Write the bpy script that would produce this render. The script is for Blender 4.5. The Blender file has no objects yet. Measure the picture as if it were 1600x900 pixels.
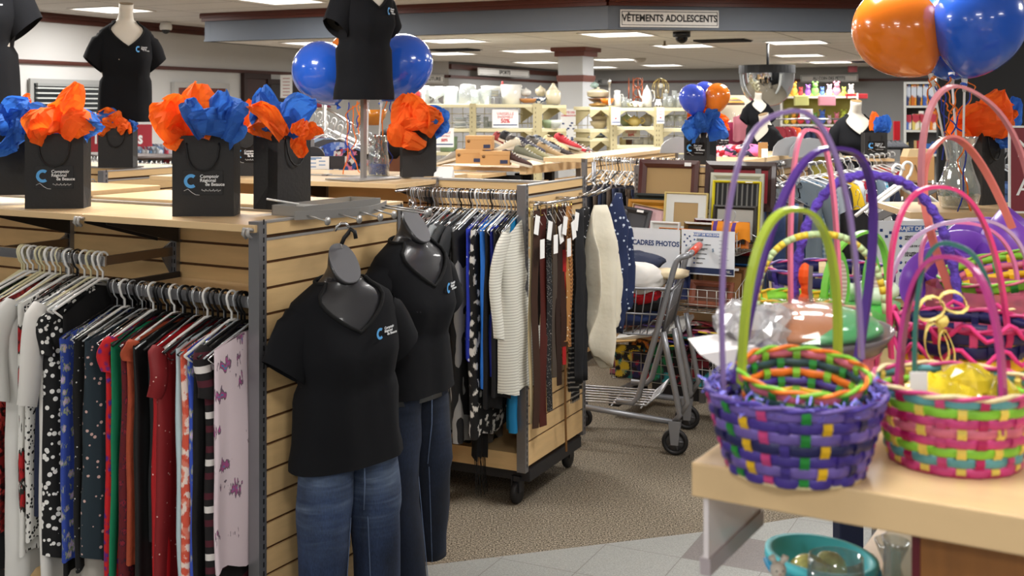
import bpy, math, random
from mathutils import Vector, Matrix, noise
PI = math.pi
SC = bpy.context.scene
COL = SC.collection
CAMZ, F = 1.70, 1800.0
# ---------------------------------------------------------------- camera, light, exposure
cam_d = bpy.data.cameras.new('camera'); cam = bpy.data.objects.new('camera', cam_d); COL.objects.link(cam)
cam.location = (0, 0, CAMZ); cam.rotation_euler = (PI/2, 0, 0)
cam_d.sensor_width = 36.0; cam_d.lens = F/1600*36; cam_d.shift_y = -(450-170)/1600
cam_d.clip_start = .05; cam_d.clip_end = 80
cam_d.dof.use_dof = True; cam_d.dof.focus_distance = 4.0; cam_d.dof.aperture_fstop = 7.0
SC.camera = cam
wd = bpy.data.worlds.new('world'); SC.world = wd; wd.use_nodes = True
wd.node_tree.nodes['Background'].inputs[0].default_value = (.95, .97, 1, 1)
wd.node_tree.nodes['Background'].inputs[1].default_value = .24
SC.view_settings.view_transform = 'Standard'; SC.view_settings.look = 'None'
SC.view_settings.gamma = 1.0; SC.view_settings.use_curve_mapping = False
SC.view_settings.exposure = 0.0
LAMP_W = 38.0   # watts of one lit ceiling panel in the rear sales area
SC.cycles.max_bounces = 7; SC.cycles.transparent_max_bounces = 12; SC.cycles.sample_clamp_indirect = 4.0
SC.cycles.use_denoising = True

# ---------------------------------------------------------------- helpers
def W(px, py, d): return Vector(((px-800)/F*d, d, CAMZ-(py-170)/F*d))
def DZ(py, z): return (CAMZ-z)*F/(py-170)
def lin(h):
    h = h.lstrip('#'); o = []
    for i in (0, 2, 4):
        c = int(h[i:i+2], 16)/255
        o.append(c/12.92 if c <= .04045 else ((c+.055)/1.055)**2.4)
    return (o[0], o[1], o[2], 1)
MATS = {}
def newmat(key):
    m = bpy.data.materials.new(key); m.use_nodes = True
    return m, m.node_tree, m.node_tree.nodes['Principled BSDF']
def N(nt, t, **k):
    n = nt.nodes.new(t)
    for a, b in k.items(): setattr(n, a, b)
    return n
def mt(h, r=.6, m=0.0, vary=0, vs=8, st=(1, 1, 1), bump=0, bs=60, trans=0, ior=1.45, coat=0, emit=0, spec=.5, sheen=0, alpha=1, sss=0):
    key = repr((h, r, m, vary, vs, st, bump, bs, trans, ior, coat, emit, spec, sheen, alpha))
    if key in MATS: return MATS[key]
    mm, nt, b = newmat('mat_'+h.strip('#')); c = lin(h)
    b.inputs['Base Color'].default_value = c; b.inputs['Roughness'].default_value = r
    b.inputs['Metallic'].default_value = m; b.inputs['IOR'].default_value = ior
    b.inputs['Transmission Weight'].default_value = trans; b.inputs['Coat Weight'].default_value = coat
    b.inputs['Specular IOR Level'].default_value = spec; b.inputs['Sheen Weight'].default_value = sheen
    b.inputs['Alpha'].default_value = alpha
    if emit:
        b.inputs['Emission Color'].default_value = c; b.inputs['Emission Strength'].default_value = emit
    if vary or bump:
        tc = N(nt, 'ShaderNodeTexCoord'); mp = N(nt, 'ShaderNodeMapping'); mp.inputs['Scale'].default_value = st
        nt.links.new(tc.outputs['Object'], mp.inputs[0])
    if vary:
        no = N(nt, 'ShaderNodeTexNoise'); no.inputs['Scale'].default_value = vs; no.inputs['Detail'].default_value = 5
        nt.links.new(mp.outputs[0], no.inputs['Vector'])
        cr = N(nt, 'ShaderNodeValToRGB'); e = cr.color_ramp.elements
        e[0].position = .3; e[1].position = .7
        e[0].color = tuple(x*(1-vary) for x in c[:3])+(1,); e[1].color = tuple(min(1, x*(1+vary*.7)) for x in c[:3])+(1,)
        nt.links.new(no.outputs['Fac'], cr.inputs[0]); nt.links.new(cr.outputs[0], b.inputs['Base Color'])
    if bump:
        n2 = N(nt, 'ShaderNodeTexNoise'); n2.inputs['Scale'].default_value = bs; nt.links.new(mp.outputs[0], n2.inputs['Vector'])
        bp = N(nt, 'ShaderNodeBump'); bp.inputs['Strength'].default_value = bump; bp.inputs['Distance'].default_value = .01
        nt.links.new(n2.outputs['Fac'], bp.inputs['Height']); nt.links.new(bp.outputs[0], b.inputs['Normal'])
    MATS[key] = mm; return mm
def pat(kind, base, cols, scale, r=.85, th=None):
    """cloth pattern: dots / floral / multi / stripe / vstripe / plaid / zig / zebra / rib"""
    key = repr((kind, base, cols, scale, r, th))
    if key in MATS: return MATS[key]
    mm, nt, b = newmat('cloth_'+kind); b.inputs['Roughness'].default_value = r
    tc = N(nt, 'ShaderNodeTexCoord'); L = nt.links.new
    def ramp(stops):
        cr = N(nt, 'ShaderNodeValToRGB'); cr.color_ramp.interpolation = 'CONSTANT'; e = cr.color_ramp.elements
        while len(e) < len(stops): e.new(1)
        for i, (p, h) in enumerate(stops): e[i].position = p; e[i].color = lin(h)
        return cr
    def math_(op, a, bb=None):
        n = N(nt, 'ShaderNodeMath', operation=op)
        for i, x in enumerate((a, bb)):
            if x is None: continue
            if hasattr(x, 'is_output'): L(x, n.inputs[i])
            else: n.inputs[i].default_value = x
        return n.outputs[0]
    src = tc.outputs['Object']
    if kind in ('dots', 'floral', 'multi'):
        v = N(nt, 'ShaderNodeTexVoronoi'); v.inputs['Scale'].default_value = scale
        if kind != 'dots':
            no = N(nt, 'ShaderNodeTexNoise'); no.inputs['Scale'].default_value = scale*1.5
            ad = N(nt, 'ShaderNodeMixRGB', blend_type='ADD'); ad.inputs[0].default_value = .9/scale
            L(src, ad.inputs[1]); L(no.outputs['Color'], ad.inputs[2]); src = ad.outputs[0]
        L(src, v.inputs['Vector'])
        if kind == 'multi':
            sp = N(nt, 'ShaderNodeSeparateColor'); L(v.outputs['Color'], sp.inputs[0])
            cl = [base]+list(cols); cr = ramp([(i/len(cl), c) for i, c in enumerate(cl)]); L(sp.outputs[0], cr.inputs[0])
        elif kind == 'dots':
            cr = ramp([(0, cols[0]), (th or .3, base)]); L(v.outputs['Distance'], cr.inputs[0])
        else:
            t = th or .4; st = [(0, cols[0]), (t*.3, cols[1 % len(cols)]), (t*.72, cols[2 % len(cols)]), (t, base)]
            cr = ramp(st); L(v.outputs['Distance'], cr.inputs[0])
        L(cr.outputs[0], b.inputs['Base Color'])
    else:
        sp = N(nt, 'ShaderNodeSeparateXYZ'); L(src, sp.inputs[0])
        X, Y, Z = sp.outputs[0], sp.outputs[1], sp.outputs[2]
        cl = [base]+list(cols); st = [(i/len(cl), c) for i, c in enumerate(cl)]
        if kind == 'stripe': f = math_('FRACT', math_('MULTIPLY', Z, scale))
        elif kind == 'vstripe': f = math_('FRACT', math_('MULTIPLY', math_('ADD', Y, math_('MULTIPLY', X, .6)), scale))
        elif kind == 'zig':
            a = math_('ABSOLUTE', math_('SUBTRACT', math_('FRACT', math_('MULTIPLY', Y, scale*.5)), .5))
            f = math_('FRACT', math_('ADD', math_('MULTIPLY', Z, scale), math_('MULTIPLY', a, 2.0)))
        elif kind == 'zebra':
            w = N(nt, 'ShaderNodeTexWave'); w.inputs['Scale'].default_value = scale; w.inputs['Distortion'].default_value = 9
            w.inputs['Detail Scale'].default_value = .8; L(src, w.inputs['Vector']); f = w.outputs['Fac']; st = [(0, base), (.58, cols[0])]
        elif kind == 'rib':
            f = math_('FRACT', math_('MULTIPLY', Z, scale)); st = [(0, base), (.72, cols[0])]
        else:
            f1 = math_('FRACT', math_('MULTIPLY', Y, scale)); f2 = math_('FRACT', math_('MULTIPLY', Z, scale))
            f = math_('MULTIPLY', math_('ADD', math_('GREATER_THAN', f1, .5), math_('GREATER_THAN', f2, .5)), .45)
            st = [(0, base), (.3, cols[0]), (.8, cols[-1])]
        cr = ramp(st); L(f, cr.inputs[0]); L(cr.outputs[0], b.inputs['Base Color'])
    MATS[key] = mm; return mm

class MB:
    def __init__(s): s.v = []; s.f = []; s.mi = []; s.sm = []; s.M = None; s.k = 0
    def add(s, vs, fs, sm=False):
        o = len(s.v)
        for p in vs:
            p = Vector(p); s.v.append(s.M @ p if s.M else p)
        for f in fs: s.f.append([i+o for i in f]); s.mi.append(s.k); s.sm.append(sm)
        return s
    def box(s, x0, x1, y0, y1, z0, z1):
        return s.add([(x, y, z) for z in (z0, z1) for y in (y0, y1) for x in (x0, x1)],
              [(0, 2, 3, 1), (4, 5, 7, 6), (0, 1, 5, 4), (2, 6, 7, 3), (0, 4, 6, 2), (1, 3, 7, 5)])
    def loft(s, rings, closed=True, caps=True, sm=True, loop=False):
        n = len(rings[0]); vs = [p for r in rings for p in r]; fs = []
        m = len(rings)
        for i in range(m if loop else m-1):
            a, b = i*n, ((i+1) % m)*n
            for j in range(n if closed else n-1):
                k = (j+1) % n; fs.append((a+j, a+k, b+k, b+j))
        if caps and closed and not loop:
            fs.append(tuple(reversed(range(n)))); fs.append(tuple(range((m-1)*n, m*n)))
        return s.add(vs, fs, sm)
    def tube(s, pts, r, n=8, loop=False, flat=1.0, up=None):
        pts = [Vector(p) for p in pts]; m = len(pts); rings = []; prev = None
        for i, p in enumerate(pts):
            a = pts[(i-1) % m] if (loop or i) else p; b = pts[(i+1) % m] if (loop or i < m-1) else p
            t = (b-a).normalized()
            if up is not None: u = Vector(up)
            elif prev is None: u = Vector((0, 0, 1)) if abs(t.z) < .9 else Vector((1, 0, 0))
            else: u = prev
            u = (u-t*u.dot(t)).normalized(); prev = u; w = t.cross(u)
            rr = r[i] if isinstance(r, (list, tuple)) else r
            rings.append([p+u*(math.cos(2*PI*k/n)*rr)+w*(math.sin(2*PI*k/n)*rr*flat) for k in range(n)])
        return s.loft(rings, loop=loop)
    def band(s, pts, wv, hw, th):
        """flat strip along pts, half width hw in direction wv, half thickness th"""
        pts = [Vector(p) for p in pts]; m = len(pts); rings = []; wv = Vector(wv).normalized()
        for i, p in enumerate(pts):
            t = (pts[min(i+1, m-1)]-pts[max(i-1, 0)]).normalized(); w = (wv-t*wv.dot(t)).normalized(); nn = t.cross(w)
            rings.append([p+w*hw+nn*th, p-w*hw+nn*th, p-w*hw-nn*th, p+w*hw-nn*th])
        return s.loft(rings, sm=False)
    def lathe(s, prof, n=20, c=(0, 0, 0), wob=0, wn=8, caps=True):
        rings = []
        for r, z in prof:
            rings.append([(c[0]+r*(1+wob*math.cos(wn*2*PI*k/n))*math.cos(2*PI*k/n), c[1]+r*(1+wob*math.cos(wn*2*PI*k/n))*math.sin(2*PI*k/n), c[2]+z) for k in range(n)])
        return s.loft(rings, caps=caps)
    def ball(s, c, rx, ry=None, rz=None, n=12):
        ry = ry or rx; rz = rz or rx; rings = []
        for i in range(n//2+1):
            a = -PI/2+PI*i/(n//2); q = max(math.cos(a), .02)
            rings.append([(c[0]+rx*q*math.cos(2*PI*k/n), c[1]+ry*q*math.sin(2*PI*k/n), c[2]+rz*math.sin(a)) for k in range(n)])
        return s.loft(rings)
    def poly(s, pts): return s.add(pts, [tuple(range(len(pts)))])
    def prism(s, pts2, f0, f1):
        """extrude polygon; f0/f1 map (u,v)->3D"""
        n = len(pts2); a = [f0(*p) for p in pts2]; b = [f1(*p) for p in pts2]
        return s.add(a+b, [tuple(range(n)), tuple(reversed(range(n, 2*n)))]+[(i, (i+1) % n, n+(i+1) % n, n+i) for i in range(n)])
    def mesh(s, name, mats):
        me = bpy.data.meshes.new(name); me.from_pydata([tuple(v) for v in s.v], [], s.f)
        for m in (mats if isinstance(mats, (list, tuple)) else [mats]): me.materials.append(m)
        me.polygons.foreach_set('material_index', s.mi); me.polygons.foreach_set('use_smooth', s.sm); me.update()
        return me
def obj(name, mb, mats, parent=None, bevel=0, loc=None, rot=None):
    me = mb if isinstance(mb, bpy.types.Mesh) else mb.mesh(name, mats)
    o = bpy.data.objects.new(name, me); COL.objects.link(o)
    if parent: o.parent = parent
    if loc is not None: o.location = loc
    if rot is not None: o.rotation_euler = rot
    if bevel:
        b = o.modifiers.new('bevel', 'BEVEL'); b.width = bevel; b.segments = 2; b.limit_method = 'ANGLE'
    return o
USED = set()
def tag(o, label, cat, group=None):
    o['label'] = label; o['category'] = cat
    if group: o['group'] = group
    return o
def thing(name, label, cat, loc=(0, 0, 0), rz=0, group=None):
    o = bpy.data.objects.new(name, None); COL.objects.link(o); o.empty_display_size = .05
    o.location = loc; o.rotation_euler = (0, 0, rz); return tag(o, label, cat, group)
def struct(name, mb, mats, **k):
    o = obj(name, mb, mats, **k); o['kind'] = 'structure'; return o
def dup(root, loc, rz=None, label=None, group=None):
    r = root.copy(); COL.objects.link(r); r.location = loc
    if rz is not None: r.rotation_euler = (r.rotation_euler[0], r.rotation_euler[1], rz)
    if label: r['label'] = label
    if group: r['group'] = group
    for ch in list(root.children):
        c = ch.copy(); COL.objects.link(c); c.parent = r
        for g in list(ch.children):
            d = g.copy(); COL.objects.link(d); d.parent = c
    return r
TXT = {}
def text_mesh(s, size, bold=0, align='CENTER', sx=1.0, shear=0):
    key = (s, size, bold, align, sx, shear)
    if key in TXT: return TXT[key]
    cu = bpy.data.curves.new('lettering', 'FONT'); cu.body = s; cu.size = size; cu.align_x = align; cu.align_y = 'CENTER'
    cu.offset = bold; cu.extrude = .0004; cu.resolution_u = 3; cu.shear = shear; cu.space_line = .85
    o = bpy.data.objects.new('tmp', cu); COL.objects.link(o)
    dg = bpy.context.evaluated_depsgraph_get(); me = bpy.data.meshes.new_from_object(o.evaluated_get(dg))
    bpy.data.objects.remove(o); bpy.data.curves.remove(cu)
    me.transform(Matrix.Diagonal((sx, 1, 1, 1))); TXT[key] = me; return me
def text(s, size, mat, parent, loc, rot=(PI/2, 0, 0), bold=0, align='CENTER', sx=1.0, name='lettering', shear=0):
    me = text_mesh(s, size, bold, align, sx, shear)
    if not me.materials or me.materials[0] != mat:
        if me.materials: me = me.copy(); me.materials.clear()
        me.materials.append(mat)
    return obj(name, me, None, parent, loc=loc, rot=rot)

# ---------------------------------------------------------------- common materials
WOOD = mt('#dcba86', .42, vary=.07, vs=3, st=(2, 2, 14), coat=.1)
WOODT = mt('#dbbc8e', .36, vary=.06, vs=3, st=(2, 12, 2), coat=.2)
WOODD = mt('#5d3d20', .7)
STEEL = mt('#8d8d90', .42, .75)
STEELD = mt('#3b3b3f', .45, .6)
CHROME = mt('#d4d4d6', .18, 1.0)
BLACK = mt('#0c0c0e', .5)
TEE = mt('#0e0f13', .92, bump=.3, bs=12, spec=.3)
WHITEP = mt('#e6e5e1', .4)
PAPERW = mt('#eeeeec', .7)
CLEAR = mt('#e8f0f2', .06, trans=.9, ior=1.15)
def thin_glass(key, tint='#f4f8f8', diff=.05, lo=.06, hi=.75, rough=.04):
    """thin clear wall: see-through face on, mirror-like at grazing angles"""
    m = bpy.data.materials.new(key); m.use_nodes = True; nt = m.node_tree; nt.nodes.remove(nt.nodes['Principled BSDF'])
    tr = N(nt, 'ShaderNodeBsdfTransparent'); tr.inputs[0].default_value = lin(tint)
    gl = N(nt, 'ShaderNodeBsdfGlossy'); gl.inputs['Roughness'].default_value = rough
    df = N(nt, 'ShaderNodeBsdfDiffuse'); df.inputs[0].default_value = lin(tint)
    lw = N(nt, 'ShaderNodeLayerWeight'); lw.inputs[0].default_value = .5
    pw = N(nt, 'ShaderNodeMath', operation='POWER'); pw.inputs[1].default_value = 2.2; nt.links.new(lw.outputs['Facing'], pw.inputs[0])
    mr = N(nt, 'ShaderNodeMapRange'); mr.inputs[3].default_value = lo; mr.inputs[4].default_value = hi; nt.links.new(pw.outputs[0], mr.inputs[0])
    m1_ = N(nt, 'ShaderNodeMixShader'); m1_.inputs[0].default_value = diff; nt.links.new(tr.outputs[0], m1_.inputs[1]); nt.links.new(df.outputs[0], m1_.inputs[2])
    m2_ = N(nt, 'ShaderNodeMixShader'); nt.links.new(mr.outputs[0], m2_.inputs[0]); nt.links.new(m1_.outputs[0], m2_.inputs[1]); nt.links.new(gl.outputs[0], m2_.inputs[2])
    nt.links.new(m2_.outputs[0], nt.nodes['Material Output'].inputs[0]); return m
GLASSC = thin_glass('clear_glass', diff=.06); GLASS = GLASSC
GLASSV = thin_glass('cut_glass', '#f6faf9', .14, .16, .9)
CRUMPLE = thin_glass('crumpled_wrap', '#f2f2f4', .34, .18, .9, .12)
BLUE = mt('#2b62c4', .7); ORANGE = mt('#f2701f', .7)
def thin_paper(h):
    m, nt, b = newmat('tissue'); b.inputs['Base Color'].default_value = lin(h); b.inputs['Roughness'].default_value = .8
    tr = N(nt, 'ShaderNodeBsdfTranslucent'); tr.inputs[0].default_value = lin(h); mx = N(nt, 'ShaderNodeMixShader'); mx.inputs[0].default_value = .42
    nt.links.new(b.outputs[0], mx.inputs[1]); nt.links.new(tr.outputs[0], mx.inputs[2]); nt.links.new(mx.outputs[0], nt.nodes['Material Output'].inputs[0]); return m
TISB = thin_paper('#3a76d0'); TISO = thin_paper('#ff7420')
LOGOB = mt('#5aa7e6', .6); LOGOW = mt('#f0f2f4', .6)
NAVY = mt('#1d3a70', .7); REDTX = mt('#c8454a', .7); INK = mt('#1a1a1c', .6)
FILM, _nt, _b = newmat('clear_film')
_tr = N(_nt, 'ShaderNodeBsdfTransparent'); _gl = N(_nt, 'ShaderNodeBsdfGlossy'); _gl.inputs['Roughness'].default_value = .08
_mx = N(_nt, 'ShaderNodeMixShader'); _mx.inputs[0].default_value = .10
_nt.links.new(_tr.outputs[0], _mx.inputs[1]); _nt.links.new(_gl.outputs[0], _mx.inputs[2]); _nt.links.new(_mx.outputs[0], _nt.nodes['Material Output'].inputs[0])
BEIGE = mt('#b5aa84', .5); BEIGEL = mt('#d6cda8', .45)
TRIM = mt('#4a2018', .45)
# ---------------------------------------------------------------- the room
A25 = math.radians(25)
def floor_mats():
    mm, nt, b = newmat('carpet'); L = nt.links.new; b.inputs['Roughness'].default_value = .95; b.inputs['Specular IOR Level'].default_value = .1
    tc = N(nt, 'ShaderNodeTexCoord')
    n1 = N(nt, 'ShaderNodeTexNoise'); n1.inputs['Scale'].default_value = 150; n1.inputs['Detail'].default_value = 3; L(tc.outputs['Object'], n1.inputs['Vector'])
    cr = N(nt, 'ShaderNodeValToRGB'); e = cr.color_ramp.elements
    e[0].position = .36; e[0].color = lin('#3b362e'); e[1].position = .64; e[1].color = lin('#a09584')
    m = e.new(.5); m.color = lin('#6f6658')
    L(n1.outputs['Fac'], cr.inputs[0]); L(cr.outputs[0], b.inputs['Base Color'])
    bp = N(nt, 'ShaderNodeBump'); bp.inputs['Strength'].default_value = .4; bp.inputs['Distance'].default_value = .004
    L(n1.outputs['Fac'], bp.inputs['Height']); L(bp.outputs[0], b.inputs['Normal'])
    t, nt, b = newmat('floor_tile'); L = nt.links.new; b.inputs['Roughness'].default_value = .45
    tc = N(nt, 'ShaderNodeTexCoord'); mp = N(nt, 'ShaderNodeMapping'); mp.vector_type = 'TEXTURE'
    mp.inputs['Location'].default_value = (.637, 4.352, 0); mp.inputs['Rotation'].default_value = (0, 0, -math.radians(26)); mp.inputs['Scale'].default_value = (.305, .305, 1)
    L(tc.outputs['Object'], mp.inputs[0])
    fl = N(nt, 'ShaderNodeVectorMath', operation='FLOOR'); L(mp.outputs[0], fl.inputs[0])
    wn = N(nt, 'ShaderNodeTexWhiteNoise'); wn.noise_dimensions = '2D'; L(fl.outputs[0], wn.inputs['Vector'])
    cr = N(nt, 'ShaderNodeValToRGB'); cr.color_ramp.interpolation = 'CONSTANT'; e = cr.color_ramp.elements
    e[0].color = lin('#8b8c88'); e[1].position = .74; e[1].color = lin('#6f6967'); L(wn.outputs['Value'], cr.inputs[0])
    n1 = N(nt, 'ShaderNodeTexNoise'); n1.inputs['Scale'].default_value = 190; L(tc.outputs['Object'], n1.inputs['Vector'])
    mx = N(nt, 'ShaderNodeMixRGB', blend_type='OVERLAY'); mx.inputs[0].default_value = .55; L(cr.outputs[0], mx.inputs[1]); L(n1.outputs['Fac'], mx.inputs[2])
    fr = N(nt, 'ShaderNodeVectorMath', operation='FRACTION'); L(mp.outputs[0], fr.inputs[0]); sp = N(nt, 'ShaderNodeSeparateXYZ'); L(fr.outputs[0], sp.inputs[0])
    mn = N(nt, 'ShaderNodeMath', operation='MINIMUM'); L(sp.outputs[0], mn.inputs[0]); L(sp.outputs[1], mn.inputs[1])
    gt = N(nt, 'ShaderNodeMath', operation='LESS_THAN'); L(mn.outputs[0], gt.inputs[0]); gt.inputs[1].default_value = .012
    m2 = N(nt, 'ShaderNodeMixRGB'); m2.inputs[2].default_value = lin('#6c6965'); L(gt.outputs[0], m2.inputs[0]); L(mx.outputs[0], m2.inputs[1]); L(m2.outputs[0], b.inputs['Base Color'])
    return mm, t
CARPET, TILE = floor_mats()
def ceil_mat(h, ang):
    mm, nt, b = newmat('ceiling_tile'); L = nt.links.new; b.inputs['Roughness'].default_value = .9
    tc = N(nt, 'ShaderNodeTexCoord'); mp = N(nt, 'ShaderNodeMapping'); mp.vector_type = 'TEXTURE'
    mp.inputs['Rotation'].default_value = (0, 0, -ang); mp.inputs['Scale'].default_value = (1.22, .61, 1); L(tc.outputs['Object'], mp.inputs[0])
    fr = N(nt, 'ShaderNodeVectorMath', operation='FRACTION'); L(mp.outputs[0], fr.inputs[0]); sp = N(nt, 'ShaderNodeSeparateXYZ'); L(fr.outputs[0], sp.inputs[0])
    def lt(o, v):
        g = N(nt, 'ShaderNodeMath', operation='LESS_THAN'); L(o, g.inputs[0]); g.inputs[1].default_value = v; return g.outputs[0]
    mxx = N(nt, 'ShaderNodeMath', operation='MAXIMUM'); L(lt(sp.outputs[0], .014), mxx.inputs[0]); L(lt(sp.outputs[1], .026), mxx.inputs[1])
    n1 = N(nt, 'ShaderNodeTexNoise'); n1.inputs['Scale'].default_value = 120; L(tc.outputs['Object'], n1.inputs['Vector'])
    cr = N(nt, 'ShaderNodeValToRGB'); c = lin(h); e = cr.color_ramp.elements; e[0].position = .3; e[0].color = tuple(x*.82 for x in c[:3])+(1,); e[1].position = .6; e[1].color = c
    L(n1.outputs['Fac'], cr.inputs[0])
    mx = N(nt, 'ShaderNodeMixRGB'); L(mxx.outputs[0], mx.inputs[0]); L(cr.outputs[0], mx.inputs[1]); mx.inputs[2].default_value = lin('#8f8a84'); L(mx.outputs[0], b.inputs['Base Color'])
    return mm
struct('floor', MB().poly([(-14, -4, 0), (14, -4, 0), (14, 26, 0), (-14, 26, 0)]), CARPET)
tl = MB().poly([(-6, -3.5, .004), (8, -3.5, .004), (8, 6.6, .004), (3.2, 5.42, .004), (1.172, 4.774, .004), (.991, 4.70, .004), (.73, 4.608, .004), (-.332, 4.274, .004), (-6, 2.45, .004)])
struct('floor_tile', tl, TILE)
ZF, ZR = 2.76, 2.45
struct('ceiling', MB().poly([(-14, -4, ZF), (-14, 26, ZF), (14, 26, ZF), (14, -4, ZF)]), ceil_mat('#e6e1dc', A25))
FC = [(9.5, 12.15), (3.375, 11.25), (.907, 10.89), (-3.43, 12.86)]
g = .4226/.906
FC += [(-3.43+g*4.4, 12.86+4.4)]
b = MB(); n = len(FC)
b.poly([(x, y, ZR) for x, y in FC[:-1]]+[(-2.30, 15.28, ZR), (-2.30, 26, ZR), (9.5, 26, ZR)])
struct('ceiling_lower', b, ceil_mat('#f1ede8', A25))
def wallseg(name, p, q, z0, z1, mat, th=.1, inward=None):
    p, q = Vector((*p, 0)), Vector((*q, 0)); t = (q-p).normalized(); nn = Vector((-t.y, t.x, 0))*th
    b = MB(); b.add([p+Vector((0, 0, z0)), q+Vector((0, 0, z0)), q+nn+Vector((0, 0, z0)), p+nn+Vector((0, 0, z0)), p+Vector((0, 0, z1)), q+Vector((0, 0, z1)), q+nn+Vector((0, 0, z1)), p+nn+Vector((0, 0, z1))],
          [(0, 1, 2, 3), (7, 6, 5, 4), (0, 4, 5, 1), (1, 5, 6, 2), (2, 6, 7, 3), (3, 7, 4, 0)])
    return struct(name, b, mat)
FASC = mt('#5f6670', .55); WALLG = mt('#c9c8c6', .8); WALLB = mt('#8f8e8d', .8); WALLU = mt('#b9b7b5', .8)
LT = mt('#c4c4c6', .7)
for i, (p, q) in enumerate(zip(FC[1:-1], FC[2:])):
    wallseg('wall_fascia.%03d' % i, q, p, ZR, ZF, FASC, .08)
    d = (Vector(q)-Vector(p)).normalized(); nn = Vector((d.y, -d.x))
    b = MB()
    for z0, z1, o in ((ZF-.05, ZF, .075), (ZF-.085, ZF-.05, .045), (ZR, ZR+.02, .012)):
        P = [Vector(p), Vector(q)]
        o2 = [P[0]-nn*0, P[1]-nn*0]
        b.k = 0 if z0 > 2.5 else 1
        sgn = -1
        w = nn*sgn*o
        b.add([(*P[0], z0), (*P[1], z0), (*(P[1]+w), z0), (*(P[0]+w), z0), (*P[0], z1), (*P[1], z1), (*(P[1]+w), z1), (*(P[0]+w), z1)],
              [(0, 1, 2, 3), (7, 6, 5, 4), (0, 4, 5, 1), (1, 5, 6, 2), (2, 6, 7, 3), (3, 7, 4, 0)])
    struct('trim_fascia.%03d' % i, b, [mt('#5a2a1e', .4), FASC])
wallseg('wall_fascia.009', FC[1], FC[0], ZR, ZF, FASC, .08)
b = MB(); 
# left wall, far corner and back wall
LW = [(-5.38-.4226*9, 12.27-.906*9), (-5.38, 12.27), (-2.59, 18.25), (-1.0, 18.2), (1.0, 22.6), (7.2, 20.05), (9.6, 19.0)]
for i, (p, q) in enumerate(zip(LW[:-1], LW[1:])):
    nm = ['wall_left', 'wall_left.001', 'wall_corner', 'wall_back', 'wall_back.001', 'wall_back.002'][i]
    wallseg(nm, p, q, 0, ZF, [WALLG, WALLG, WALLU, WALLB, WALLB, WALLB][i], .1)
    p, q = Vector(p), Vector(q); t = (q-p).normalized(); nn = Vector((t.y, -t.x))
    b = MB()
    def strip(z0, z1, o):
        w = nn*o
        b.add([(*p, z0), (*q, z0), (*(q+w), z0), (*(p+w), z0), (*p, z1), (*q, z1), (*(q+w), z1), (*(p+w), z1)],
              [(0, 1, 2, 3), (7, 6, 5, 4), (0, 4, 5, 1), (1, 5, 6, 2), (2, 6, 7, 3), (3, 7, 4, 0)])
    strip(2.19, 2.235, .03); strip(2.205, 2.225, .04)
    if i < 2: strip(ZF-.10, ZF, .05); strip(ZF-.05, ZF, .08)
    elif i == 3: strip(ZR-.12, ZR-.04, .05)
    struct('trim_wall.%03d' % i, b, mt('#4f261c', .45))
struct('wall_right', MB().box(6.6, 6.7, -3, 18, 0, ZF), WALLB)
struct('wall_front', MB().box(-12, 12, -3.6, -3.5, 0, ZF), WALLG)
# column in the middle of the store
def column():
    c = W(900, 170, 14.2); b = MB(); M = Matrix.Translation((c.x, c.y, 0)) @ Matrix.Rotation(-math.radians(28), 4, 'Z'); b.M = M
    b.box(-.165, .165, -.165, .165, 0, ZR); o = struct('trim_column', b, mt('#c6c8cb', .7)); o.name = 'column'
    b = MB(); b.M = M
    for z0, z1, e in ((ZR-.05, ZR, .235), (ZR-.11, ZR-.05, .20), (2.06, 2.11, .182), (2.03, 2.06, .174)): b.box(-e, e, -e, e, z0, z1)
    struct('trim_1', b, mt('#6b3527', .45))
    def sheet(nm, lab, z0, z1, x0, x1, face):
        t = thing(nm, lab, 'poster'); t.matrix_world = M
        if face: t.matrix_world = M @ Matrix.Rotation(PI/2, 4, 'Z')
        obj('sheet', MB().box(x0, x1, -.170, -.166, z0, z1), PAPERW, t); return t
    t = sheet('poster', 'white paper poster with red heading taped on the grey column', 1.10, 1.70, -.13, .11, 0)
    for k, (s, z) in enumerate((('LISTE DES', 1.655), ('COMMANDITAIRES', 1.615))): text(s, .034 if k == 0 else .026, REDTX, t, (-.01, -.172, z), bold=.001)
    b = MB()
    rr = random.Random(3)
    for k in range(12): x, z = rr.uniform(-.11, .08), rr.uniform(1.3, 1.55); b.box(x, x+.03, -.1725, -.171, z, z+.018)
    obj('print', b, NAVY, t)
    t = sheet('poster', 'small dark photo print taped on the right side of the grey column', 1.23, 1.36, -.06, .06, 1)
    obj('print', MB().box(-.055, .055, -.1725, -.171, 1.235, 1.355), pat('multi', '#26262a', ['#77716c', '#2d3036', '#b9b2aa'], 26), t)
    t = sheet('poster', 'pale information sheet low on the right side of the grey column', .86, 1.10, -.10, .10, 1)
    b = MB()
    for k in range(7): b.box(-.08, -.08+.06+.01*(k % 3), -.1725, -.171, 1.05-.024*k, 1.06-.024*k)
    obj('print', b, mt('#7f9cc8', .6), t)
column()

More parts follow.
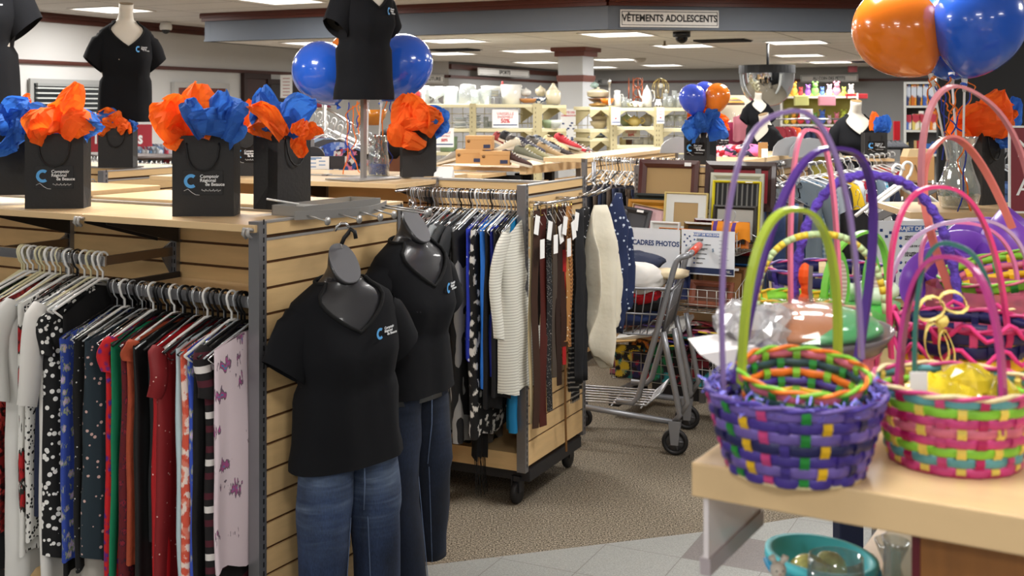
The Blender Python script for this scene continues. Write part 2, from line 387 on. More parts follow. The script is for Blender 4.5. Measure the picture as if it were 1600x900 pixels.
# ---------------------------------------------------------------- lamps
DIFF = mt('#fffaf2', .5, emit=3.0); FRAME = mt('#dedcd8', .5)
def troffer_proto():
    t = thing('ceiling_light', 'lit square ceiling panel', 'light')
    b = MB(); h = .30
    for x0, x1, y0, y1 in ((-h-.02, h+.02, -h-.02, -h), (-h-.02, h+.02, h, h+.02), (-h-.02, -h, -h, h), (h, h+.02, -h, h)): b.box(x0, x1, y0, y1, -.012, 0)
    obj('frame', b, FRAME, t); obj('diffuser', MB().box(-h, h, -h, h, -.007, -.002), DIFF, t)
    ld = bpy.data.lights.new('tube', 'AREA'); ld.shape = 'SQUARE'; ld.size = .58; ld.energy = LAMP_W; ld.color = (1, .98, .95)
    lo = bpy.data.objects.new('tube', ld); COL.objects.link(lo); lo.parent = t; lo.location = (0, 0, -.02)
    return t
TP = troffer_proto(); first = [True]
LD = {}
def lamp(x, y, z, lab, w=None):
    if first[0]: t = TP; first[0] = False
    else: t = dup(TP, (0, 0, 0))
    if w:
        for c in t.children:
            if c.type == 'LIGHT':
                if w not in LD: LD[w] = c.data.copy(); LD[w].energy = w
                c.data = LD[w]
    t.location = (x, y, z); t.rotation_euler = (0, 0, -A25); t['label'] = lab; t['group'] = 'lit ceiling panels'; return t
REAR = [(965, 53, 'lit square ceiling panel just behind the sign over the aisle'), (1068, 71, 'lit ceiling panel behind the black dome camera'), (1245, 65.5, 'lit ceiling panel right of the dome camera, nearest of its row'),
        (1249, 86, 'lit ceiling panel, middle of the three right of the dome camera'), (1298, 96.5, 'lit ceiling panel, farthest of the three left of the orange balloon'), (828, 79, 'lit ceiling panel just left of the column top'),
        (838, 97, 'lit ceiling panel left of the column, farther back'), (960, 92.5, 'lit ceiling panel right of the column beside the smoke detector'), (934, 104.5, 'small far lit ceiling panel touching the column right side'),
        (1035, 101.5, 'lit ceiling panel above the glassware, near the back wall'), (707, 63, 'lit ceiling panel above the right blue balloon by the beam'), (700, 83, 'lit ceiling panel by the dark vent above the SPORTS sign'), (497, 67, 'lit ceiling panel half hidden behind the left blue balloon')]
for px, py, lab in REAR:
    d = (CAMZ-ZR)*F/(py-170); p = W(px, py, d); lamp(p.x, p.y, ZR, lab)
for px, py, lab in ((175, 14.5, 'lit ceiling panel behind the left black tee display'), (440, 0, 'lit ceiling panel at the top edge left of the middle black tee')):
    d = (CAMZ-ZF)*F/(py-170); p = W(px, py, d); lamp(p.x, p.y, ZF, lab)
for px, py in ((1412, 70), (1440, 94), (1545, 88)):  # unseen panels added to brighten the bookcase side
    d = (CAMZ-ZR)*F/(py-170); p = W(px, py, d); lamp(p.x, p.y, ZR, 'added lit ceiling panel hidden behind the balloons at the top right')
for y, e in ((-1.6, 50), (1.2, 22), (4.2, 42), (7.2, 50), (9.7, 50)):  # all out of view; row behind the camera added to light camera-facing sides
    for x in (-4.6, -2.0, .6, 3.2):
        if abs(y-1.2) < .1 and x < -3: continue
        lamp(x+y*.25-.5, y, ZF, 'unseen lit ceiling panel of the front sales area overhead', e)
# small ceiling fittings
def flush(nm, lab, cat, px, py, zz): return thing(nm, lab, cat, (W(px, py, (CAMZ-zz)*F/(py-170)).x, (CAMZ-zz)*F/(py-170), zz), -A25)
t = flush('dome_camera', 'black dome security camera hanging under the lower ceiling', 'camera', 1065, 49.5, ZR)
obj('base', MB().lathe([(.085, 0), (.085, -.05), (.07, -.055)], 20), BLACK, t); obj('dome', MB().ball((0, 0, -.055), .062, n=16), mt('#08080a', .08), t)
for px, py, lab, s in ((1130, 62.5, 'black open ceiling vent beside the dome camera', 1), (712, 77, 'dark ceiling vent above the right blue balloon', 1), (1356, 95.5, 'dark ceiling vent left of the orange balloon', .8)):
    t = flush('ceiling_vent', lab, 'vent', px, py, ZR); obj('recess', MB().box(-.28*s, .28*s, -.2*s, .2*s, -.008, 0), BLACK, t)
    b = MB()
    for k in range(6): b.box(-.28*s, .28*s, -.2*s+.065*s*k, -.19*s+.065*s*k, -.022, -.008)
    obj('louvre', b, STEELD, t)
t = flush('smoke_detector', 'pale round smoke detector on the ceiling right of the column', 'detector', 1000, 91, ZR)
obj('body', MB().lathe([(.09, 0), (.09, -.03), (.06, -.06), (.02, -.065)], 20), mt('#c9c2b8', .5), t)
for px, py, lab in ((1038.5, 64, 'small sprinkler head under the ceiling left of the dome camera'),):
    t = flush('sprinkler', lab, 'sprinkler', px, py, ZR); obj('stem', MB().tube([(0, 0, 0), (0, 0, -.05)], .012), mt('#8a7a60', .4, .6), t); obj('plate', MB().lathe([(.03, -.05), (.03, -.056)], 14), mt('#8a7a60', .4, .6), t)
p = W(259, 41.5, 14.0); t = thing('dome_camera', 'white dome camera high on the left grey wall', 'camera', p, -A25)
obj('base', MB().lathe([(.06, .05), (.075, .0), (.07, -.04)], 18), WHITEP, t); obj('dome', MB().ball((0, 0, -.04), .05, n=14), mt('#2a2a2c', .1), t)

# signs on fascia and walls
def sign(name, label, p, q, z0, z1, s, size, col='#e4e2de', off=.012, bold=.002, sx=.82):
    p, q = Vector(p), Vector(q); a = math.atan2(q.y-p.y, q.x-p.x); c = (p+q)/2; w = (q-p).length/2; h = (z1-z0)/2
    t = thing(name, label, 'sign', (c.x, c.y, (z0+z1)/2), a)
    obj('board', MB().box(-w, w, -off, 0, -h, h), mt(col, .5), t, bevel=.002)
    b = MB(); e = .92; ww, hh, k = w*.975, h*.80, .006
    for x0, x1, y0, y1 in ((-ww, ww, hh-k, hh), (-ww, ww, -hh, -hh+k), (-ww, -ww+k, -hh, hh), (ww-k, ww, -hh, hh)): b.box(x0, x1, -off-.002, -off, y0, y1)
    obj('border', b, INK, t)
    text(s, size, INK, t, (0, -off-.002, 0), bold=bold, sx=sx); return t
d0 = Vector((.907, 10.89)); dd = Vector((2.468, .36)).normalized(); nn = Vector((dd.y, -dd.x))
sign('hanging_sign', 'white sign reading VÊTEMENTS ADOLESCENTS on the grey fascia', d0+dd*.115+nn*.01, d0+dd*1.08+nn*.01, 2.475, 2.64, 'VÊTEMENTS ADOLESCENTS', .092, bold=.003)
def wsign(name, lab, px0, px1, py0, py1, dA, dB, s, size, **k):
    a, b_ = W(px0, py0, dA), W(px1, py0, dB); z1 = a.z; z0 = W(px0, py1, dA).z
    return sign(name, lab, (a.x, a.y), (b_.x, b_.y), z0, z1, s, size, **k)
wsign('wall_sign', 'pale sign reading SPORTS on the far wall left of the column', 746, 826, 105.5, 117, 18.8, 20.4, 'SPORTS', .085, bold=.003, sx=1.35)
wsign('wall_sign', 'pale sign reading COUTURE beside the right blue balloon', 655, 694, 117, 130, 17.9, 17.9, 'COUTURE', .075, bold=.002)
wsign('wall_sign', 'grey sign reading AU COIN DES PETITS on the back wall', 1251, 1341, 117.5, 128.5, 20.3, 19.9, 'AU COIN DES PETITS', .075, col='#b9b7b4', bold=.002, sx=.78)
wsign('wall_sign', 'grey sign half hidden behind the column on the back wall', 924, 952, 123, 133, 22.2, 22.0, 'ME', .09, col='#8f8e8c')
# left wall: blind window, red banner, doors
def lw(s, off=0): return Vector((-5.38+.4226*s+.906*off, 12.27+.906*s-.4226*off))
def on_left(px, off=.0):
    k = (px-800)/F; s = (k*12.27+5.38)/(.4226-k*.906); return s
rzL = math.atan2(.906, .4226)
s0, s1 = on_left(48), on_left(163)
p = lw((s0+s1)/2, .02); t = thing('window_1', '', '', (p.x, p.y, 0), rzL); del t['label']; del t['category']
w = (s1-s0)/2; zt, zb = 1.98, 1.71
for o_ in (obj('window_glass', MB().box(-w, w, -.012, 0, zb-.5, zt), mt('#1d2428', .15), t),): o_['kind'] = 'structure'
b = MB()
for x0, x1, z0, z1 in ((-w-.05, w+.05, zt, zt+.05), (-w-.05, -w, zb-.5, zt), (w, w+.05, zb-.5, zt)): b.box(x0, x1, -.03, 0, z0, z1)
obj('window_frame', b, mt('#9a9a98', .5), t)['kind'] = 'structure'; t['kind'] = 'structure'
t = thing('window_blind', 'pale horizontal slat blind over the dark window on the left wall', 'blind', (p.x+.03, p.y-.015, 0), rzL)
b = MB(); 
for k in range(11): b.box(-w+.01, w-.01, -.04, -.012, zt-.06-.055*k, zt-.045-.055*k)
obj('slat', b, mt('#c7cac9', .5), t); obj('head_rail', MB().box(-w+.01, w-.01, -.045, -.01, zt-.03, zt), mt('#8b8d8c', .5), t)
def door(i, px0, px1, z1, col, fr):
    s0, s1 = on_left(px0), on_left(px1); p = lw((s0+s1)/2, .015); w = (s1-s0)/2
    t = bpy.data.objects.new('door_%d' % i, None); COL.objects.link(t); t.location = (p.x, p.y, 0); t.rotation_euler = (0, 0, rzL); t['kind'] = 'structure'
    obj('door_panel', MB().box(-w, w, -.04, 0, 0, z1), mt(col, .45), t, bevel=.005)['kind'] = 'structure'
    b = MB()
    for x0, x1, z0, zz in ((-w-.07, w+.07, z1, z1+.07), (-w-.07, -w, 0, z1), (w, w+.07, 0, z1)): b.box(x0, x1, -.06, 0, z0, zz)
    obj('door_frame', b, mt(fr, .5), t)['kind'] = 'structure'
    obj('door_handle', MB().tube([(w-.1, -.04, 1), (w-.1, -.1, 1), (w-.22, -.1, 1)], .012), CHROME, t)['kind'] = 'structure'
door(1, 272, 347, 1.97, '#6b2b22', '#b2b0ad'); door(2, 380, 412, 2.12, '#35150f', '#2c1510'); door(3, 418, 470, 2.05, '#1d0d0b', '#2a1512')
s0, s1 = on_left(106), on_left(239); p = W(184, 216, 11.2)
t = thing('banner', 'red banner reading Taille Plus behind the black bags', 'sign', (p.x, p.y, p.z), rzL*.0-math.radians(5))
obj('panel', MB().box(-.345, .345, -.006, 0, -.135, .135), mt('#a5323c', .6), t); text('Taille Plus', .165, PAPERW, t, (0, -.008, 0), bold=.005, sx=.76)
p = W(447.5, 135, 15.5); t = thing('paper_notice', 'white paper notice hanging left of the blue balloon', 'notice', p, -.2)
obj('sheet', MB().box(-.085, .085, -.003, 0, -.155, .155), PAPERW, t); b = MB()
for k in range(6): b.box(-.05, .05, -.005, -.003, .10-.045*k, .112-.045*k)
obj('print', b, mt('#b98a88', .7), t)
# black partition at right and bookcase
b = MB(); b.box(0, 2.6, 0, .06, 0, 2.3); o = struct('wall_partition', b, mt('#0b0b0c', .75), loc=(W(1466, 200, 9.2).x, 9.2, 0), rot=(0, 0, -.12))
p = W(1595, 56, 9.0); t = thing('light_bar', 'white light strip at the top of the black partition', 'light', (p.x+.15, 9.0, p.z), -.12)
obj('housing', MB().box(-.3, .4, -.03, .03, -.025, .025), WHITEP, t); obj('tube', MB().box(-.28, .38, -.034, -.03, -.012, .012), mt('#ffffff', .5, emit=2), t)
# ---------------------------------------------------------------- gondola fixtures
def fr(O, a, x, y, z):
    return Vector((O[0]+x*math.cos(a)+y*math.sin(a), O[1]-x*math.sin(a)+y*math.cos(a), z))
H, PITCH = 1.375, .0755
def slats(b, axis, u0, u1, w0, w1, z0, z1):
    """horizontal boards with dark grooves; axis 'y': panel in the y-z plane, thickness w0..w1 along x"""
    def bx(u0, u1, w0, w1, a, c):
        if axis == 'y': b.box(w0, w1, u0, u1, a, c)
        else: b.box(u0, u1, w0, w1, a, c)
    z = z1; first = True
    while z > z0+.01:
        h = .043 if first else PITCH
        lo = max(z-h, z0); b.k = 0
        if lo-z0 < .03: lo = z0
        bx(u0, u1, w0, w1, lo+(.009 if lo > z0 else 0), z); z = lo; first = False
        if lo <= z0: break
    b.k = 1
    m = (w0+w1)/2
    if axis == 'y': b.box(m-.003, m+.003, u0, u1, z0, z1)
    else: b.box(u0, u1, m-.003, m+.003, z0, z1)
def gondola(label, O, a, L, D, bays, base_z=.15, base_d=None, casters=True, cap=True, wood=WOOD):
    t = thing('gondola_shelving', label, 'shelving', (O[0], O[1], 0), -a)
    t.rotation_euler = (0, 0, -a); my = D/2
    b = MB(); slats(b, 'y', .032, D-.032, -.022, -.002, base_z+.02, H-.006); obj('end_panel', b, [wood, WOODD], t)
    for y0 in (0, D-.032):
        b = MB(); b.box(-.038, .002, y0, y0+.032, base_z, H); b.k = 1
        for k in range(int((H-base_z)/.026)): z = base_z+.02+.026*k; b.box(.0019, .0026, y0+.017, y0+.022, z, z+.015)
        obj('post', b, [STEEL, BLACK], t, bevel=.0)
    b = MB(); b.box(-.03, .0, .03, D-.03, H-.006, H); b.box(-.0235, -.0005, .034, D-.034, H-.057, H-.049)
    obj('metal_trim', b, mt('#b5b2ae', .4, .6), t)
    b = MB(); slats(b, 'x', -L, -.04, my-.01, my+.01, base_z+.05, H-.012); obj('back_panel', b, [wood, WOODD], t)
    obj('top_cap', MB().box(-L, -.03, my-.014, my+.014, H-.012, H-.002), mt('#b5b2ae', .4, .6), t)
    for x in bays:
        b = MB(); b.box(x-.014, x+.014, my-.028, my+.028, base_z, H); b.k = 1
        for k in range(40):
            z = base_z+.1+.028*k
            for q in (-.006, .006): b.box(x+q-.002, x+q+.002, my-.029, my-.0275, z, z+.014)
        obj('upright', b, [STEEL, BLACK], t)
    bd = base_d or D
    b = MB(); b.box(-L, -.03, .015, D-.015, base_z, base_z+.075); obj('base_shelf', b, wood, t)
    b = MB(); b.box(-L, -.0, .05, D-.05, base_z-.05, base_z); obj('base_frame', b, STEELD, t)
    if casters:
        for x in (-.06, -L+.1):
            for y in (.06, D-.06):
                c = MB(); c.box(x-.022, x+.022, y-.025, y+.02, base_z-.052, base_z-.03); c.box(x-.02, x-.014, y-.03, y+.018, base_z-.1, base_z-.03); c.box(x+.014, x+.02, y-.03, y+.018, base_z-.1, base_z-.03)
                w = obj('caster', c, STEELD, t)
                M = MB(); M.M = Matrix.Translation((x, y-.01, .05)) @ Matrix.Rotation(PI/2, 4, 'Y'); M.lathe([(.02, -.013), (.045, -.013), (.05, -.008), (.05, .008), (.045, .013), (.02, .013)], 18)
                obj('wheel', M, mt('#17171a', .55), w)
    return t
def top_shelf(t, x0, x1, y0, y1, z, brackets=(), front=True, wood=WOODT):
    s = obj('shelf_board', MB().box(x0, x1, y0, y1, z-.022, z), wood, t, bevel=.002)
    for x in brackets:
        b = MB(); yb = y1 if front else y0; ye = (y0+.04) if front else (y1-.04)
        b.prism([(yb, z-.024), (ye, z-.024), (ye, z-.034), (yb, z-.12)], lambda u, v: (x-.003, u, v), lambda u, v: (x+.003, u, v))
        obj('shelf_bracket', b, STEELD, s)
def rail(t, x0, x1, y, z, arms, my, h=.03, mat=CHROME):
    r = obj('hang_rail', MB().box(x0, x1, y-.006, y+.006, z-h, z), mat, t, bevel=.002)
    for x in arms:
        b = MB(); b.box(x-.007, x+.007, y, my-.02, z-h+.004, z-.001); obj('rail_arm', b, mt('#77685a', .35, .7), r)
        b = MB(); b.prism([(my-.025, z+.02), (my-.07, z-.005), (my-.07, z-.03), (my-.025, z-.10)], lambda u, v: (x-.004, u, v), lambda u, v: (x+.004, u, v)); obj('arm_bracket', b, STEEL, r)

# ---------------------------------------------------------------- hangers and garments
def hanger_mesh(w, slope, wire, bar=True, neck=.075, flat=1.0):
    b = MB(); r = .021; pts = []
    for k in range(11):
        a = math.radians(-35+k*24); pts.append((0, r*math.cos(a), -.013+r*math.sin(a)*1.0+.004))
    pts.append((0, -.012, -.038)); pts += [(0, 0, -.05), (0, 0, -neck)]
    b.tube(pts, wire, 6)
    z0 = -neck; e = w; zt = z0-slope*e
    loop = [(0, -e, zt), (0, -e*.55, z0-slope*e*.5), (0, -.012, z0), (0, .012, z0), (0, e*.55, z0-slope*e*.5), (0, e, zt)]
    b.tube(loop, wire*1.25 if wire < .004 else wire*1.3, 6)
    if bar: b.tube([(0, -e, zt), (0, -e*.8, zt-.03), (0, e*.8, zt-.03), (0, e, zt)], wire, 6)
    return b
HMESH = {}
def hanger_of(kind):
    if kind in HMESH: return HMESH[kind]
    m = {'white': WHITEP, 'ivory': mt('#d9d2ae', .4), 'black': mt('#111113', .3), 'grey': mt('#8a8d92', .35), 'clear': mt('#b9bec2', .12, .35), 'wire': CHROME}[kind]
    mb = hanger_mesh(.19, .38, {'wire': .0016, 'clear': .0024}.get(kind, .0038), kind != 'black' and kind != 'clear')
    HMESH[kind] = mb.mesh('hanger', m); return HMESH[kind]
def hang(kind, loc, rz, group, lab=None, tilt=0):
    o = bpy.data.objects.new('clothes_hanger', hanger_of(kind)); COL.objects.link(o); o.location = loc; o.rotation_euler = (0, tilt, rz)
    nm = {'white': 'white plastic', 'ivory': 'ivory plastic', 'black': 'black plastic', 'grey': 'grey plastic', 'clear': 'clear plastic', 'wire': 'thin chrome-hooked'}[kind]
    tag(o, lab or ('%s clothes hanger hooked over %s' % (nm, group)), 'hanger', '%s hangers on %s' % (nm, group)); return o
def gar_mesh(L=.7, w=.2, hem=None, th=.02, slope=.34, neck=.07, ztop=-.075, ripple=.012, k=3.5, ph=0, vneck=0, hemtilt=0, waist=1, n=28, rows=12):
    hem = hem or w; b = MB(); rings = []; nz = noise.noise
    for i in range(rows+1):
        v = i/rows; ring = []
        wv = w*(1-v)+hem*v
        wv *= 1-(1-waist)*math.sin(PI*min(1, v*1.6)) if v < .62 else 1
        for j in range(n):
            a = 2*PI*j/n; c, s = math.cos(a), math.sin(a)
            y = wv*math.copysign(abs(c)**.75, c)
            zs = ztop-slope*abs(y)*(w/wv)
            q = abs(y)/neck
            if q < 1: zs -= (.02+(vneck if s > 0 else 0))*(1-q)
            zh = -L+hemtilt*y+.012*math.sin(2.2*y/hem*PI+ph)
            z = zs*(1-v)+zh*v
            fold = ripple*math.sin(k*PI*y/hem+ph)*(.25+.75*v)+.010*nz(Vector((y*9, z*5, ph)))
            x = th*(.45+.55*min(1, v*3))*math.copysign(abs(s)**.6, s)+fold
            ring.append((x, y, z))
        rings.append(ring)
    b.loft(rings, caps=False); return b
def sleeve_mesh(w, ln, slope=.34, ztop=-.075, sgn=1, r=.055, out=.10, ph=0):
    b = MB(); rings = []; z0 = ztop-slope*w*.9; m = 8
    for i in range(m+1):
        v = i/m; y = sgn*(w*.9+out*math.sin(min(1, v*1.4)*PI/2)*min(1, ln*2.4)); z = z0-ln*v**1.1
        rr = r*(1-.3*v); x0 = .012*math.sin(5*v+ph)
        rings.append([(x0+.02*math.sin(2*PI*q/10), y+rr*math.cos(2*PI*q/10)*(.8 if i else .4), z+rr*.25*math.cos(2*PI*q/10)*sgn) for q in range(10)])
    b.loft(rings, caps=False); return b
def garment(name, label, mat, loc, rz, group, sleeve=0, hanger='wire', hgroup=None, smat=None, tilt=0, cat='clothing', **k):
    o = obj(name, gar_mesh(**k), mat); tag(o, label, cat, group); o.location = loc; o.rotation_euler = (0, tilt, rz)
    w = k.get('w', .2); sl = k.get('slope', .34); zt = k.get('ztop', -.075)
    if sleeve:
        for s in (-1, 1): obj('sleeve', sleeve_mesh(w, sleeve, sl, zt, s, r=min(.06, .03+sleeve*.1), out=.02 if k.get('near') else .05+.1*min(sleeve, .3), ph=k.get('ph', 0)+s), smat or mat, o)
    if hanger: hang(hanger, loc, rz, hgroup or group, tilt=tilt)
    return o

# ---------------------------------------------------------------- near gondola with the two mannequins
O1, A1 = (-.727, 3.305), math.radians(29.5)
G1 = gondola('wood slatwall gondola with women tops and two dark mannequins on its end', O1, A1, 2.6, .72, (-.68, -1.21, -2.3), base_z=.15)
top_shelf(G1, -.72, -.005, -.01, .335, 1.366, (-.66,))
top_shelf(G1, -2.5, -.725, -.01, .335, 1.366, (-.76, -1.2))
top_shelf(G1, -1.13, -.005, .375, .73, 1.384, (), False)
top_shelf(G1, -2.5, -1.16, .375, .73, 1.400, (), False)
s = obj('shelf_board', MB().box(-.68, -.03, .10, .34, 1.105, 1.127), WOODT, G1, bevel=.002)
for x, lab in ((-.725, ''), (-.02, '')):
    for dx in (-.008, .008): obj('shelf_hook', MB().tube([(x+dx, -.012, 1.352), (x+dx, -.03, 1.356), (x+dx, -.034, 1.342), (x+dx, -.02, 1.33)], .006, 6), mt('#a9a6a2', .4, .4), G1)
RZ1 = -A1; YR = .05
rail(G1, -2.45, -.685, YR, 1.229, (-.69, -1.21), .36, h=.034)
rail(G1, -.67, -.02, YR, 1.148, (), .36, h=.034, mat=STEEL)
b = MB(); b.box(-.67, -.655, YR, .34, 1.116, 1.146); obj('rail_arm', b, STEELD, G1)
def on1(x, z, y=YR): return fr(O1, A1, x, y, z)
C = pat
rowR = 'front rack lower rail'; rowL = 'front rack upper rail'
GL = [  # x, name, label, material, args
 (-1.08, 'blouse', 'dark green floral blouse at the far left edge of the front rack', C('floral', '#14170f', ['#5d6a4a', '#2e3c22', '#39492c'], 26), dict(L=.95, w=.2)),
 (-1.0, 'sleeveless_shirt', 'black top beside the red glittery top at the left edge', mt('#101012', .8), dict(L=1.0, w=.2)),
 (-.955, 'sleeveless_shirt', 'dark red glittery sequin top at the left of the front rack', C('multi', '#3b0d0d', ['#7a1a18', '#a93430', '#1d0808', '#5c1210'], 90, .4), dict(L=.88, w=.205, th=.025)),
 (-.90, 'blouse', 'plain white blouse hanging between red glitter and dashed tops', mt('#d9d8d4', .8), dict(L=1.0, w=.2, th=.025), .3),
 (-.86, 'blouse', 'white blouse printed with big red and black flowers', C('floral', '#deddd8', ['#161616', '#b3161e', '#2a2a24'], 9, th=.42), dict(L=.93, w=.195)),
 (-.82, 'blouse', 'white top with small black dashes', C('dots', '#dcdbd6', ['#1a1a1c'], 70, th=.34), dict(L=.88, w=.2)),
 (-.785, 'sleeveless_shirt', 'navy lined white sleeveless top next to the polka dot dress', mt('#1f2740', .8), dict(L=.8, w=.18)),
 (-.755, 'cardigan', 'long white open cardigan left of the polka dot dress', mt('#dcdad5', .85), dict(L=1.03, w=.2, th=.022), .3),
 (-.725, 'dress', 'black dress with white polka dots', C('dots', '#0c0c0e', ['#e9e8e4'], 50, th=.36), dict(L=.90, w=.20, th=.03, slope=.5), .12),
 (-.70, 'dress', 'plain black dress right of the polka dot dress', mt('#0b0b0d', .85), dict(L=.97, w=.16, slope=.55)),
]
RR = random.Random(11)
for g in GL:
    garment(g[1], g[2], g[3], on1(g[0], 1.229), RZ1, 'tops on the front rack', sleeve=g[5] if len(g) > 5 else 0, hanger=RR.choice(['white', 'white', 'black', 'ivory']), hgroup=rowL, ph=RR.uniform(0, 6), **g[4])
GR = [
 (-.655, 'blouse', 'blue floral blouse peeking out left of the polka dot dress hem', C('floral', '#2f47a0', ['#d9c57e', '#b9a5d0', '#8f9a78'], 30), dict(L=.83, w=.205)),
 (-.60, 'dress', 'black dress with tiny dots left of the dark teal dress', C('dots', '#0b0b0d', ['#c9c9c6'], 60, th=.15), dict(L=.84, w=.20)),
 (-.565, 'skirt', 'light grey linen piece showing below the speckled dress', mt('#b9b4ab', .9), dict(L=.95, w=.17)),
 (-.54, 'dress', 'dark teal dress with tiny pink and white specks', C('dots', '#1d2d36', ['#c9a79f'], 42, th=.2), dict(L=.78, w=.2, th=.03, hemtilt=.1)),
 (-.505, 'camisole', 'black lace edged camisole behind the speckled dress', mt('#111114', .7), dict(L=.82, w=.15)),
 (-.475, 'blouse', 'red and purple patterned short sleeved blouse', C('floral', '#c3141c', ['#3d1a7a', '#52208c', '#7a1550'], 44), dict(L=.86, w=.185, th=.02), .10),
 (-.44, 'sleeveless_shirt', 'bright green top showing as a thin strip beside the red purple blouse', mt('#0d7a52', .8), dict(L=.84, w=.19, th=.012)),
 (-.41, 'sleeveless_shirt', 'dark red floral top under the rust coloured top', C('floral', '#5e0d18', ['#1b1030', '#87152a', '#2a0d20'], 36), dict(L=.88, w=.185)),
 (-.385, 'sleeveless_shirt', 'rust orange crinkled top', mt('#a5482c', .85, bump=.5, bs=40), dict(L=.80, w=.185, th=.02, ripple=.016), .06),
 (-.35, 'dress', 'black satin dress between rust and red garments', mt('#0e0f10', .5), dict(L=.92, w=.195, th=.02)),
 (-.31, 'sleeveless_shirt', 'plain dark grey top left of the red sparkly dress', mt('#1c1d20', .8), dict(L=.70, w=.17)),
 (-.285, 'dress', 'bright red sparkly dress with a wide strap', C('dots', '#b20b16', ['#f0c9c4'], 38, .6, th=.1), dict(L=.93, w=.185, th=.028, ripple=.018)),
 (-.245, 'dress', 'darker red glitter dress just right of the bright red one', C('dots', '#7d0a12', ['#dcb0a8'], 44, .6, th=.1), dict(L=.83, w=.2, th=.02), .14),
 (-.205, 'tunic', 'pale blue long tunic behind the coral floral top', mt('#b9cfd6', .85), dict(L=.93, w=.175, th=.02)),
 (-.175, 'blouse', 'coral and white floral blouse', C('multi', '#d7563f', ['#efd9cc', '#d7563f', '#e2806a'], 60), dict(L=.74, w=.18, hemtilt=.35)),
 (-.15, 'dress', 'blue dress with yellow and lilac flowers', C('floral', '#3450b8', ['#e8d98a', '#c0aee0', '#8f9a78'], 26), dict(L=.95, w=.175, th=.02)),
 (-.125, 'sleeveless_shirt', 'plain black top between the blue floral and striped garments', mt('#0c0c0e', .85), dict(L=.90, w=.18)),
 (-.10, 'sleeveless_shirt', 'black top with burgundy and white stripes', C('stripe', '#0f0b0d', ['#0f0b0d', '#4a1020', '#0f0b0d', '#d8d4d0', '#0f0b0d', '#4a1020'], 7.5), dict(L=.95, w=.165, th=.018), .14),
 (-.062, 'dress', 'pale pink dress with dark sprigs and blue flowers, last before the end post', C('floral', '#dccbd2', ['#3f8fb0', '#a8508a', '#6f5f6c'], 13, th=.27), dict(L=.755, w=.17, th=.016, ripple=.009, slope=.3)),
]
for i, g in enumerate(GR):
    garment(g[1], g[2], g[3], on1(g[0], 1.148), RZ1, 'tops on the front rack', sleeve=g[5] if len(g) > 5 else 0, hanger=['black', 'white', 'clear', 'black', 'wire', 'white', 'black'][i % 7], hgroup=rowR, ph=RR.uniform(0, 6), tilt=RR.uniform(-.03, .03), **g[4])
for i in range(16): hang(['clear', 'wire', 'black'][i % 3], on1(-.64+.038*i+RR.uniform(-.006, .006), 1.148), RZ1+RR.uniform(-.15, .15), rowR)
for i in range(15): hang(['clear', 'wire', 'wire'][i % 3] if i < 8 else ['white', 'white', 'ivory', 'clear'][i % 4], on1(-.70-.028*i, 1.229), RZ1+RR.uniform(-.15, .15), rowL)

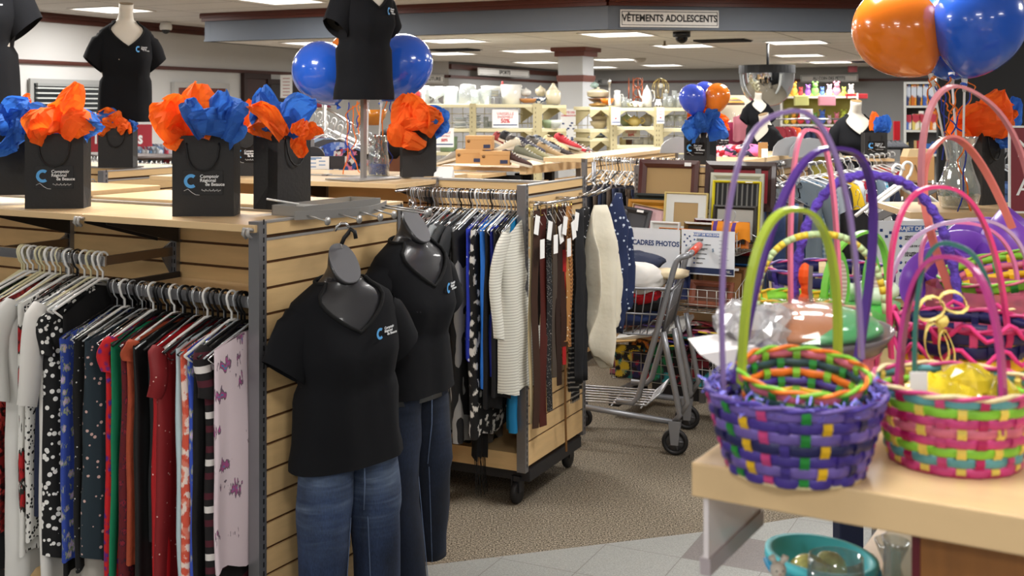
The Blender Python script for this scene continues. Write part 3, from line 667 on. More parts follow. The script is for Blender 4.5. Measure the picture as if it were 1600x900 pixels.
# ---------------------------------------------------------------- middle gondola with belts on its end
O2, A2 = (.0544, 4.895), math.radians(26)
G2 = gondola('wood slatwall gondola on casters with belts and scarves on its end', O2, A2, 2.1, .673, (-.62, -1.25, -1.9))
top_shelf(G2, -2.05, -.61, -.05, .32, 1.366, (-.63, -1.24))
top_shelf(G2, -2.05, -.64, .36, .68, 1.375, (), False)
RZ2 = -A2
rail(G2, -.60, -.03, YR, 1.335, (-.60,), .336, mat=mt('#9a9a9c', .25, .9))
obj('shelf_bar', MB().tube([(-.605, -.06, 1.335), (-.605, .30, 1.335)], .006, 6), CHROME, G2)
def on2(x, z, y=YR): return fr(O2, A2, x, y, z)
row2 = 'middle gondola rail'; grp2 = 'jackets and shawls on the middle gondola'
DK = mt('#0d0d10', .8)
G2L = [
 (-.57, 'sleeveless_shirt', 'pale pink top partly hidden behind the right mannequin neck', mt('#d8b7b4', .85), dict(L=.6, w=0.232)),
 (-.535, 'blouse', 'bright orange blouse peeking beside the coral cardigan', mt('#d8552c', .8), dict(L=.72, w=0.244)),
 (-.505, 'cardigan', 'coral pink cardigan next to the mannequin neck', mt('#b8615a', .85, bump=.3, bs=30), dict(L=.80, w=0.244, th=0.030), .25),
 (-.47, 'sleeveless_shirt', 'black and dark red animal print top', C('multi', '#0f0c0d', ['#5e2a2a', '#0f0c0d', '#b9a49c', '#0f0c0d'], 55), dict(L=.85, w=0.232), .25),
 (-.43, 'shawl', 'black shawl with white diamond and geometric pattern', C('zig', '#0c0c0e', ['#0c0c0e', '#d8d6d0', '#0c0c0e'], 13), dict(L=1.08, w=0.244, th=0.041, slope=.42), .3),
 (-.385, 'jacket', 'grey jacket embroidered with red and gold flowers', C('floral', '#4d4f54', ['#d9c06a', '#b8201c', '#6e6a52'], 9, th=.3), dict(L=.9, w=0.226, th=0.041)),
 (-.255, 'poncho', 'black poncho with bold grey zebra lines', C('zebra', '#0d0d0f', ['#8d8c8a'], 5.5), dict(L=1.10, w=0.232, th=0.035, hemtilt=-.3)),
 (-.345, 'cardigan', 'light grey knit cardigan between embroidered and charcoal jackets', mt('#8c9092', .9), dict(L=.78, w=0.220), .3),
 (-.315, 'jacket', 'charcoal hooded jacket in the middle of the rail', mt('#2c2f31', .7, bump=.4, bs=18), dict(L=.95, w=0.232, th=0.047, slope=.3), .45),
 (-.285, 'jacket', 'dark grey jacket with pale piping', C('vstripe', '#2b2d30', ['#2b2d30', '#2b2d30', '#2b2d30', '#8c8e90', '#2b2d30', '#2b2d30'], 7), dict(L=1.0, w=0.226, th=0.027), .3),
 (-.20, 'blouse', 'royal blue blouse with white embroidered shoulder', C('dots', '#2137b8', ['#d9dcf0'], 34, th=.25), dict(L=.7, w=0.201)),
 (-.175, 'tunic', 'black tunic with white tribal motifs', C('multi', '#0d0d0f', ['#dcdad4', '#0d0d0f', '#0d0d0f', '#0d0d0f'], 44), dict(L=1.02, w=0.207, th=0.034)),
 (-.135, 'sleeveless_shirt', 'bright blue satin top', mt('#2f78d8', .45), dict(L=.8, w=0.189, th=0.035)),
 (-.11, 'sleeveless_shirt', 'black top beside the bright blue satin top', DK, dict(L=.9, w=0.201)),
 (-.09, 'sleeveless_shirt', 'deep royal blue top between two black ones', mt('#20309a', .6), dict(L=.75, w=0.183)),
 (-.072, 'sleeveless_shirt', 'black top left of the white ribbed sweater', mt('#141418', .85), dict(L=.85, w=0.195)),
 (-.055, 'skirt', 'turquoise blue skirt showing below the white sweater', mt('#1380b8', .6), dict(L=1.0, w=.085, th=0.027)),
 (-.033, 'sweater', 'cream white ribbed knit sweater beside the end post', C('rib', '#d9d8cd', ['#aba99e'], 85), dict(L=.82, w=0.189, th=0.041, slope=.5), .42),
]
for i, g in enumerate(G2L):
    garment(g[1], g[2], g[3], on2(g[0], 1.335), RZ2, grp2, sleeve=g[5] if len(g) > 5 else 0, hanger=['clear', 'wire', 'black', 'clear', 'wire', 'clear', 'white'][i % 7], hgroup=row2, ph=RR.uniform(0, 6), **g[4])
for i in range(30): hang(['wire', 'clear', 'wire', 'clear', 'wire', 'wire', 'black', 'wire'][i % 8], on2(-.60+.019*i, 1.335), RZ2+RR.uniform(-.1, .1), row2)
# fringed dark scarves below
for i, (x, y, z, lab) in enumerate(((-.40, .02, .62, 'black fringed scarf hanging lowest under the zebra poncho'), (-.19, .0, .66, 'black fringed scarf hanging under the tribal tunic'))):
    o = obj('scarf', gar_mesh(L=z-.02, w=.05, th=.012, slope=0, neck=.001, ztop=-.02), mt('#0a0a0d', .85)); tag(o, lab, 'scarf'); o.location = on2(x, .85, y-.05); o.rotation_euler = (0, 0, RZ2)
    b = MB()
    for k in range(12): yy = -.05+.009*k; q = RR.uniform(-.01, .01); b.tube([(0, yy, -z+.04), (q, yy+q, -z-.06), (q*2, yy+q*2, -z-.12-abs(q)*3)], .0016, 4)
    obj('fringe', b, mt('#0a0a0d', .85), o)

# belts and scarves on the end of the middle gondola
def peg(x, y, z, ln=.11): return MB().tube([(x, y, z), (x+ln, y, z), (x+ln+.006, y, z+.012)], .004, 6)
BELTS = [(.035, .30, .90, '#cdbb92', 'thin beige belt, leftmost of the belts', .014), (.055, .31, .92, '#3a241a', 'dark brown leather belt second from left', .03), (.03, .335, .50, '#1c1714', 'short black brown belt behind the dark brown ones', .02),
 (.055, .37, .93, '#4a1a14', 'oxblood brown wide belt hanging low', .034), (.07, .40, .87, '#121214', 'black belt with silver glitter', .026), (.06, .43, .74, '#4a4038', 'grey brown woven belt', .022),
 (.07, .455, .78, '#2a1710', 'dark chocolate belt with brass buckle', .024), (.07, .48, .62, '#33190f', 'mahogany belt folded in a loop', .03), (.08, .51, .60, '#a5733c', 'tan studded leather belt with rivets', .02),
 (.08, .535, .63, '#8a5a30', 'tan braided belt right of the studded one', .016), (.06, .555, 1.1, '#6e4a22', 'thin orange brown cord belt reaching near the caster', .008), (.07, .57, .70, '#a11418', 'red strap belt near the cord belt', .018)]
hooks = thing('display_hook', 'chrome double bar of hooks holding the belts', 'hook', (O2[0], O2[1], 0), RZ2)
b = MB()
for y in (.05, .33, .60): b.tube([(.0, y, 1.30), (.09, y, 1.30)], .006, 6)
b.tube([(.09, .03, 1.30), (.09, .62, 1.30)], .006, 8); b.tube([(.03, .03, 1.29), (.03, .62, 1.29)], .005, 8); obj('bar', b, CHROME, hooks)
for y in (.36, .47, .58):
    obj('curl_hook', MB().tube([(.09, y, 1.30), (.13, y, 1.315), (.165, y, 1.335), (.175, y, 1.36), (.155, y, 1.375), (.135, y, 1.368)], .006, 8), CHROME, hooks)
def ye(px_target, x):  # y on the end panel that lands on a column of the picture
    k = (px_target-800)/F; c, s = math.cos(A2), math.sin(A2)
    return (k*(O2[1]-x*s)-O2[0]-x*c)/(s-k*c)
BX = [829, 837, 842, 849, 858, 866, 873, 879, 886, 891, 884, 881]
for i, (x, _, ln, col, lab, hw) in enumerate(BELTS):
    y = ye(BX[i], x); t = thing('belt', lab, 'belt', fr(O2, A2, x, y, 1.29), RZ2, 'belts on the end of the middle gondola')
    b = MB(); m = 10; pts = [(.004*math.sin(i+k*.9), .006*math.sin(i*2+k*.7), -.02-ln*k/m) for k in range(m+1)]
    mat = {4: pat('dots', '#141416', ['#c9c6c0'], 160, th=.2), 8: pat('dots', '#a5733c', ['#e8dcc0'], 60, th=.2), 9: pat('zig', '#6e4522', ['#a87440'], 60)}.get(i, mt(col, .45))
    b.band(pts, (.35, .94, 0), hw*.62, .0018); obj('strap', b, mat, t)
    bb = MB(); q = hw*.8
    bb.tube([(0, -q, -.005), (0, q, -.005), (0, q, -.045), (0, -q, -.045)], .003, 6, loop=True); obj('buckle', bb, mt('#c9a95a' if i % 3 == 0 else '#b9b7b2', .25, 1), t)
    if i not in (2, 10, 11):
        M = MB(); M.M = Matrix.Translation((.03, 0, -.07-.045*((i*2) % 3)-.01*(i % 4))) @ Matrix.Rotation(.25*((i % 3)-1), 4, 'X'); M.box(0, .002, -.021, .021, -.05, .03); obj('price_tag', M, PAPERW, t)
        M2 = MB(); M2.tube([(0, 0, -.03), (.03, 0, -.08)], .0008, 4); obj('tag_string', M2, PAPERW, t)
def scarf(name, lab, mat, px, top, ln, hw, x=.09, th=.02, fringe=0, flare=1.0, ph=0, lean=0, cat='scarf', drape=0):
    """cloth bunched at its hook; drape > 0 opens it into deep folds with an uneven outline"""
    y = ye(px, x); b = MB(); rings = []; n = 40; rows = 18
    for k in range(rows+1):
        v = k/rows; z = top-ln*v; ring = []
        if drape: wl = hw*(.16+.55*math.sin(PI*min(1, v*.9+.02))**.8*(1-.3*v)); wr = hw*(.16+.95*math.sin(PI*min(1, (v*1.05)**1.15*.95))**.9)
        else: wl = wr = hw*(.6+.4*min(1, v*3))*(1+(flare-1)*v)
        for j in range(n):
            a = 2*PI*j/n; c = math.cos(a); yy = (wr if c > 0 else wl)*c
            u = yy/hw
            f = drape*.048*math.sin(u*8.5+ph+1.2*v)*min(1, v*3+.2)+.010*math.sin(u*5+ph+v*3)
            ring.append((th*math.sin(a)*(.5+.5*math.sin(v*3))+f+.01*noise.noise(Vector((u*3, v*6, ph))), yy+lean*v+.012*noise.noise(Vector((v*7, ph, c))), z+drape*(.05*u*u-.03*math.sin(u*7+ph))*v*v))
        rings.append(ring)
    b.loft(rings); o = obj(name, b, mat); tag(o, lab, cat); o.location = fr(O2, A2, x, y, 0); o.rotation_euler = (0, 0, RZ2)
    if fringe:
        f = MB()
        for k in range(14): yy = -hw*flare+2*hw*flare*k/13; f.tube([(0, yy+lean, top-ln+.005), (.004*(k % 3-1), yy+lean, top-ln-fringe)], .0022, 4)
        obj('fringe', f, mat, o)
    return o
scarf('scarf', 'grey striped knit scarf hanging low behind the black necktie scarf', pat('stripe', '#24252a', ['#24252a', '#9a9894'], 45), 899, 1.22, .80, .045, x=.06, fringe=.05)
scarf('scarf', 'long flat black scarf with a small white label', mt('#16171b', .8), 906, 1.25, .78, .05, x=.10, th=.012, ph=1, lean=.02)
scarf('scarf', 'black sequin scarf with silver sparkles beside the cream one', pat('dots', '#0d0d10', ['#c9c9cc'], 75, th=.2), 915, 1.25, .42, .05, x=.085, ph=2)
scarf('scarf', 'black navy patterned scarf behind the black flat scarf', pat('dots', '#15182a', ['#8d93b0'], 60, th=.2), 921, 1.2, .60, .045, x=.07, ph=3)
scarf('shawl', 'cream white shawl with fringed edge on the end rack', mt('#d8d2bf', .9, bump=.3, bs=25), 938, 1.26, .72, .135, x=.15, th=.03, ph=.5, drape=1)
scarf('shawl', 'navy shawl with white feather print beside the cream shawl', pat('dots', '#1c2a50', ['#c9d4e6'], 38, th=.24), 962, 1.29, .66, .13, x=.09, th=.03, ph=2.2, lean=.02, drape=.8)
scarf('scarf', 'teal yellow striped scarf at the right end of the scarves', pat('vstripe', '#1f6a78', ['#d9c95a', '#12343f', '#8fc0c4'], 40), 984, 1.08, .34, .03, x=.10, th=.012, ph=1.4)
# ---------------------------------------------------------------- mannequins and tees
SEC = [(0, .046, .046, .046), (-.06, .044, .048, .048), (-.095, .053, .054, .052), (-.118, .085, .06, .06), (-.138, .128, .068, .065), (-.160, .158, .078, .072), (-.20, .174, .092, .08), (-.26, .170, .108, .085),
       (-.32, .165, .125, .08), (-.38, .150, .115, .072), (-.46, .134, .092, .068), (-.54, .150, .095, .085), (-.62, .170, .10, .10), (-.70, .176, .10, .10), (-.80, .176, .10, .10)]
def sec(z):
    if z >= 0: return SEC[0][1:]
    for (a, b_) in zip(SEC, SEC[1:]):
        if b_[0] <= z <= a[0]:
            t = (a[0]-z)/(a[0]-b_[0]); return tuple(a[i]*(1-t)+b_[i]*t for i in (1, 2, 3))
    return SEC[-1][1:]
def bpt(z, a, off=0, loose=0):
    hw, df, db = sec(z); c, s = math.cos(a), math.sin(a)
    if loose:
        k = min(1, max(0, (-z-.28)/.15)); m = sec(-.32)
        hw = max(hw, m[0]*.97*k); df = max(df, .108*k); db = max(db, .088*k)
    d = df if s < 0 else db
    bust = 0
    if s < 0: bust = .018*math.exp(-((z+.31)/.06)**2)*abs(math.sin(2*a))
    return Vector(((hw+off)*math.copysign(abs(c)**.85, c), (d+bust+off)*math.copysign(abs(s)**.9, s), z))
def c_logo(parent, loc, s, rot=(PI/2, 0, 0), full=True, mirror=False):
    b = MB(); rings = []
    for k in range(19):
        a = math.radians(52+k*14.2); r1, r2 = .5, .27
        ca, sa = math.cos(a), math.sin(a)
        rings.append([(r1*ca*s, r1*sa*s, 0), (r2*ca*s, r2*sa*s, 0), (r2*ca*s, r2*sa*s, .02*s), (r1*ca*s, r1*sa*s, .02*s)])
    b.loft(rings, sm=False); obj('emblem', b, LOGOB, parent, loc=loc, rot=rot)
    M = Matrix.Translation(loc) @ Matrix.Rotation(rot[2], 4, 'Z') @ Matrix.Rotation(rot[0], 4, 'X')
    p = M @ Vector((.62*s, .05*s, .01*s))
    if full: text('Comptoir\nRégional\n    de Beauce', .33*s, LOGOW, parent, p, rot, bold=.004*s, align='LEFT')
def body(t, mat, top_slant=.03, pole=None, cap=None):
    b = MB(); rings = []; n = 28
    for i, z in enumerate([0, -.03, -.06, -.08, -.095, -.108, -.118, -.128, -.138, -.15, -.165, -.18, -.20, -.23, -.26, -.29, -.32, -.35, -.38, -.42, -.46, -.5, -.54, -.58, -.62]):
        ring = [bpt(z, 2*PI*j/n) for j in range(n)]
        if i < 4:
            for p in ring: p.z -= top_slant*(1-i/4)*(.5-p.y/.1); p.y -= .03*(1-i/4)
        if -.2 < z < -.09:
            for j, p in enumerate(ring):
                if p.y < 0: p.y += .006*math.exp(-((abs(p.x)-.05)/.02)**2)
        rings.append(ring)
    b.loft(rings); o = obj('torso_form', b, mat, t)
    if cap:
        cb = MB(); rr = [p*1.0 for p in rings[0]]
        cb.loft([[Vector((p.x*.98, p.y, p.z+.001)) for p in rr], [Vector((p.x*.98, p.y, p.z+.004)) for p in rr]], sm=False); obj('neck_cap', cb, cap, o)
    return o
def tee(t, hem=-.66, vdepth=.25, seed=0, logo=True, sleeve=.17, full=True):
    b = MB(); n = 48; rows = 22; rings = []
    for i in range(rows+1):
        v = i/rows; ring = []
        for j in range(n):
            a = 2*PI*j/n; s = -math.sin(a); ang = abs(((math.degrees(a)+90+180) % 360)-180)
            zn = -.099-.010*(abs(math.cos(a)))**2
            if ang < 58: zn = -.105-(vdepth-.105)*(1-ang/58)**1.0
            z = zn*(1-v)+hem*v
            p = bpt(z, a, .007, 1)
            nz = noise.noise(Vector((p.x*7+seed, p.y*7, z*6)))*.010+noise.noise(Vector((p.x*14+seed, p.y*14, z*3+p.x*9)))*.009
            k = min(1, v*2.5)
            dirv = Vector((p.x, p.y, 0)).normalized(); ring.append(p+dirv*nz*k+dirv*.012*max(0, v-.6))
        rings.append(ring)
    b.loft(rings, caps=False)
    o = obj('tshirt', b, TEE, t)
    cb = MB(); cb.tube([p+Vector((p.x, p.y, 0)).normalized()*.002 for p in rings[0]], .006, 6, loop=True); obj('neckband', cb, mt('#08090b', .9), o)
    for sg in (-1, 1):
        sb = MB(); sr = []
        for i in range(8):
            v = i/7; c = Vector((sg*(.128+.074*v), .0, -.205-.115*v-.03*v*v)); ax = Vector((sg*.6, 0, -.8)).normalized(); up = Vector((sg*.80, 0, .60)); w = .072+.004*v
            sr.append([c+up*(w*math.cos(2*PI*q/18)*(1 if v > .15 else .8))+Vector((0, 1, 0))*((.066-.006*v)*math.sin(2*PI*q/18))+up*.006*noise.noise(c*12+Vector((q, seed, 0))) for q in range(18)])
        sb.loft(sr, caps=False); s_ = obj('sleeve', sb, TEE, o)
        eb = MB(); eb.loft([[p*1.0 for p in sr[-2]], [sr[-2][0]*.5+sr[-2][9]*.5+(p-(sr[-2][0]*.5+sr[-2][9]*.5))*.2 for p in sr[-2]]], caps=False); obj('sleeve_shade', eb, mt('#060608', .95), s_)  # dark cap across the sleeve end stands in for the shade inside
    if logo: c_logo(o, (.058, bpt(-.262, -PI/2+.55, .014, 1).y-.014, -.262), .034, (PI/2, 0, .36), full)
    return o
def stand(t, h, hem=-.6, base=(.10, .10)):
    b = MB(); b.box(-.012, .012, -.012, .012, h, hem); p = obj('pole', b, mt('#9b9794', .4, .5), t)
    obj('base_plate', MB().box(-base[0], base[0], -base[1], base[1], h, h+.006), mt('#a5a3a0', .4, .5), t, bevel=.001)
BODYW = mt('#d9d3c6', .6); BODYB = mt('#2a2a2d', .36, coat=.2); CAPG = mt('#67676b', .7)
def mannequin(label, loc, yaw, s=1.0, mat=BODYW, basez=None, seed=0, cap=mt('#8a7048', .5), hem=-.66, slant=.02, roll=0, full=True, base=(.1, .1), group=None):
    t = thing('mannequin', label, 'mannequin', loc, yaw); t.scale = (s*(1 if basez is None else .84), s*.9, s); t.rotation_euler = (0, roll, yaw)
    body(t, mat, slant, cap=cap); tee(t, hem, seed=seed, full=full)
    if basez is not None: stand(t, (basez-loc[2])/s, base=base)
    return t
def denim(h, dark):
    mm, nt, b = newmat('denim'); L = nt.links.new; b.inputs['Roughness'].default_value = .9
    tc = N(nt, 'ShaderNodeTexCoord'); n1 = N(nt, 'ShaderNodeTexNoise'); n1.inputs['Scale'].default_value = 6; n1.inputs['Detail'].default_value = 6
    mp = N(nt, 'ShaderNodeMapping'); mp.inputs['Scale'].default_value = (1, 1, .35); L(tc.outputs['Object'], mp.inputs[0]); L(mp.outputs[0], n1.inputs['Vector'])
    n2 = N(nt, 'ShaderNodeTexNoise'); n2.inputs['Scale'].default_value = 260; L(mp.outputs[0], n2.inputs['Vector'])
    mq = N(nt, 'ShaderNodeMapping'); mq.inputs['Scale'].default_value = (5, 5, 42); mq.inputs['Rotation'].default_value = (0, .12, 0); L(tc.outputs['Object'], mq.inputs[0])
    w = N(nt, 'ShaderNodeTexNoise'); w.inputs['Scale'].default_value = 1.0; w.inputs['Detail'].default_value = 2; w.inputs['Distortion'].default_value = .6; L(mq.outputs[0], w.inputs['Vector'])
    pw = N(nt, 'ShaderNodeMath', operation='POWER'); L(w.outputs['Fac'], pw.inputs[0]); pw.inputs[1].default_value = 3
    sp = N(nt, 'ShaderNodeSeparateXYZ'); L(tc.outputs['Object'], sp.inputs[0])
    mr = N(nt, 'ShaderNodeMapRange'); L(sp.outputs[2], mr.inputs[0]); mr.inputs[1].default_value = -.92; mr.inputs[2].default_value = -.66; mr.inputs[3].default_value = 0; mr.inputs[4].default_value = dark
    ml = N(nt, 'ShaderNodeMath', operation='MULTIPLY'); L(pw.outputs[0], ml.inputs[0]); L(mr.outputs[0], ml.inputs[1])
    cr = N(nt, 'ShaderNodeValToRGB'); e = cr.color_ramp.elements; c = lin(h); e[0].position = .35; e[0].color = tuple(x*.5 for x in c[:3])+(1,); e[1].position = .72; e[1].color = tuple(min(1, x*2.1) for x in c[:3])+(1,)
    L(n1.outputs['Fac'], cr.inputs[0])
    m1 = N(nt, 'ShaderNodeMixRGB', blend_type='OVERLAY'); m1.inputs[0].default_value = .6; L(cr.outputs[0], m1.inputs[1]); L(n2.outputs['Fac'], m1.inputs[2])
    m2 = N(nt, 'ShaderNodeMixRGB'); L(ml.outputs[0], m2.inputs[0]); L(m1.outputs[0], m2.inputs[1]); m2.inputs[2].default_value = lin('#8fa3bd'); L(m2.outputs[0], b.inputs['Base Color'])
    return mm
def jeans(t, mat, feet, crotch=-.80, r=(.084, .082, .072, .058), top=-.56):
    j = None; tops = []
    b = MB()
    for sg, foot in zip((-1, 1), feet):
        rings = []; hip = Vector((sg*.066, 0, top)); foot = Vector(foot); m = 18
        for i in range(m+1):
            v = i/m; z = top+(foot.z-top)*v
            kz = (z-crotch)/(foot.z-crotch) if z < crotch else 0
            c = hip.lerp(Vector((sg*.088, -.005, crotch)), min(1, (top-z)/(top-crotch))) if z >= crotch else Vector((sg*.088, -.005, crotch)).lerp(foot, kz)
            rx = r[0]+(r[1]-r[0])*min(1, (top-z)/(top-crotch)) if z >= crotch else r[1]+(r[3]-r[1])*kz; ry = rx*(1.12 if z >= crotch else 1.0)
            ring = []
            for q in range(22):
                a = 2*PI*q/22; p = Vector((c.x+rx*math.cos(a), c.y+ry*math.sin(a), z)); nz = noise.noise(Vector((p.x*14+sg, p.y*14, z*11)))*.008
                ring.append(p+Vector((math.cos(a), math.sin(a), 0))*nz)
            rings.append(ring)
        b.loft(rings)
    o = obj('jeans', b, mat, t)
    sb = MB(); sb.tube([(0.004, -.098, top), (0.004, -.096, -.7), (.012, -.07, crotch+.015)], .0022, 5)
    for sg, foot in zip((-1, 1), feet):
        f = Vector(foot); sb.tube([Vector((sg*.088-sg*(r[1]*.72), -.062, crotch)).lerp(f+Vector((-sg*r[3]*.72, -.045, 0)), k/6) for k in range(7)], .0016, 5)
    obj('seam', sb, mt('#5e6f8c', .9), o)
    wb = MB(); wb.loft([[bpt(-.6, 2*PI*q/24, -.004)+Vector((0, 0, dz)) for q in range(24)] for dz in (0, .04)], caps=False); obj('waistband', wb, mat, o)
    return o
m1 = mannequin('dark grey mannequin in black tee and faded jeans, hung nearest on the slatwall end', (W(530, 300, 3.42).x, 3.42, 1.30), math.radians(40), 1.0, BODYB, None, 1, CAPG, -.645, .115, roll=-math.radians(2.5))
jeans(m1, denim('#1f2e4b', 1.1), [(-.105, .02, -1.27), (.10, .03, -1.27)])
m2 = mannequin('dark grey mannequin in black tee and dark jeans, hung behind the first one', (W(641, 300, 3.79).x, 3.79, 1.375), math.radians(56), 1.0, BODYB, None, 5, CAPG, -.60, .115)
jeans(m2, denim('#101a2d', .1), [(-.06, -.06, -1.25), (.13, .02, -1.19)], crotch=-.85)
def world_tube(t, nm, pts, r, mat, n=8):
    b = MB(); inv = t.matrix_world.inverted() if False else (Matrix.Translation(t.location) @ t.rotation_euler.to_matrix().to_4x4()).inverted()
    b.tube([inv @ p for p in pts], r, n); return obj(nm, b, mat, t)
d = 3.42
hk = world_tube(m1, 'hanging_hook', [W(523, 361, d), W(526, 354, d), W(533, 349, d), W(541, 349, d), W(546, 355, d)], .0045, CHROME)
b2 = world_tube(m1, 'hook_cover', [W(557, 373, d), W(555, 362, d), W(548, 358, d), W(545, 364, d), W(538, 372, d), W(534, 381, d)], .0065, BLACK)
world_tube(m1, 'hook_rod', [W(534, 380, d), W(534, 396, d+.02)], .003, CHROME)
d = 3.8
world_tube(m2, 'hanging_hook', [W(638, 320, d), W(641, 312, d), W(646, 318, d), W(641, 328, d), W(644, 345, d+.02)], .0045, CHROME)

# arc tray on top of the end panel
tr = thing('accessory_display', 'grey metal arc display tray with pegs on the slatwall end', 'display', (O1[0], O1[1], 0), RZ1)
arc = lambda t: Vector((.03+.095*math.sin(PI*t)*(1-.25*t), .12+.46*t, 0))
b = MB(); b.loft([[arc(k/20)+Vector((0, 0, z))+Vector((w, 0, 0)) for z, w in ((1.372, 0), (1.398, 0), (1.398, .003), (1.372, .003))] for k in range(21)], sm=False); obj('arc_band', b, mt('#9a9996', .4, .5), tr)
b = MB()
for x0, x1, y0, y1 in ((-.10, -.097, .17, .56), (.02, .023, .17, .56), (-.10, .02, .17, .173), (-.10, .02, .557, .56)): b.box(x0, x1, y0, y1, 1.378, 1.408)
b.box(-.10, .02, .17, .56, 1.376, 1.379); obj('tray', b, mt('#9a9996', .4, .5), tr)
obj('divider', MB().box(-.1, .02, .28, .283, 1.379, 1.404), WHITEP, tr)
for k, (tt, ln) in enumerate(((.07, .075), (.27, .075), (.45, .075), (.64, .075), (.82, .17), (.95, .17))):
    p = arc(tt)+Vector((0, 0, 1.384)); e = p+Vector((ln, ln*.05, -.014)); b = MB(); b.tube([p, e], .0028, 6); b.M = Matrix.Translation(e) @ Matrix.Rotation(PI/2, 4, 'Y'); b.lathe([(.0125, -.002), (.0125, .002)], 14)
    obj('peg', b, mt('#a9a8a6', .35, .6), tr)
obj('stick', MB().tube([(-.07, .26, 1.405), (-.12, .17, 1.425)], .003, 6), WHITEP, tr)

# tee displays on poles
mannequin('black tee on a white bust and pole, left one against the left wall', W(196, 4, 6.5), .48, 1.02, BODYW, 1.375, 2, cap=mt('#7a6a50', .6))
mannequin('black tee on a pole between the two big blue balloons', (W(568, 0, 5.43).x, 5.43, 2.43), .88, 1.04, BODYW, 1.368, 3, base=(.16, .12))
mannequin('dark long shirt on a bust cut off at the left picture edge', (W(-40, 0, 4.6).x, 4.6, 2.42), .2, 1.15, BODYW, 1.40, 4)
mannequin('small black tee on white bust below the mirror dome', W(1184, 143, 11.0), .1, .82, BODYW, 0, 6)
mannequin('black tee on a white bust turned left, in front of the mirror dome', W(1196, 176, 9.0), -.95, .92, BODYW, 1.376, 7, slant=.03)
mannequin('black tee on a white bust before the AU COIN DES PETITS sign', W(1336, 156, 9.9), .03, 1.2, BODYW, 0, 8)

# ---------------------------------------------------------------- gift bags, tissue
BAG = mt('#201f1f', .62, bump=.08, bs=90); BAGI = mt('#171616', .8)
def bag(label, loc, rz, w=.19, dp=.095, h=.25, logo=True, mat=None):
    t = thing('gift_bag', label, 'bag', loc, rz, None); mat = mat or BAG
    x, y = w/2, dp/2; b = MB(); q = .006
    b.add([(-x, -y, 0), (x, -y, 0), (x, y, 0), (-x, y, 0), (-x, -y, h), (x, -y, h), (x, y, h), (-x, y, h), (x-.012, 0, h), (x-.012, 0, h*.30), (x, 0, .0), (-x+.012, 0, h), (-x+.012, 0, h*.30), (-x, 0, 0), (x, -y, h*.22), (x, y, h*.22), (-x, -y, h*.22), (-x, y, h*.22)],
          [(0, 3, 2, 1), (0, 1, 14, 5, 4, 16), (2, 3, 17, 7, 6, 15), (1, 10, 9, 14), (10, 2, 15, 9), (14, 9, 8, 5), (9, 15, 6, 8), (3, 13, 12, 17), (13, 0, 16, 12), (16, 12, 11, 4), (12, 17, 7, 11)])
    obj('bag_body', b, mat, t)
    f = MB(); f.box(-x, x, -y-.0006, -y+.003, h-.035, h+.001); f.box(-x, x, y-.003, y+.0006, h-.035, h+.001); obj('top_fold', f, mat, t)
    for s in (-1, 1):
        yy = s*(y+.004); obj('cord_handle', MB().tube([(-.26*w, s*(y+.002), h-.022), (-.27*w, yy, h-.035)]+[(-.26*w*math.cos(PI*k/8), yy+s*.006*math.sin(PI*k/8), h-.045-.065*math.sin(PI*k/8)) for k in range(9)]+[(.27*w, yy, h-.035), (.26*w, s*(y+.002), h-.022)], .0028, 6), BLACK, t)
    if logo:
        l = obj('label', MB().box(-.062, .062, -y-.0022, -y-.0010, h*.27, h*.27+.075), mt('#1b191a', .22), t)
        c_logo(l, (-.036, -y-.0028, h*.27+.042), .044, (PI/2, 0, 0))
        b = MB(); b.tube([(-.058+.012*k, -y-.0026, h*.27+.012+.006*math.sin(k*1.3)-(.008 if 1 < k < 5 else 0)) for k in range(5)], .0007, 4); b.tube([(-.004+.0016*k, -y-.0026, h*.27+.013+.0028*math.sin(k*1.7)+.002*math.sin(k*.9)) for k in range(38)], .0006, 4); obj('swirl', b, LOGOW, l)
    return t
def tissue(label, mat, d, basepx, tips, seed=0, wd=.035, group='tissue paper in the gift bags'):
    b = MB(); r = random.Random(seed); B0 = W(basepx[0], basepx[1], d)
    sc = d/F
    for i, tp in enumerate(tips):
        T = W(tp[0], tp[1], d+r.uniform(-.04, .04)); hwf = (tp[2] if len(tp) > 2 else 24)*sc
        Bp = B0+Vector(((tp[0]-basepx[0])*sc*.25, r.uniform(-.02, .02), 0))
        axis = T-Bp; side = Vector((axis.z, 0, -axis.x)).normalized(); bulge = Vector((0, -1, 0))*r.uniform(.0, .045)
        up = Vector((0, 0, 1))*axis.length*(.22 if abs(axis.x) > .5*abs(axis.z) else .0)
        rings = []; ph = r.uniform(0, 6); m = 9; nu = 9
        for k in range(m+1):
            v = k/m; c = Bp+axis*v+(up+bulge)*math.sin(PI*v)
            hw = hwf*(.8+1.5*v)*(max(0.03, 1-v)**.6)*1.25; row = []
            for j in range(nu):
                u = -1+2*j/(nu-1); q = Vector((seed*3+i*7+u*2.2, v*3.2, i*1.7))
                dep = .55*hwf*math.sin(2.4*u+ph+v*1.5)+.026*noise.noise(q*.8)+.008*noise.noise(q*2.6)
                row.append(c+side*(u*hw)+Vector((.007*noise.noise(q*1.2), dep, .010*noise.noise(q*1.1+Vector((9, 0, 0))))))
            rings.append(row)
        b.loft(rings, closed=False, caps=False, sm=False)
    o = obj('tissue_paper', b, mat); tag(o, label, 'tissue paper', group); return o
def bagz(px, py, z=1.366): d = DZ(py, z); return W(px, py, d), d
def bag_px(label, px, py, rz=0, z=1.366, **k):
    p, d = bagz(px, py, z); bag(label, Vector((p.x, p.y+.045, z)), rz, **k); return d
d = bag_px('black gift bag with label at the left picture edge, behind another bag', -6, 305, .1, 1.400, logo=False)
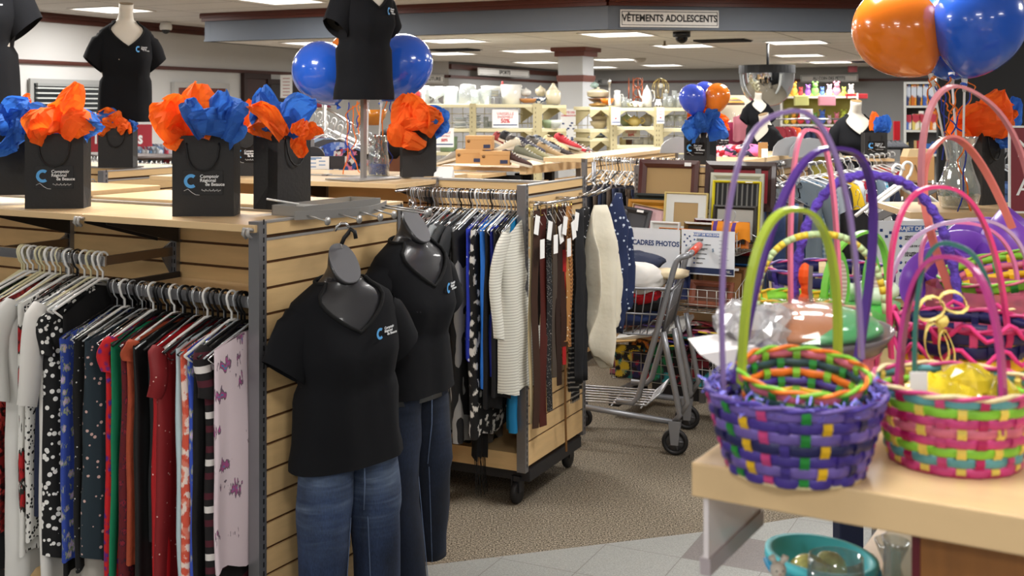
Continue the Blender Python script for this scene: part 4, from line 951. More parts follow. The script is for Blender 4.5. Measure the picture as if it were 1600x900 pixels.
tissue('blue tissue paper spilling from the leftmost bag', TISB, d-.06, (5, 212), [(45, 158, 20), (15, 165, 22), (-20, 180, 26), (60, 190, 20), (22, 236, 30), (50, 200, 20)], 1)
tissue('orange tissue tip behind the blue tissue of the leftmost bag', TISO, d, (20, 205), [(42, 148, 12), (52, 162, 14)], 2)
d = bag_px('black gift bag with blue C label, left one on the near shelf', 83, 326, .10)
tissue('orange tissue paper of the left near bag, with one tall tongue', TISO, d, (88, 209), [(122, 128, 17), (62, 168, 30), (48, 196, 22), (100, 165, 26), (150, 190, 18), (135, 172, 20)], 3)
tissue('blue tissue paper at the right rim of the left near bag', TISB, d+.06, (120, 208), [(150, 178, 16), (160, 195, 16), (30, 190, 20)], 4)
d = bag_px('black gift bag on the far shelf beside the tee pole', 180, 262, .05, 1.375, logo=False, h=.225)
tissue('orange tissue low in the bag beside the tee pole', TISO, d, (180, 203), [(150, 178, 16), (165, 183, 18), (195, 185, 18), (200, 190, 10)], 5)
tissue('small blue tissue tip right of the tee pole', TISB, d+.03, (195, 203), [(216, 196, 8), (150, 180, 14)], 6)
d = bag_px('black gift bag with wrinkled clear C label, right one on the near shelf', 317, 338, .02)
tissue('orange tissue paper of the right near bag', TISO, d, (298, 214), [(250, 156, 24), (312, 128, 30), (262, 205, 24), (285, 150, 28), (270, 218, 12)], 7)
tissue('blue tissue paper of the right near bag', TISB, d-.02, (335, 213), [(347, 140, 18), (290, 155, 14), (382, 158, 20), (382, 190, 24), (340, 170, 30)], 8)
d = bag_px('black gift bag with a small white label, half hidden behind the right near bag', 384, 275, .05)
tissue('orange tissue behind, between the two bags at the shelf end', TISO, d, (380, 205), [(360, 165, 16), (378, 168, 16), (392, 155, 10)], 9)
d = bag_px('plain black gift bag standing sideways near the metal tray', 437, 326, 1.1, 1.384, logo=False, w=.17, h=.245)
tissue('blue tissue paper of the sideways bag', TISB, d, (430, 211), [(412, 134, 20), (440, 160, 30), (492, 155, 18), (420, 170, 26), (405, 145, 12)], 10)
tissue('orange tissue drooping right from the sideways bag', TISO, d-.05, (462, 214), [(478, 188, 12), (505, 205, 8), (472, 246, 10), (390, 165, 12), (388, 200, 18)], 11)
d = bag_px('black gift bag right of the middle tee pole', 652, 277, .25, 1.372, logo=False, w=.165, dp=.08, h=.225)
tissue('large orange tissue of the bag right of the middle tee', TISO, d-.05, (650, 205), [(636, 146, 24), (608, 195, 28), (628, 228, 26), (685, 172, 18), (640, 185, 30)], 12)
tissue('blue tissue of the bag right of the middle tee', TISB, d, (668, 205), [(694, 170, 14), (702, 192, 14), (675, 190, 20)], 13)
d = bag_px('narrow black gift bag with blue C label before the glassware', 1096, 258, -.75, 1.37, w=.16, dp=.10, h=.215)
tissue('blue tissue of the narrow bag before the glassware', TISB, d-.05, (1096, 208), [(1072, 188, 18), (1092, 172, 10), (1122, 172, 10), (1138, 208, 14), (1110, 185, 22), (1085, 205, 16)], 14)
tissue('orange tissue under the small balloons', TISO, d, (1090, 205), [(1084, 163, 12), (1115, 163, 14), (1138, 186, 8), (1140, 200, 8)], 15)
d = bag_px('black gift bag behind the glass vase at right', 1543, 320, .55, 1.366, logo=False, w=.125, dp=.09, h=.265)
tissue('large orange tissue behind the glass vase at right', TISO, d, (1535, 212), [(1565, 140, 20), (1520, 160, 34), (1496, 190, 22), (1585, 168, 14), (1548, 165, 34)], 16)
tissue('blue tissue behind the orange one at right', TISB, d+.05, (1560, 212), [(1588, 152, 10), (1575, 190, 16), (1568, 232, 14), (1580, 200, 14)], 17)
p = W(1386, 244, 8.4); bag('black gift bag with C label beside the rear mannequin', (p.x, p.y+.3, 1.33), 0, w=.17, h=.19)
tissue('blue tissue behind the rear mannequin shoulder', TISB, 8.7, (1374, 206), [(1384, 180, 9), (1380, 192, 10), (1372, 182, 8)], 18)
tissue('orange tissue tip behind the rear mannequin shoulder', TISO, 8.75, (1368, 204), [(1366, 175, 7)], 19)
p = W(1123, 232, 8.6); bag('black gift bag with C label behind the narrow bag', (p.x, p.y, 1.40), 0, w=.13, h=.13)
# ---------------------------------------------------------------- balloons and vases
LATB = mt('#2a63d8', .2, coat=.6); LATO = mt('#fb8420', .2, coat=.6); LATB2 = mt('#4660dc', .2, coat=.6)
def balloon(label, mat, c, r, knot, stick=None, ribbons=(), group='latex balloons', seed=0):
    c, k = Vector(c), Vector(knot); ax = (k-c); Lk = ax.length; q = Vector((0, 0, -1)).rotation_difference(ax.normalized()).to_matrix().to_4x4()
    t = thing('balloon', label, 'balloon', c, 0, group)
    b = MB(); b.M = q; prof = [(r*math.sin(PI/2*i/10)+.0005, r*1.04*math.cos(PI/2*i/10)) for i in range(10)]
    for i in range(15):
        s = i/14; prof.append((r*max(.03, (1-s**1.9)**.72), -Lk*.96*s**.96))
    b.lathe(prof, 32); obj('balloon_skin', b, mat, t)
    kb = MB(); kb.M = q; kb.lathe([(.004, -Lk*.94), (.007, -Lk), (.013, -Lk-.012), (.010, -Lk-.014)], 12); obj('knot', kb, mat, t)
    if stick is not None:
        s = Vector(stick)-c; kk = k-c; sb = MB(); sb.tube([kk, s], .004, 8); kd = (s-kk).normalized(); sb.tube([kk-kd*.01, kk+kd*.035], [.011, .006], 10); obj('balloon_stick', sb, WHITEP, t)
    r_ = random.Random(seed)
    for m_, pts in ribbons:
        pts = [Vector(p)-c for p in pts]; fine = []
        for a_, b_ in zip(pts, pts[1:]):
            for i in range(6): fine.append(a_.lerp(b_, i/6)+Vector((.006*math.sin(len(fine)*.9+seed), .006*math.cos(len(fine)*.7), 0)))
        rb = MB(); rb.band(fine+[pts[-1]], (.9, .3, .3), .0028, .0003); obj('ribbon', rb, m_, t)
    return t
RB, RO = mt('#2c3f9c', .4), mt('#f07a1c', .4)
d = 5.72
kL, kR = W(520, 168, d), W(618, 168, d+.1)
balloon('big blue balloon left of the middle black tee', LATB, W(503, 112, d), .148, W(528, 166, d), None, [(RB, [W(543, 160, d), W(546, 190, d), (W(541, 225, d)), W(556, 250, d)]), (RO, [W(560, 160, d), W(540, 180, d), W(545, 230, d), W(536, 272, d)]), (RO, [W(549, 165, d), W(556, 215, d), W(548, 240, d), W(562, 270, d)])], seed=1)
balloon('big blue balloon right of the middle black tee', LATB, W(629, 101, d+.1), .152, W(596, 160, d+.1), W(590, 250, d-.1), [(RB, [W(609, 158, d), W(612, 180, d)]), (RO, [W(603, 158, d), W(596, 200, d), W(599, 240, d), W(606, 262, d)]), (RB, [W(604, 220, d), W(612, 245, d), W(604, 272, d)])], seed=2)
balloon('orange balloon mostly hidden behind the middle black tee', LATO, W(553, 96, d+.25), .145, W(575, 152, d+.2), W(574, 240, d), [(RO, [W(558, 158, d), (W(562, 190, d)), W(560, 210, d)]), (RB, [W(560, 180, d), W(557, 200, d)])], seed=3)
def vase(label, px, py, d, r, h, bead, bead_z, prof, mat, cloud=None):
    p = W(px, py, d); t = thing('vase', label, 'vase', p); n = 36
    b = MB(); rings = []
    for q, z in prof:
        rings.append([(r*q*(1+.05*(k % 2))*math.cos(2*PI*k/n), r*q*(1+.05*(k % 2))*math.sin(2*PI*k/n), h*z) for k in range(n)])
    for q, z in reversed(prof[1:]):
        rings.append([(r*(q-.09)*math.cos(2*PI*k/n), r*(q-.09)*math.sin(2*PI*k/n), max(h*z-.004, .010)) for k in range(n)])
    b.loft(rings); obj('glass_body', b, mat, t)
    g = MB(); rr = random.Random(4)
    for i in range(420):
        a = rr.uniform(0, 2*PI); z = rr.uniform(.012, h*bead_z)
        qq = 1
        for (q0, z0), (q1, z1) in zip(prof, prof[1:]):
            if z0 <= z/h <= z1 and z1 > z0: qq = q0+(q1-q0)*(z/h-z0)/(z1-z0)
        rad = r*(qq-.14)*(rr.uniform(.55, 1) if z < h*bead_z*.85 else rr.uniform(0, 1)); s = .0042
        c = (rad*math.cos(a), rad*math.sin(a), z)
        g.add([(c[0]+s, c[1], c[2]), (c[0]-s, c[1], c[2]), (c[0], c[1]+s, c[2]), (c[0], c[1]-s, c[2]), (c[0], c[1], c[2]+s), (c[0], c[1], c[2]-s)], [(0, 2, 4), (2, 1, 4), (1, 3, 4), (3, 0, 4), (2, 0, 5), (1, 2, 5), (3, 1, 5), (0, 3, 5)])
    o = obj('beads', g, bead); o.location = p; o['kind'] = 'stuff'; tag(o, 'coloured glass beads filling the bottom of the %s' % label.split(' with')[0], 'beads')
    return t
PV = [(.72, 0), (.86, .03), (1.0, .2), (.98, .32), (.74, .5), (.58, .66), (.62, .8), (.86, .97), (.92, 1.0)]
vase('clear glass vase with silver tinsel and blue gravel behind the middle tee pole', 591, 276, 5.62, .052, .20, mt('#1f3d9c', .3), .30, [(.9, 0), (1, .05), (1, .35), (.85, .6), (.8, .8), (.9, 1.0)], GLASSC)
tb = MB(); rr = random.Random(9); p0 = W(588, 276, 5.62)
for i in range(90):
    z = rr.uniform(.065, .20); a = rr.uniform(0, 6.3); q = rr.uniform(.0, .034); b0 = p0+Vector((q*math.cos(a), q*math.sin(a), z)); tb.band([b0, b0+Vector((rr.uniform(-.012, .012), rr.uniform(-.01, .01), rr.uniform(-.02, .02)))], (1, .4, .2), .003, .0003)
o = obj('tinsel', tb, mt('#d9d9dc', .15, 1)); o['kind'] = 'stuff'; tag(o, 'silver foil tinsel inside the vase with blue gravel', 'tinsel')
dv = 3.86
vase('cut glass vase with green beads holding the balloon sticks', 1498, 326, dv, .066, .242, mt('#14622a', .3), .22, PV, GLASSV)
balloon('large orange balloon at the top right', LATO, W(1401, 48, dv+.05), .146, W(1455, 119, dv), W(1481, 250, dv), [(RO, [W(1456, 122, dv), W(1449, 140, dv), W(1462, 180, dv), W(1470, 205, dv), W(1488, 216, dv)]), (RO, [W(1462, 120, dv), W(1466, 145, dv), W(1478, 165, dv), W(1487, 178, dv)]), (RB, [W(1460, 122, dv), W(1470, 170, dv), W(1490, 195, dv), W(1508, 208, dv)])], seed=4)
balloon('large blue balloon in front at the top right', LATB, W(1530, 36, dv-.06), .149, W(1507, 127, dv-.04), W(1504, 280, dv), [(RO, [W(1508, 128, dv), W(1497, 140, dv), W(1488, 170, dv), W(1478, 195, dv), W(1480, 215, dv)]), (RO, [W(1515, 128, dv), W(1524, 140, dv), W(1510, 165, dv), W(1495, 180, dv)]), (RB, [W(1520, 140, dv), W(1504, 170, dv), W(1486, 210, dv)]), (RO, [W(1508, 215, dv-.1), W(1498, 250, dv-.1), W(1512, 300, dv-.1), W(1518, 345, dv-.1)]), (RB, [W(1500, 215, dv-.1), W(1510, 255, dv-.1), W(1500, 320, dv-.12), W(1494, 352, dv-.1)])], seed=5)
balloon('blue balloon wedged between the orange and blue ones at the top right', LATB, W(1489, 46, dv+.28), .146, W(1487, 118, dv+.06), W(1497, 260, dv), [(RO, [W(1486, 120, dv), W(1478, 135, dv), W(1486, 160, dv), W(1496, 175, dv)]), (RB, [W(1482, 122, dv), W(1476, 140, dv), W(1477, 165, dv), W(1472, 250, dv)])], seed=6)
d = 6.7
balloon('small blue balloon above the narrow gift bag', LATB2, W(1082, 153, d), .079, W(1092, 184, d), W(1094, 215, d), seed=7)
balloon('small orange balloon above the narrow gift bag', LATO, W(1121, 150, d+.02), .073, W(1112, 180, d), W(1104, 215, d), seed=8)
balloon('small violet blue balloon hidden behind the other two small ones', LATB2, W(1101, 146, d+.15), .07, W(1102, 178, d+.1), W(1100, 215, d+.05), seed=9)

# ---------------------------------------------------------------- foreground display table
T0, AT, ZT = (.213, 1.37), math.radians(30.5), 1.28
def onT(x, y, z): return fr(T0, AT, x, y, z)
tb = thing('display_table', 'light wood display shelf in the right foreground', 'table', (T0[0], T0[1], 0), -AT)
obj('tabletop', MB().box(0, 1.4, 0, 1.15, ZT-.041, ZT), WOODT, tb, bevel=.0025)
sp = obj('side_panel', MB().box(.010, .016, .015, .21, ZT-.137, ZT-.041), mt('#e0d9db', .25, coat=.4), tb)
obj('panel_trim', MB().box(.006, .019, .013, .212, ZT-.137, ZT-.117), mt('#a89ea2', .3), sp)
obj('divider_panel', MB().box(.252, 1.4, .05, .07, .5, ZT-.041), mt('#8a5a2a', .5, vary=.15, vs=4, st=(14, 2, 1)), tb)
obj('divider_edge', MB().box(.243, .252, .048, .072, .5, ZT-.041), mt('#5c1220', .4), tb)
obj('lower_shelf', MB().box(0.04, 1.4, .08, .9, .94, .965), WOODT, tb)
x0 = .30
b = MB(); b.box(.415, .445, .47, .50, 0, ZT-.041); b.k = 1
for k in range(40): z = .9+.0095*k*1; 
for k in range(24): b.box(.423, .429, .4690, .4702, .9+.016*k, .909+.016*k)
obj('post', b, [mt('#b2afaa', .4, .4), BLACK], tb)
obj('back_panel', MB().box(.447, 1.4, .49, .505, .05, ZT-.041), WOOD, tb)
for x in (.06, 1.34):
    for y in (.10, 1.05): obj('leg', MB().box(x-.02, x+.02, y-.02, y+.02, 0, .94), STEEL, tb)

PAL = dict(pu='#402e88', lp='#6c58a4', nv='#1b1b52', pk='#c8407e', gr='#1f8a34', lg='#86c83a', ye='#e8b91c', or_='#ee7a22', ma='#b0185c', te='#5a9aa0', cr='#ead8a8', rs='#d06c84', dk='#2a4a50', ly='#e8d060')
def cm(k): return mt(PAL[k], .45, vary=.22, vs=40)
def basket(label, p, rb, rt, h, weave, stakes, rim, base='cr', tilt=(0, 0, 0), n=26, sq=1.0, amp=.0018, handle=None, stuffing=None, name='easter_basket'):
    t = thing(name, label, 'basket', p); t.rotation_euler = tilt
    nb = len(weave); cols = list(dict.fromkeys(weave+stakes)); b = MB(); hb = h/nb
    def rad(z): return rb+(rt-rb)*(z/h)**.8
    for bi, cw in enumerate(weave):
        z = (bi+.5)*hb; b.k = cols.index(cw); rings = []; m = n*6
        for q in range(m):
            a = 2*PI*q/m; off = amp*math.cos(n/2*a+PI*bi); r0 = rad(z)+off; hh = hb*.50
            rings.append([((r0+e)*math.cos(a), (r0+e)*math.sin(a)*sq, z+zz) for e, zz in ((-.0004, -hh*.94), (.0009, -hh*.6), (.0012, 0), (.0009, hh*.6), (-.0004, hh*.94), (-.0014, 0))])
        b.loft(rings, loop=True)
    for k in range(n):
        a = 2*PI*k/n; b.k = cols.index(stakes[k % len(stakes)]); pts = []
        for bi in range(nb):
            z = (bi+.5)*hb; r0 = rad(z)-amp*math.cos(n/2*a+PI*bi)*1.15; pts.append((r0*math.cos(a), r0*math.sin(a)*sq, z))
        pts = [(rb*math.cos(a), rb*math.sin(a)*sq, 0)]+pts+[(rt*math.cos(a), rt*math.sin(a)*sq, h)]
        b.band(pts, (-math.sin(a), math.cos(a), 0), PI*rt/n*.42, .0008)
    obj('woven_side', b, [cm(c) for c in cols], t)
    rm = MB(); m = 72
    for s0 in range(2):
        pts = []
        for q in range(m):
            a = 2*PI*q/m; w = a*9+PI*s0; pts.append(((rt+.0019*math.cos(w))*math.cos(a), (rt+.0019*math.cos(w))*math.sin(a)*sq, h+.0019*math.sin(w)+.001))
        rm.k = s0; rm.tube(pts, .0026, 6, loop=True)
    obj('rim', rm, [cm(rim[0]), cm(rim[1])], t)
    bs = MB(); bs.tube([(rb*1.0*math.cos(2*PI*q/40), rb*math.sin(2*PI*q/40)*sq, .003) for q in range(40)], .004, 6, loop=True); bs.lathe([(rb, .002), (rb, .005)], 30) if sq == 1 else None
    obj('base', bs, cm(base), t); return t
def arch(t, nm, Lp, Ap, Rp, mat, hw=.0055, e=.85, fuzzy=False, wrap=None, n=34):
    """basket handle through left foot, apex, right foot (world points)"""
    L_, A_, R_ = Vector(Lp), Vector(Ap), Vector(Rp); c = (L_+R_)/2; H_ = (R_-L_)/2; U = A_-c
    inv = (Matrix.Translation(t.location) @ t.rotation_euler.to_matrix().to_4x4()).inverted()
    pts = []
    for k in range(n+1):
        a = PI*(1-k/n); ca, sa = math.cos(a), math.sin(a)
        pts.append(inv @ (c+H_*math.copysign(abs(ca)**e, ca)+U*(abs(sa)**e)))
    b = MB()
    if fuzzy:
        fine = []
        for a_, b_ in zip(pts, pts[1:]):
            for i in range(3): fine.append(a_.lerp(b_, i/3))
        b.tube(fine, [hw*(.75+.5*abs(math.sin(i*2.3))) for i in range(len(fine))], 7)
        return obj(nm, b, mat, t)
    if wrap:
        for i in range(n): b.k = (i//2) % 2; b.tube([pts[i], pts[i+1]], hw*.75, 8)
        return obj(nm, b, [mat, wrap], t)
    nrm = (H_.cross(U)).normalized(); b.band(pts, inv.to_3x3() @ nrm, hw, .0026)
    return obj(nm, b, mat, t)
P = lambda c: mt(c, .32, coat=.2)
dA = 1.345; cA = W(1242, 735, dA); cA.z = ZT
bA = basket('purple woven basket with pink, yellow and green checks, nearest on the table', cA, .075, .102, .092, ['pu', 'lp', 'pu', 'nv', 'lp', 'pu', 'lp'], ['pk', 'nv', 'gr', 'ye', 'pk', 'pu', 'gr', 'ye', 'pu', 'nv', 'lp', 'pu', 'pk'], ('lp', 'pu'))
arch(bA, 'handle', W(1131, 618, dA), W(1222, 176, dA), W(1346, 560, dA), P('#8a72a8'), .005, .78)
fz = MB(); rr = random.Random(5)
for i in range(260):
    a = rr.uniform(0, 6.28); q = .098+rr.uniform(-.008, .006); pz = .092+rr.uniform(-.01, .012); b0 = Vector((q*math.cos(a), q*math.sin(a), pz)); fz.band([b0, b0+Vector((rr.uniform(-.01, .01), rr.uniform(-.01, .01), rr.uniform(-.006, .008)))], (1, .3, .3), .0009, .0003)
obj('foil_fringe', fz, mt('#7a74d4', .5, .2), bA)
cO = W(1247, 640, 1.36); 
bO = basket('small orange and green woven basket nested in the purple one', Vector((cO.x, cO.y-.012, 1.33)), .056, .073, .066, ['rs', 'ye', 'pu', 'or_', 'dk', 'rs'], ['gr', 'lg'], ('or_', 'lg'), tilt=(.16, 0, 0), n=22)
arch(bO, 'handle', W(1158, 600, 1.34), W(1243, 327, 1.36), W(1308, 590, 1.40), P('#a9bf3c'), .006, .8)
bO2 = bO
dP = 1.38; cB = W(1490, 728, dP); cB.z = ZT
bB = basket('pink woven basket with green and teal bands, right on the table', cB, .072, .093, .094, ['pk', 'te', 'lg', 'pk', 'rs', 'pk', 'lg', 'te'], ['pk', 'ly', 'ma', 'ly'], ('cr', 'pk'), base='ma', n=24)
arch(bB, 'handle', W(1404, 640, 1.385), W(1486, 402, 1.36), W(1568, 680, 1.30), P('#b03a80'), .007, .8)
arch(bB, 'handle', W(1429, 600, 1.38), W(1494, 383, 1.37), W(1563, 650, 1.34), P('#2e6a62'), .0068, .72)
tg = MB(); tg.box(-.010, .010, -.001, .001, -.02, .015); obj('price_tag', tg, PAPERW, bB, loc=(-.058, -.045, .10))
cl = MB()
for k, (x, y, z, r) in enumerate(((-.03, -.01, .082, .034), (.015, .0, .088, .036), (.045, -.01, .08, .03), (-.005, -.03, .078, .03))):
    rings = []; 
    for i in range(7):
        a = -PI/2+PI*i/6; rings.append([(x+r*max(.05, math.cos(a))*math.cos(2*PI*q/12)*(1+.25*noise.noise(Vector((q*1.3, i*1.1, k)))), y+r*max(.05, math.cos(a))*math.sin(2*PI*q/12), z+r*.7*math.sin(a)*(1+.4*noise.noise(Vector((q*.9, i*1.7, k+5))))) for q in range(12)])
    cl.loft(rings, sm=False)
o = obj('candy_bag', cl, mt('#e3c62e', .15, vary=.5, vs=30, coat=.6)); tag(o, 'yellow candy in crinkled clear wrap inside the pink basket', 'candy'); o.location = cB
# egg tray wrapped in cellophane, resting on another basket
d = 1.66; c1 = W(1262, 600, d); c1.z = ZT
bU = basket('pink cellophane lined basket under the wrapped egg tray', c1, .085, .098, .075, ['rs', 'pk', 'lp', 'rs'], ['pk', 'rs'], ('rs', 'pk'), n=22)
cT = W(1262, 545, d); t = thing('wrapped_tray', 'shallow grey tray with a brown and green egg shape under clear wrap', 'tray', (cT.x, cT.y, ZT+.082)); t.rotation_euler = (.03, -.03, 0)
obj('tray', MB().lathe([(.10, 0), (.118, .022), (.121, .022), (.104, -.003)], 36), mt('#6b6468', .35, .4), t)
b = MB(); rings = []
for i in range(9):
    a = PI/2*i/8; rings.append([(.106*math.cos(a)*math.cos(2*PI*q/28)+.0, .104*math.cos(a)*math.sin(2*PI*q/28), .022+.031*math.sin(a)) for q in range(28)])
b.loft(rings)
mm, nt, bs = newmat('egg_card'); tc = N(nt, 'ShaderNodeTexCoord'); sx = N(nt, 'ShaderNodeSeparateXYZ'); nt.links.new(tc.outputs['Object'], sx.inputs[0])
ad = N(nt, 'ShaderNodeMath', operation='MULTIPLY_ADD'); nt.links.new(sx.outputs[0], ad.inputs[0]); ad.inputs[1].default_value = .28; nt.links.new(sx.outputs[2], ad.inputs[2])
cr = N(nt, 'ShaderNodeValToRGB'); cr.color_ramp.interpolation = 'CONSTANT'; e = cr.color_ramp.elements; e[0].color = lin('#a86a42'); e[1].position = .052; e[1].color = lin('#a86a42')
ml = N(nt, 'ShaderNodeMath', operation='MULTIPLY_ADD'); nt.links.new(sx.outputs[0], ml.inputs[0]); ml.inputs[1].default_value = -.35; nt.links.new(sx.outputs[2], ml.inputs[2])
e[0].color = lin('#3f9a5c'); e[1].position = .035; nt.links.new(ml.outputs[0], cr.inputs[0]); nt.links.new(cr.outputs[0], bs.inputs['Base Color']); bs.inputs['Coat Weight'].default_value = .6
obj('egg_card', b, mm, t)
b = MB(); rings = []
for i in range(10):
    a = PI/2*i/9; rings.append([(.122*math.cos(a)*math.cos(2*PI*q/30)*(1+.05*noise.noise(Vector((q, i, 1)))), .12*math.cos(a)*math.sin(2*PI*q/30), .02+.040*math.sin(a)*(1+.25*noise.noise(Vector((q*.8, i*.9, 3))))) for q in range(30)])
b.loft(rings, sm=False); obj('clear_wrap', b, FILM, t)
b = MB()
for k, (x, y, z, r) in enumerate(((-.085, -.05, .035, .034), (-.105, -.01, .04, .03), (-.07, -.075, .03, .026), (-.06, -.055, .05, .024))):
    rings = []
    for i in range(9):
        a = -PI/2+PI*i/8; rings.append([tuple(Vector((x, y, z))+Vector((r*max(.04, math.cos(a))*math.cos(2*PI*q/14), r*max(.04, math.cos(a))*math.sin(2*PI*q/14), r*.8*math.sin(a)))*1.0+Vector((.014*noise.noise(Vector((q*1.9, i*2.1, k))), .014*noise.noise(Vector((q*2.3, i*1.7, k+4))), .012*noise.noise(Vector((q*1.5, i*2.5, k+8)))))) for q in range(14)])
    b.loft(rings, sm=False)
obj('wrap_ruffle', b, CRUMPLE, t)
p = W(1118, 542, 1.62); o = obj('paper_plate', MB().prism([(-.03, 0), (.05, .012), (.05, -.02), (0, -.02)], lambda u, v: (u, -.05, v), lambda u, v: (u, .06, v)), mt('#ece8e8', .5)); tag(o, 'white folded card sticking out left of the wrapped tray', 'card'); o.location = (p.x, p.y, p.z)
# hind baskets with tall handles
d = 1.50
bP2 = basket('dark purple handled basket stacked behind the nested orange one', Vector((W(1240, 640, d).x, d+.0, ZT)), .058, .07, .07, ['pu', 'nv', 'pu'], ['pu', 'lp'], ('pu', 'pu'), n=18)
arch(bP2, 'handle', W(1150, 600, d-.1), W(1310, 232, d), W(1336, 590, d), P('#4a2c7c'), .006, .72)
d = 1.92
bK = basket('basket with a broad pink handle behind the wrapped tray', Vector((W(1275, 560, d).x, d, ZT)), .07, .085, .08, ['pk', 'rs', 'pk', 'rs'], ['cr', 'pk'], ('pk', 'cr'), n=20)
arch(bK, 'handle', W(1237, 545, d), W(1268, 203, d), W(1314, 560, d), P('#e77a98'), .009, .7)
d = 1.86
bY = basket('basket with a yellow and mint wrapped handle', Vector((W(1290, 590, d).x, d+.22, ZT)), .06, .075, .08, ['lg', 'cr', 'lg'], ['ye', 'lg'], ('lg', 'ye'), n=18)
arch(bY, 'handle', W(1183, 500, d), W(1275, 366, d), W(1384, 490, d), mt('#bcd39a', .5), .0075, .85, wrap=mt('#e2c63a', .5))
d = 1.95
bF = basket('basket with a fuzzy purple chenille handle', Vector((W(1370, 560, d).x+.02, d+.36, ZT)), .10, .125, .10, ['lp', 'pk', 'lp', 'nv'], ['pu', 'cr'], ('lp', 'pk'), n=22)
arch(bF, 'handle', W(1240, 520, d), W(1368, 274, d), W(1500, 540, d), mt('#5f45b4', .9, bump=.8, bs=120), .0075, .82, fuzzy=True)
ob = thing('bow_ribbon', 'crumpled bright orange ribbon tied to the fuzzy purple handle', 'ribbon', W(1258, 450, 1.93))
b = MB()
for i, (dx, dz, r) in enumerate(((0, .02, .017), (.002, .0, .014), (.0, -.028, .018), (.006, -.045, .024), (.018, -.05, .014))):
    rings = []
    for k in range(7):
        a = -PI/2+PI*k/6; rings.append([(dx+r*.7*max(.1, math.cos(a))*math.cos(2*PI*q/9)*(1+.5*noise.noise(Vector((q*2, k, i)))), r*.6*max(.1, math.cos(a))*math.sin(2*PI*q/9), dz+r*1.3*math.sin(a)) for q in range(9)])
    b.loft(rings, sm=False)
obj('ribbon', b, mt('#f05a12', .6), ob); obj('tie_strip', MB().band([(.004, -.022, .04), (.002, -.024, 0), (.008, -.026, -.05)], (1, 0, 0), .0035, .0006), mt('#77706c', .6), ob)
# green rabbit container
d = 2.06; p = W(1345, 545, d); t = thing('rabbit_box', 'bright green rabbit shaped basket with checked ears', 'basket', (p.x, p.y, ZT))
obj('box', MB().lathe([(.05, 0), (.066, .05), (.068, .075), (.06, .075)], 24), mt('#4db84a', .4), t)
for s, x in ((-1, -.045), (1, .012)):
    b = MB(); b.prism([(x+.017*math.cos(2*PI*k/16)*(1-.2*math.sin(2*PI*k/16)), .115+.055*math.sin(2*PI*k/16)) for k in range(16)], lambda u, v: (u, -.03, v), lambda u, v: (u, -.022, v)); e_ = obj('ear', b, mt('#6cc84e', .5), t)
    b = MB(); b.prism([(x+.011*math.cos(2*PI*k/16), .113+.042*math.sin(2*PI*k/16)) for k in range(16)], lambda u, v: (u, -.033, v), lambda u, v: (u, -.03, v)); obj('ear_lining', b, pat('plaid', '#d8d2c4', ['#b9a898', '#8f8378'], 140), e_)
gb = MB(); rr = random.Random(8)
for k in range(5): gb.ball((rr.uniform(-.03, .04), rr.uniform(-.03, .03), .085+rr.uniform(0, .02)), .024, .024, .018, 10)
obj('grass_filling', gb, mt('#cfe6c8', .35), t)
arch(t, 'handle', W(1288, 500, d), W(1334, 369, d+.05), W(1388, 440, d+.1), mt('#7fcf4e', .4), .007, .8)
# navy and pink basket, yellow pink basket, purple cups
d = 1.74; c = W(1508, 590, d); c.z = ZT
bN = basket('navy woven basket laced with bright pink raffia', c, .082, .10, .10, ['nv', 'gr', 'ye', 'nv', 'nv'], ['nv', 'pk', 'nv', 'ma'], ('pk', 'ma'), n=24)
arch(bN, 'handle', W(1393, 560, d), W(1466, 292, d), W(1578, 560, d), P('#d83a78'), .0068, .8)
lc = MB()
for s in range(2): lc.tube([(.106*math.cos(2*PI*q/60), .106*math.sin(2*PI*q/60), .10-.035*s+.012*math.sin(q*1.1+s)) for q in range(60)], .0035, 5, loop=True)
obj('raffia_lacing', lc, mt('#d8367e', .7), bN)
bw = MB()
for (cx, cz, rx, rz_, tl) in ((-.088, .135, .020, .016, .5), (-.055, .145, .020, .014, -.4), (-.080, .085, .016, .030, .25), (-.066, .080, .010, .026, .2)):
    bw.band([(cx+rx*math.cos(2*PI*k/16)*math.cos(tl)-rz_*math.sin(2*PI*k/16)*math.sin(tl), -.098+.004*math.sin(4*PI*k/16), cz+rx*math.cos(2*PI*k/16)*math.sin(tl)+rz_*math.sin(2*PI*k/16)*math.cos(tl)) for k in range(17)], (.25, 1, .1), .007, .0006)
bw.ball((-.072, -.10, .118), .010, n=8)
obj('bow', bw, mt('#ecd97a', .5), bN)
d = 2.02; c = W(1548, 540, d); c.z = ZT
bW = basket('pink cellophane wrapped basket, lower of the pair at the right edge', c, .09, .105, .085, ['pk', 'ma', 'rs', 'pk'], ['rs', 'pk'], ('rs', 'cr'), n=22)
b = MB(); rings = []
for i in range(4): rings.append([((.108+.006*noise.noise(Vector((q*1.7, i, 2))))*math.cos(2*PI*q/40), (.108+.006*noise.noise(Vector((q*1.7, i, 2))))*math.sin(2*PI*q/40), .05+.02*i) for q in range(40)])
b.loft(rings, caps=False, sm=False); obj('cellophane', b, mt('#c9708a', .12, trans=.5, ior=1.2), bW)
bYP = basket('yellow, pink and green woven basket tilted on the cellophane one', c+Vector((.045, .02, .062)), .08, .108, .078, ['ye', 'pk', 'ye', 'rs', 'lg'], ['pk', 'ye', 'gr'], ('lg', 'rs'), tilt=(.05, -.22, 0), n=24)
arch(bYP, 'handle', W(1440, 320, d), W(1527, 147, d), W(1622, 420, d+.1), P('#c9828c'), .0065, .82)
arch(bYP, 'handle', W(1491, 470, d-.05), W(1463, 226, d+.05), W(1582, 357, d+.1), P('#de7a72'), .007, .8)
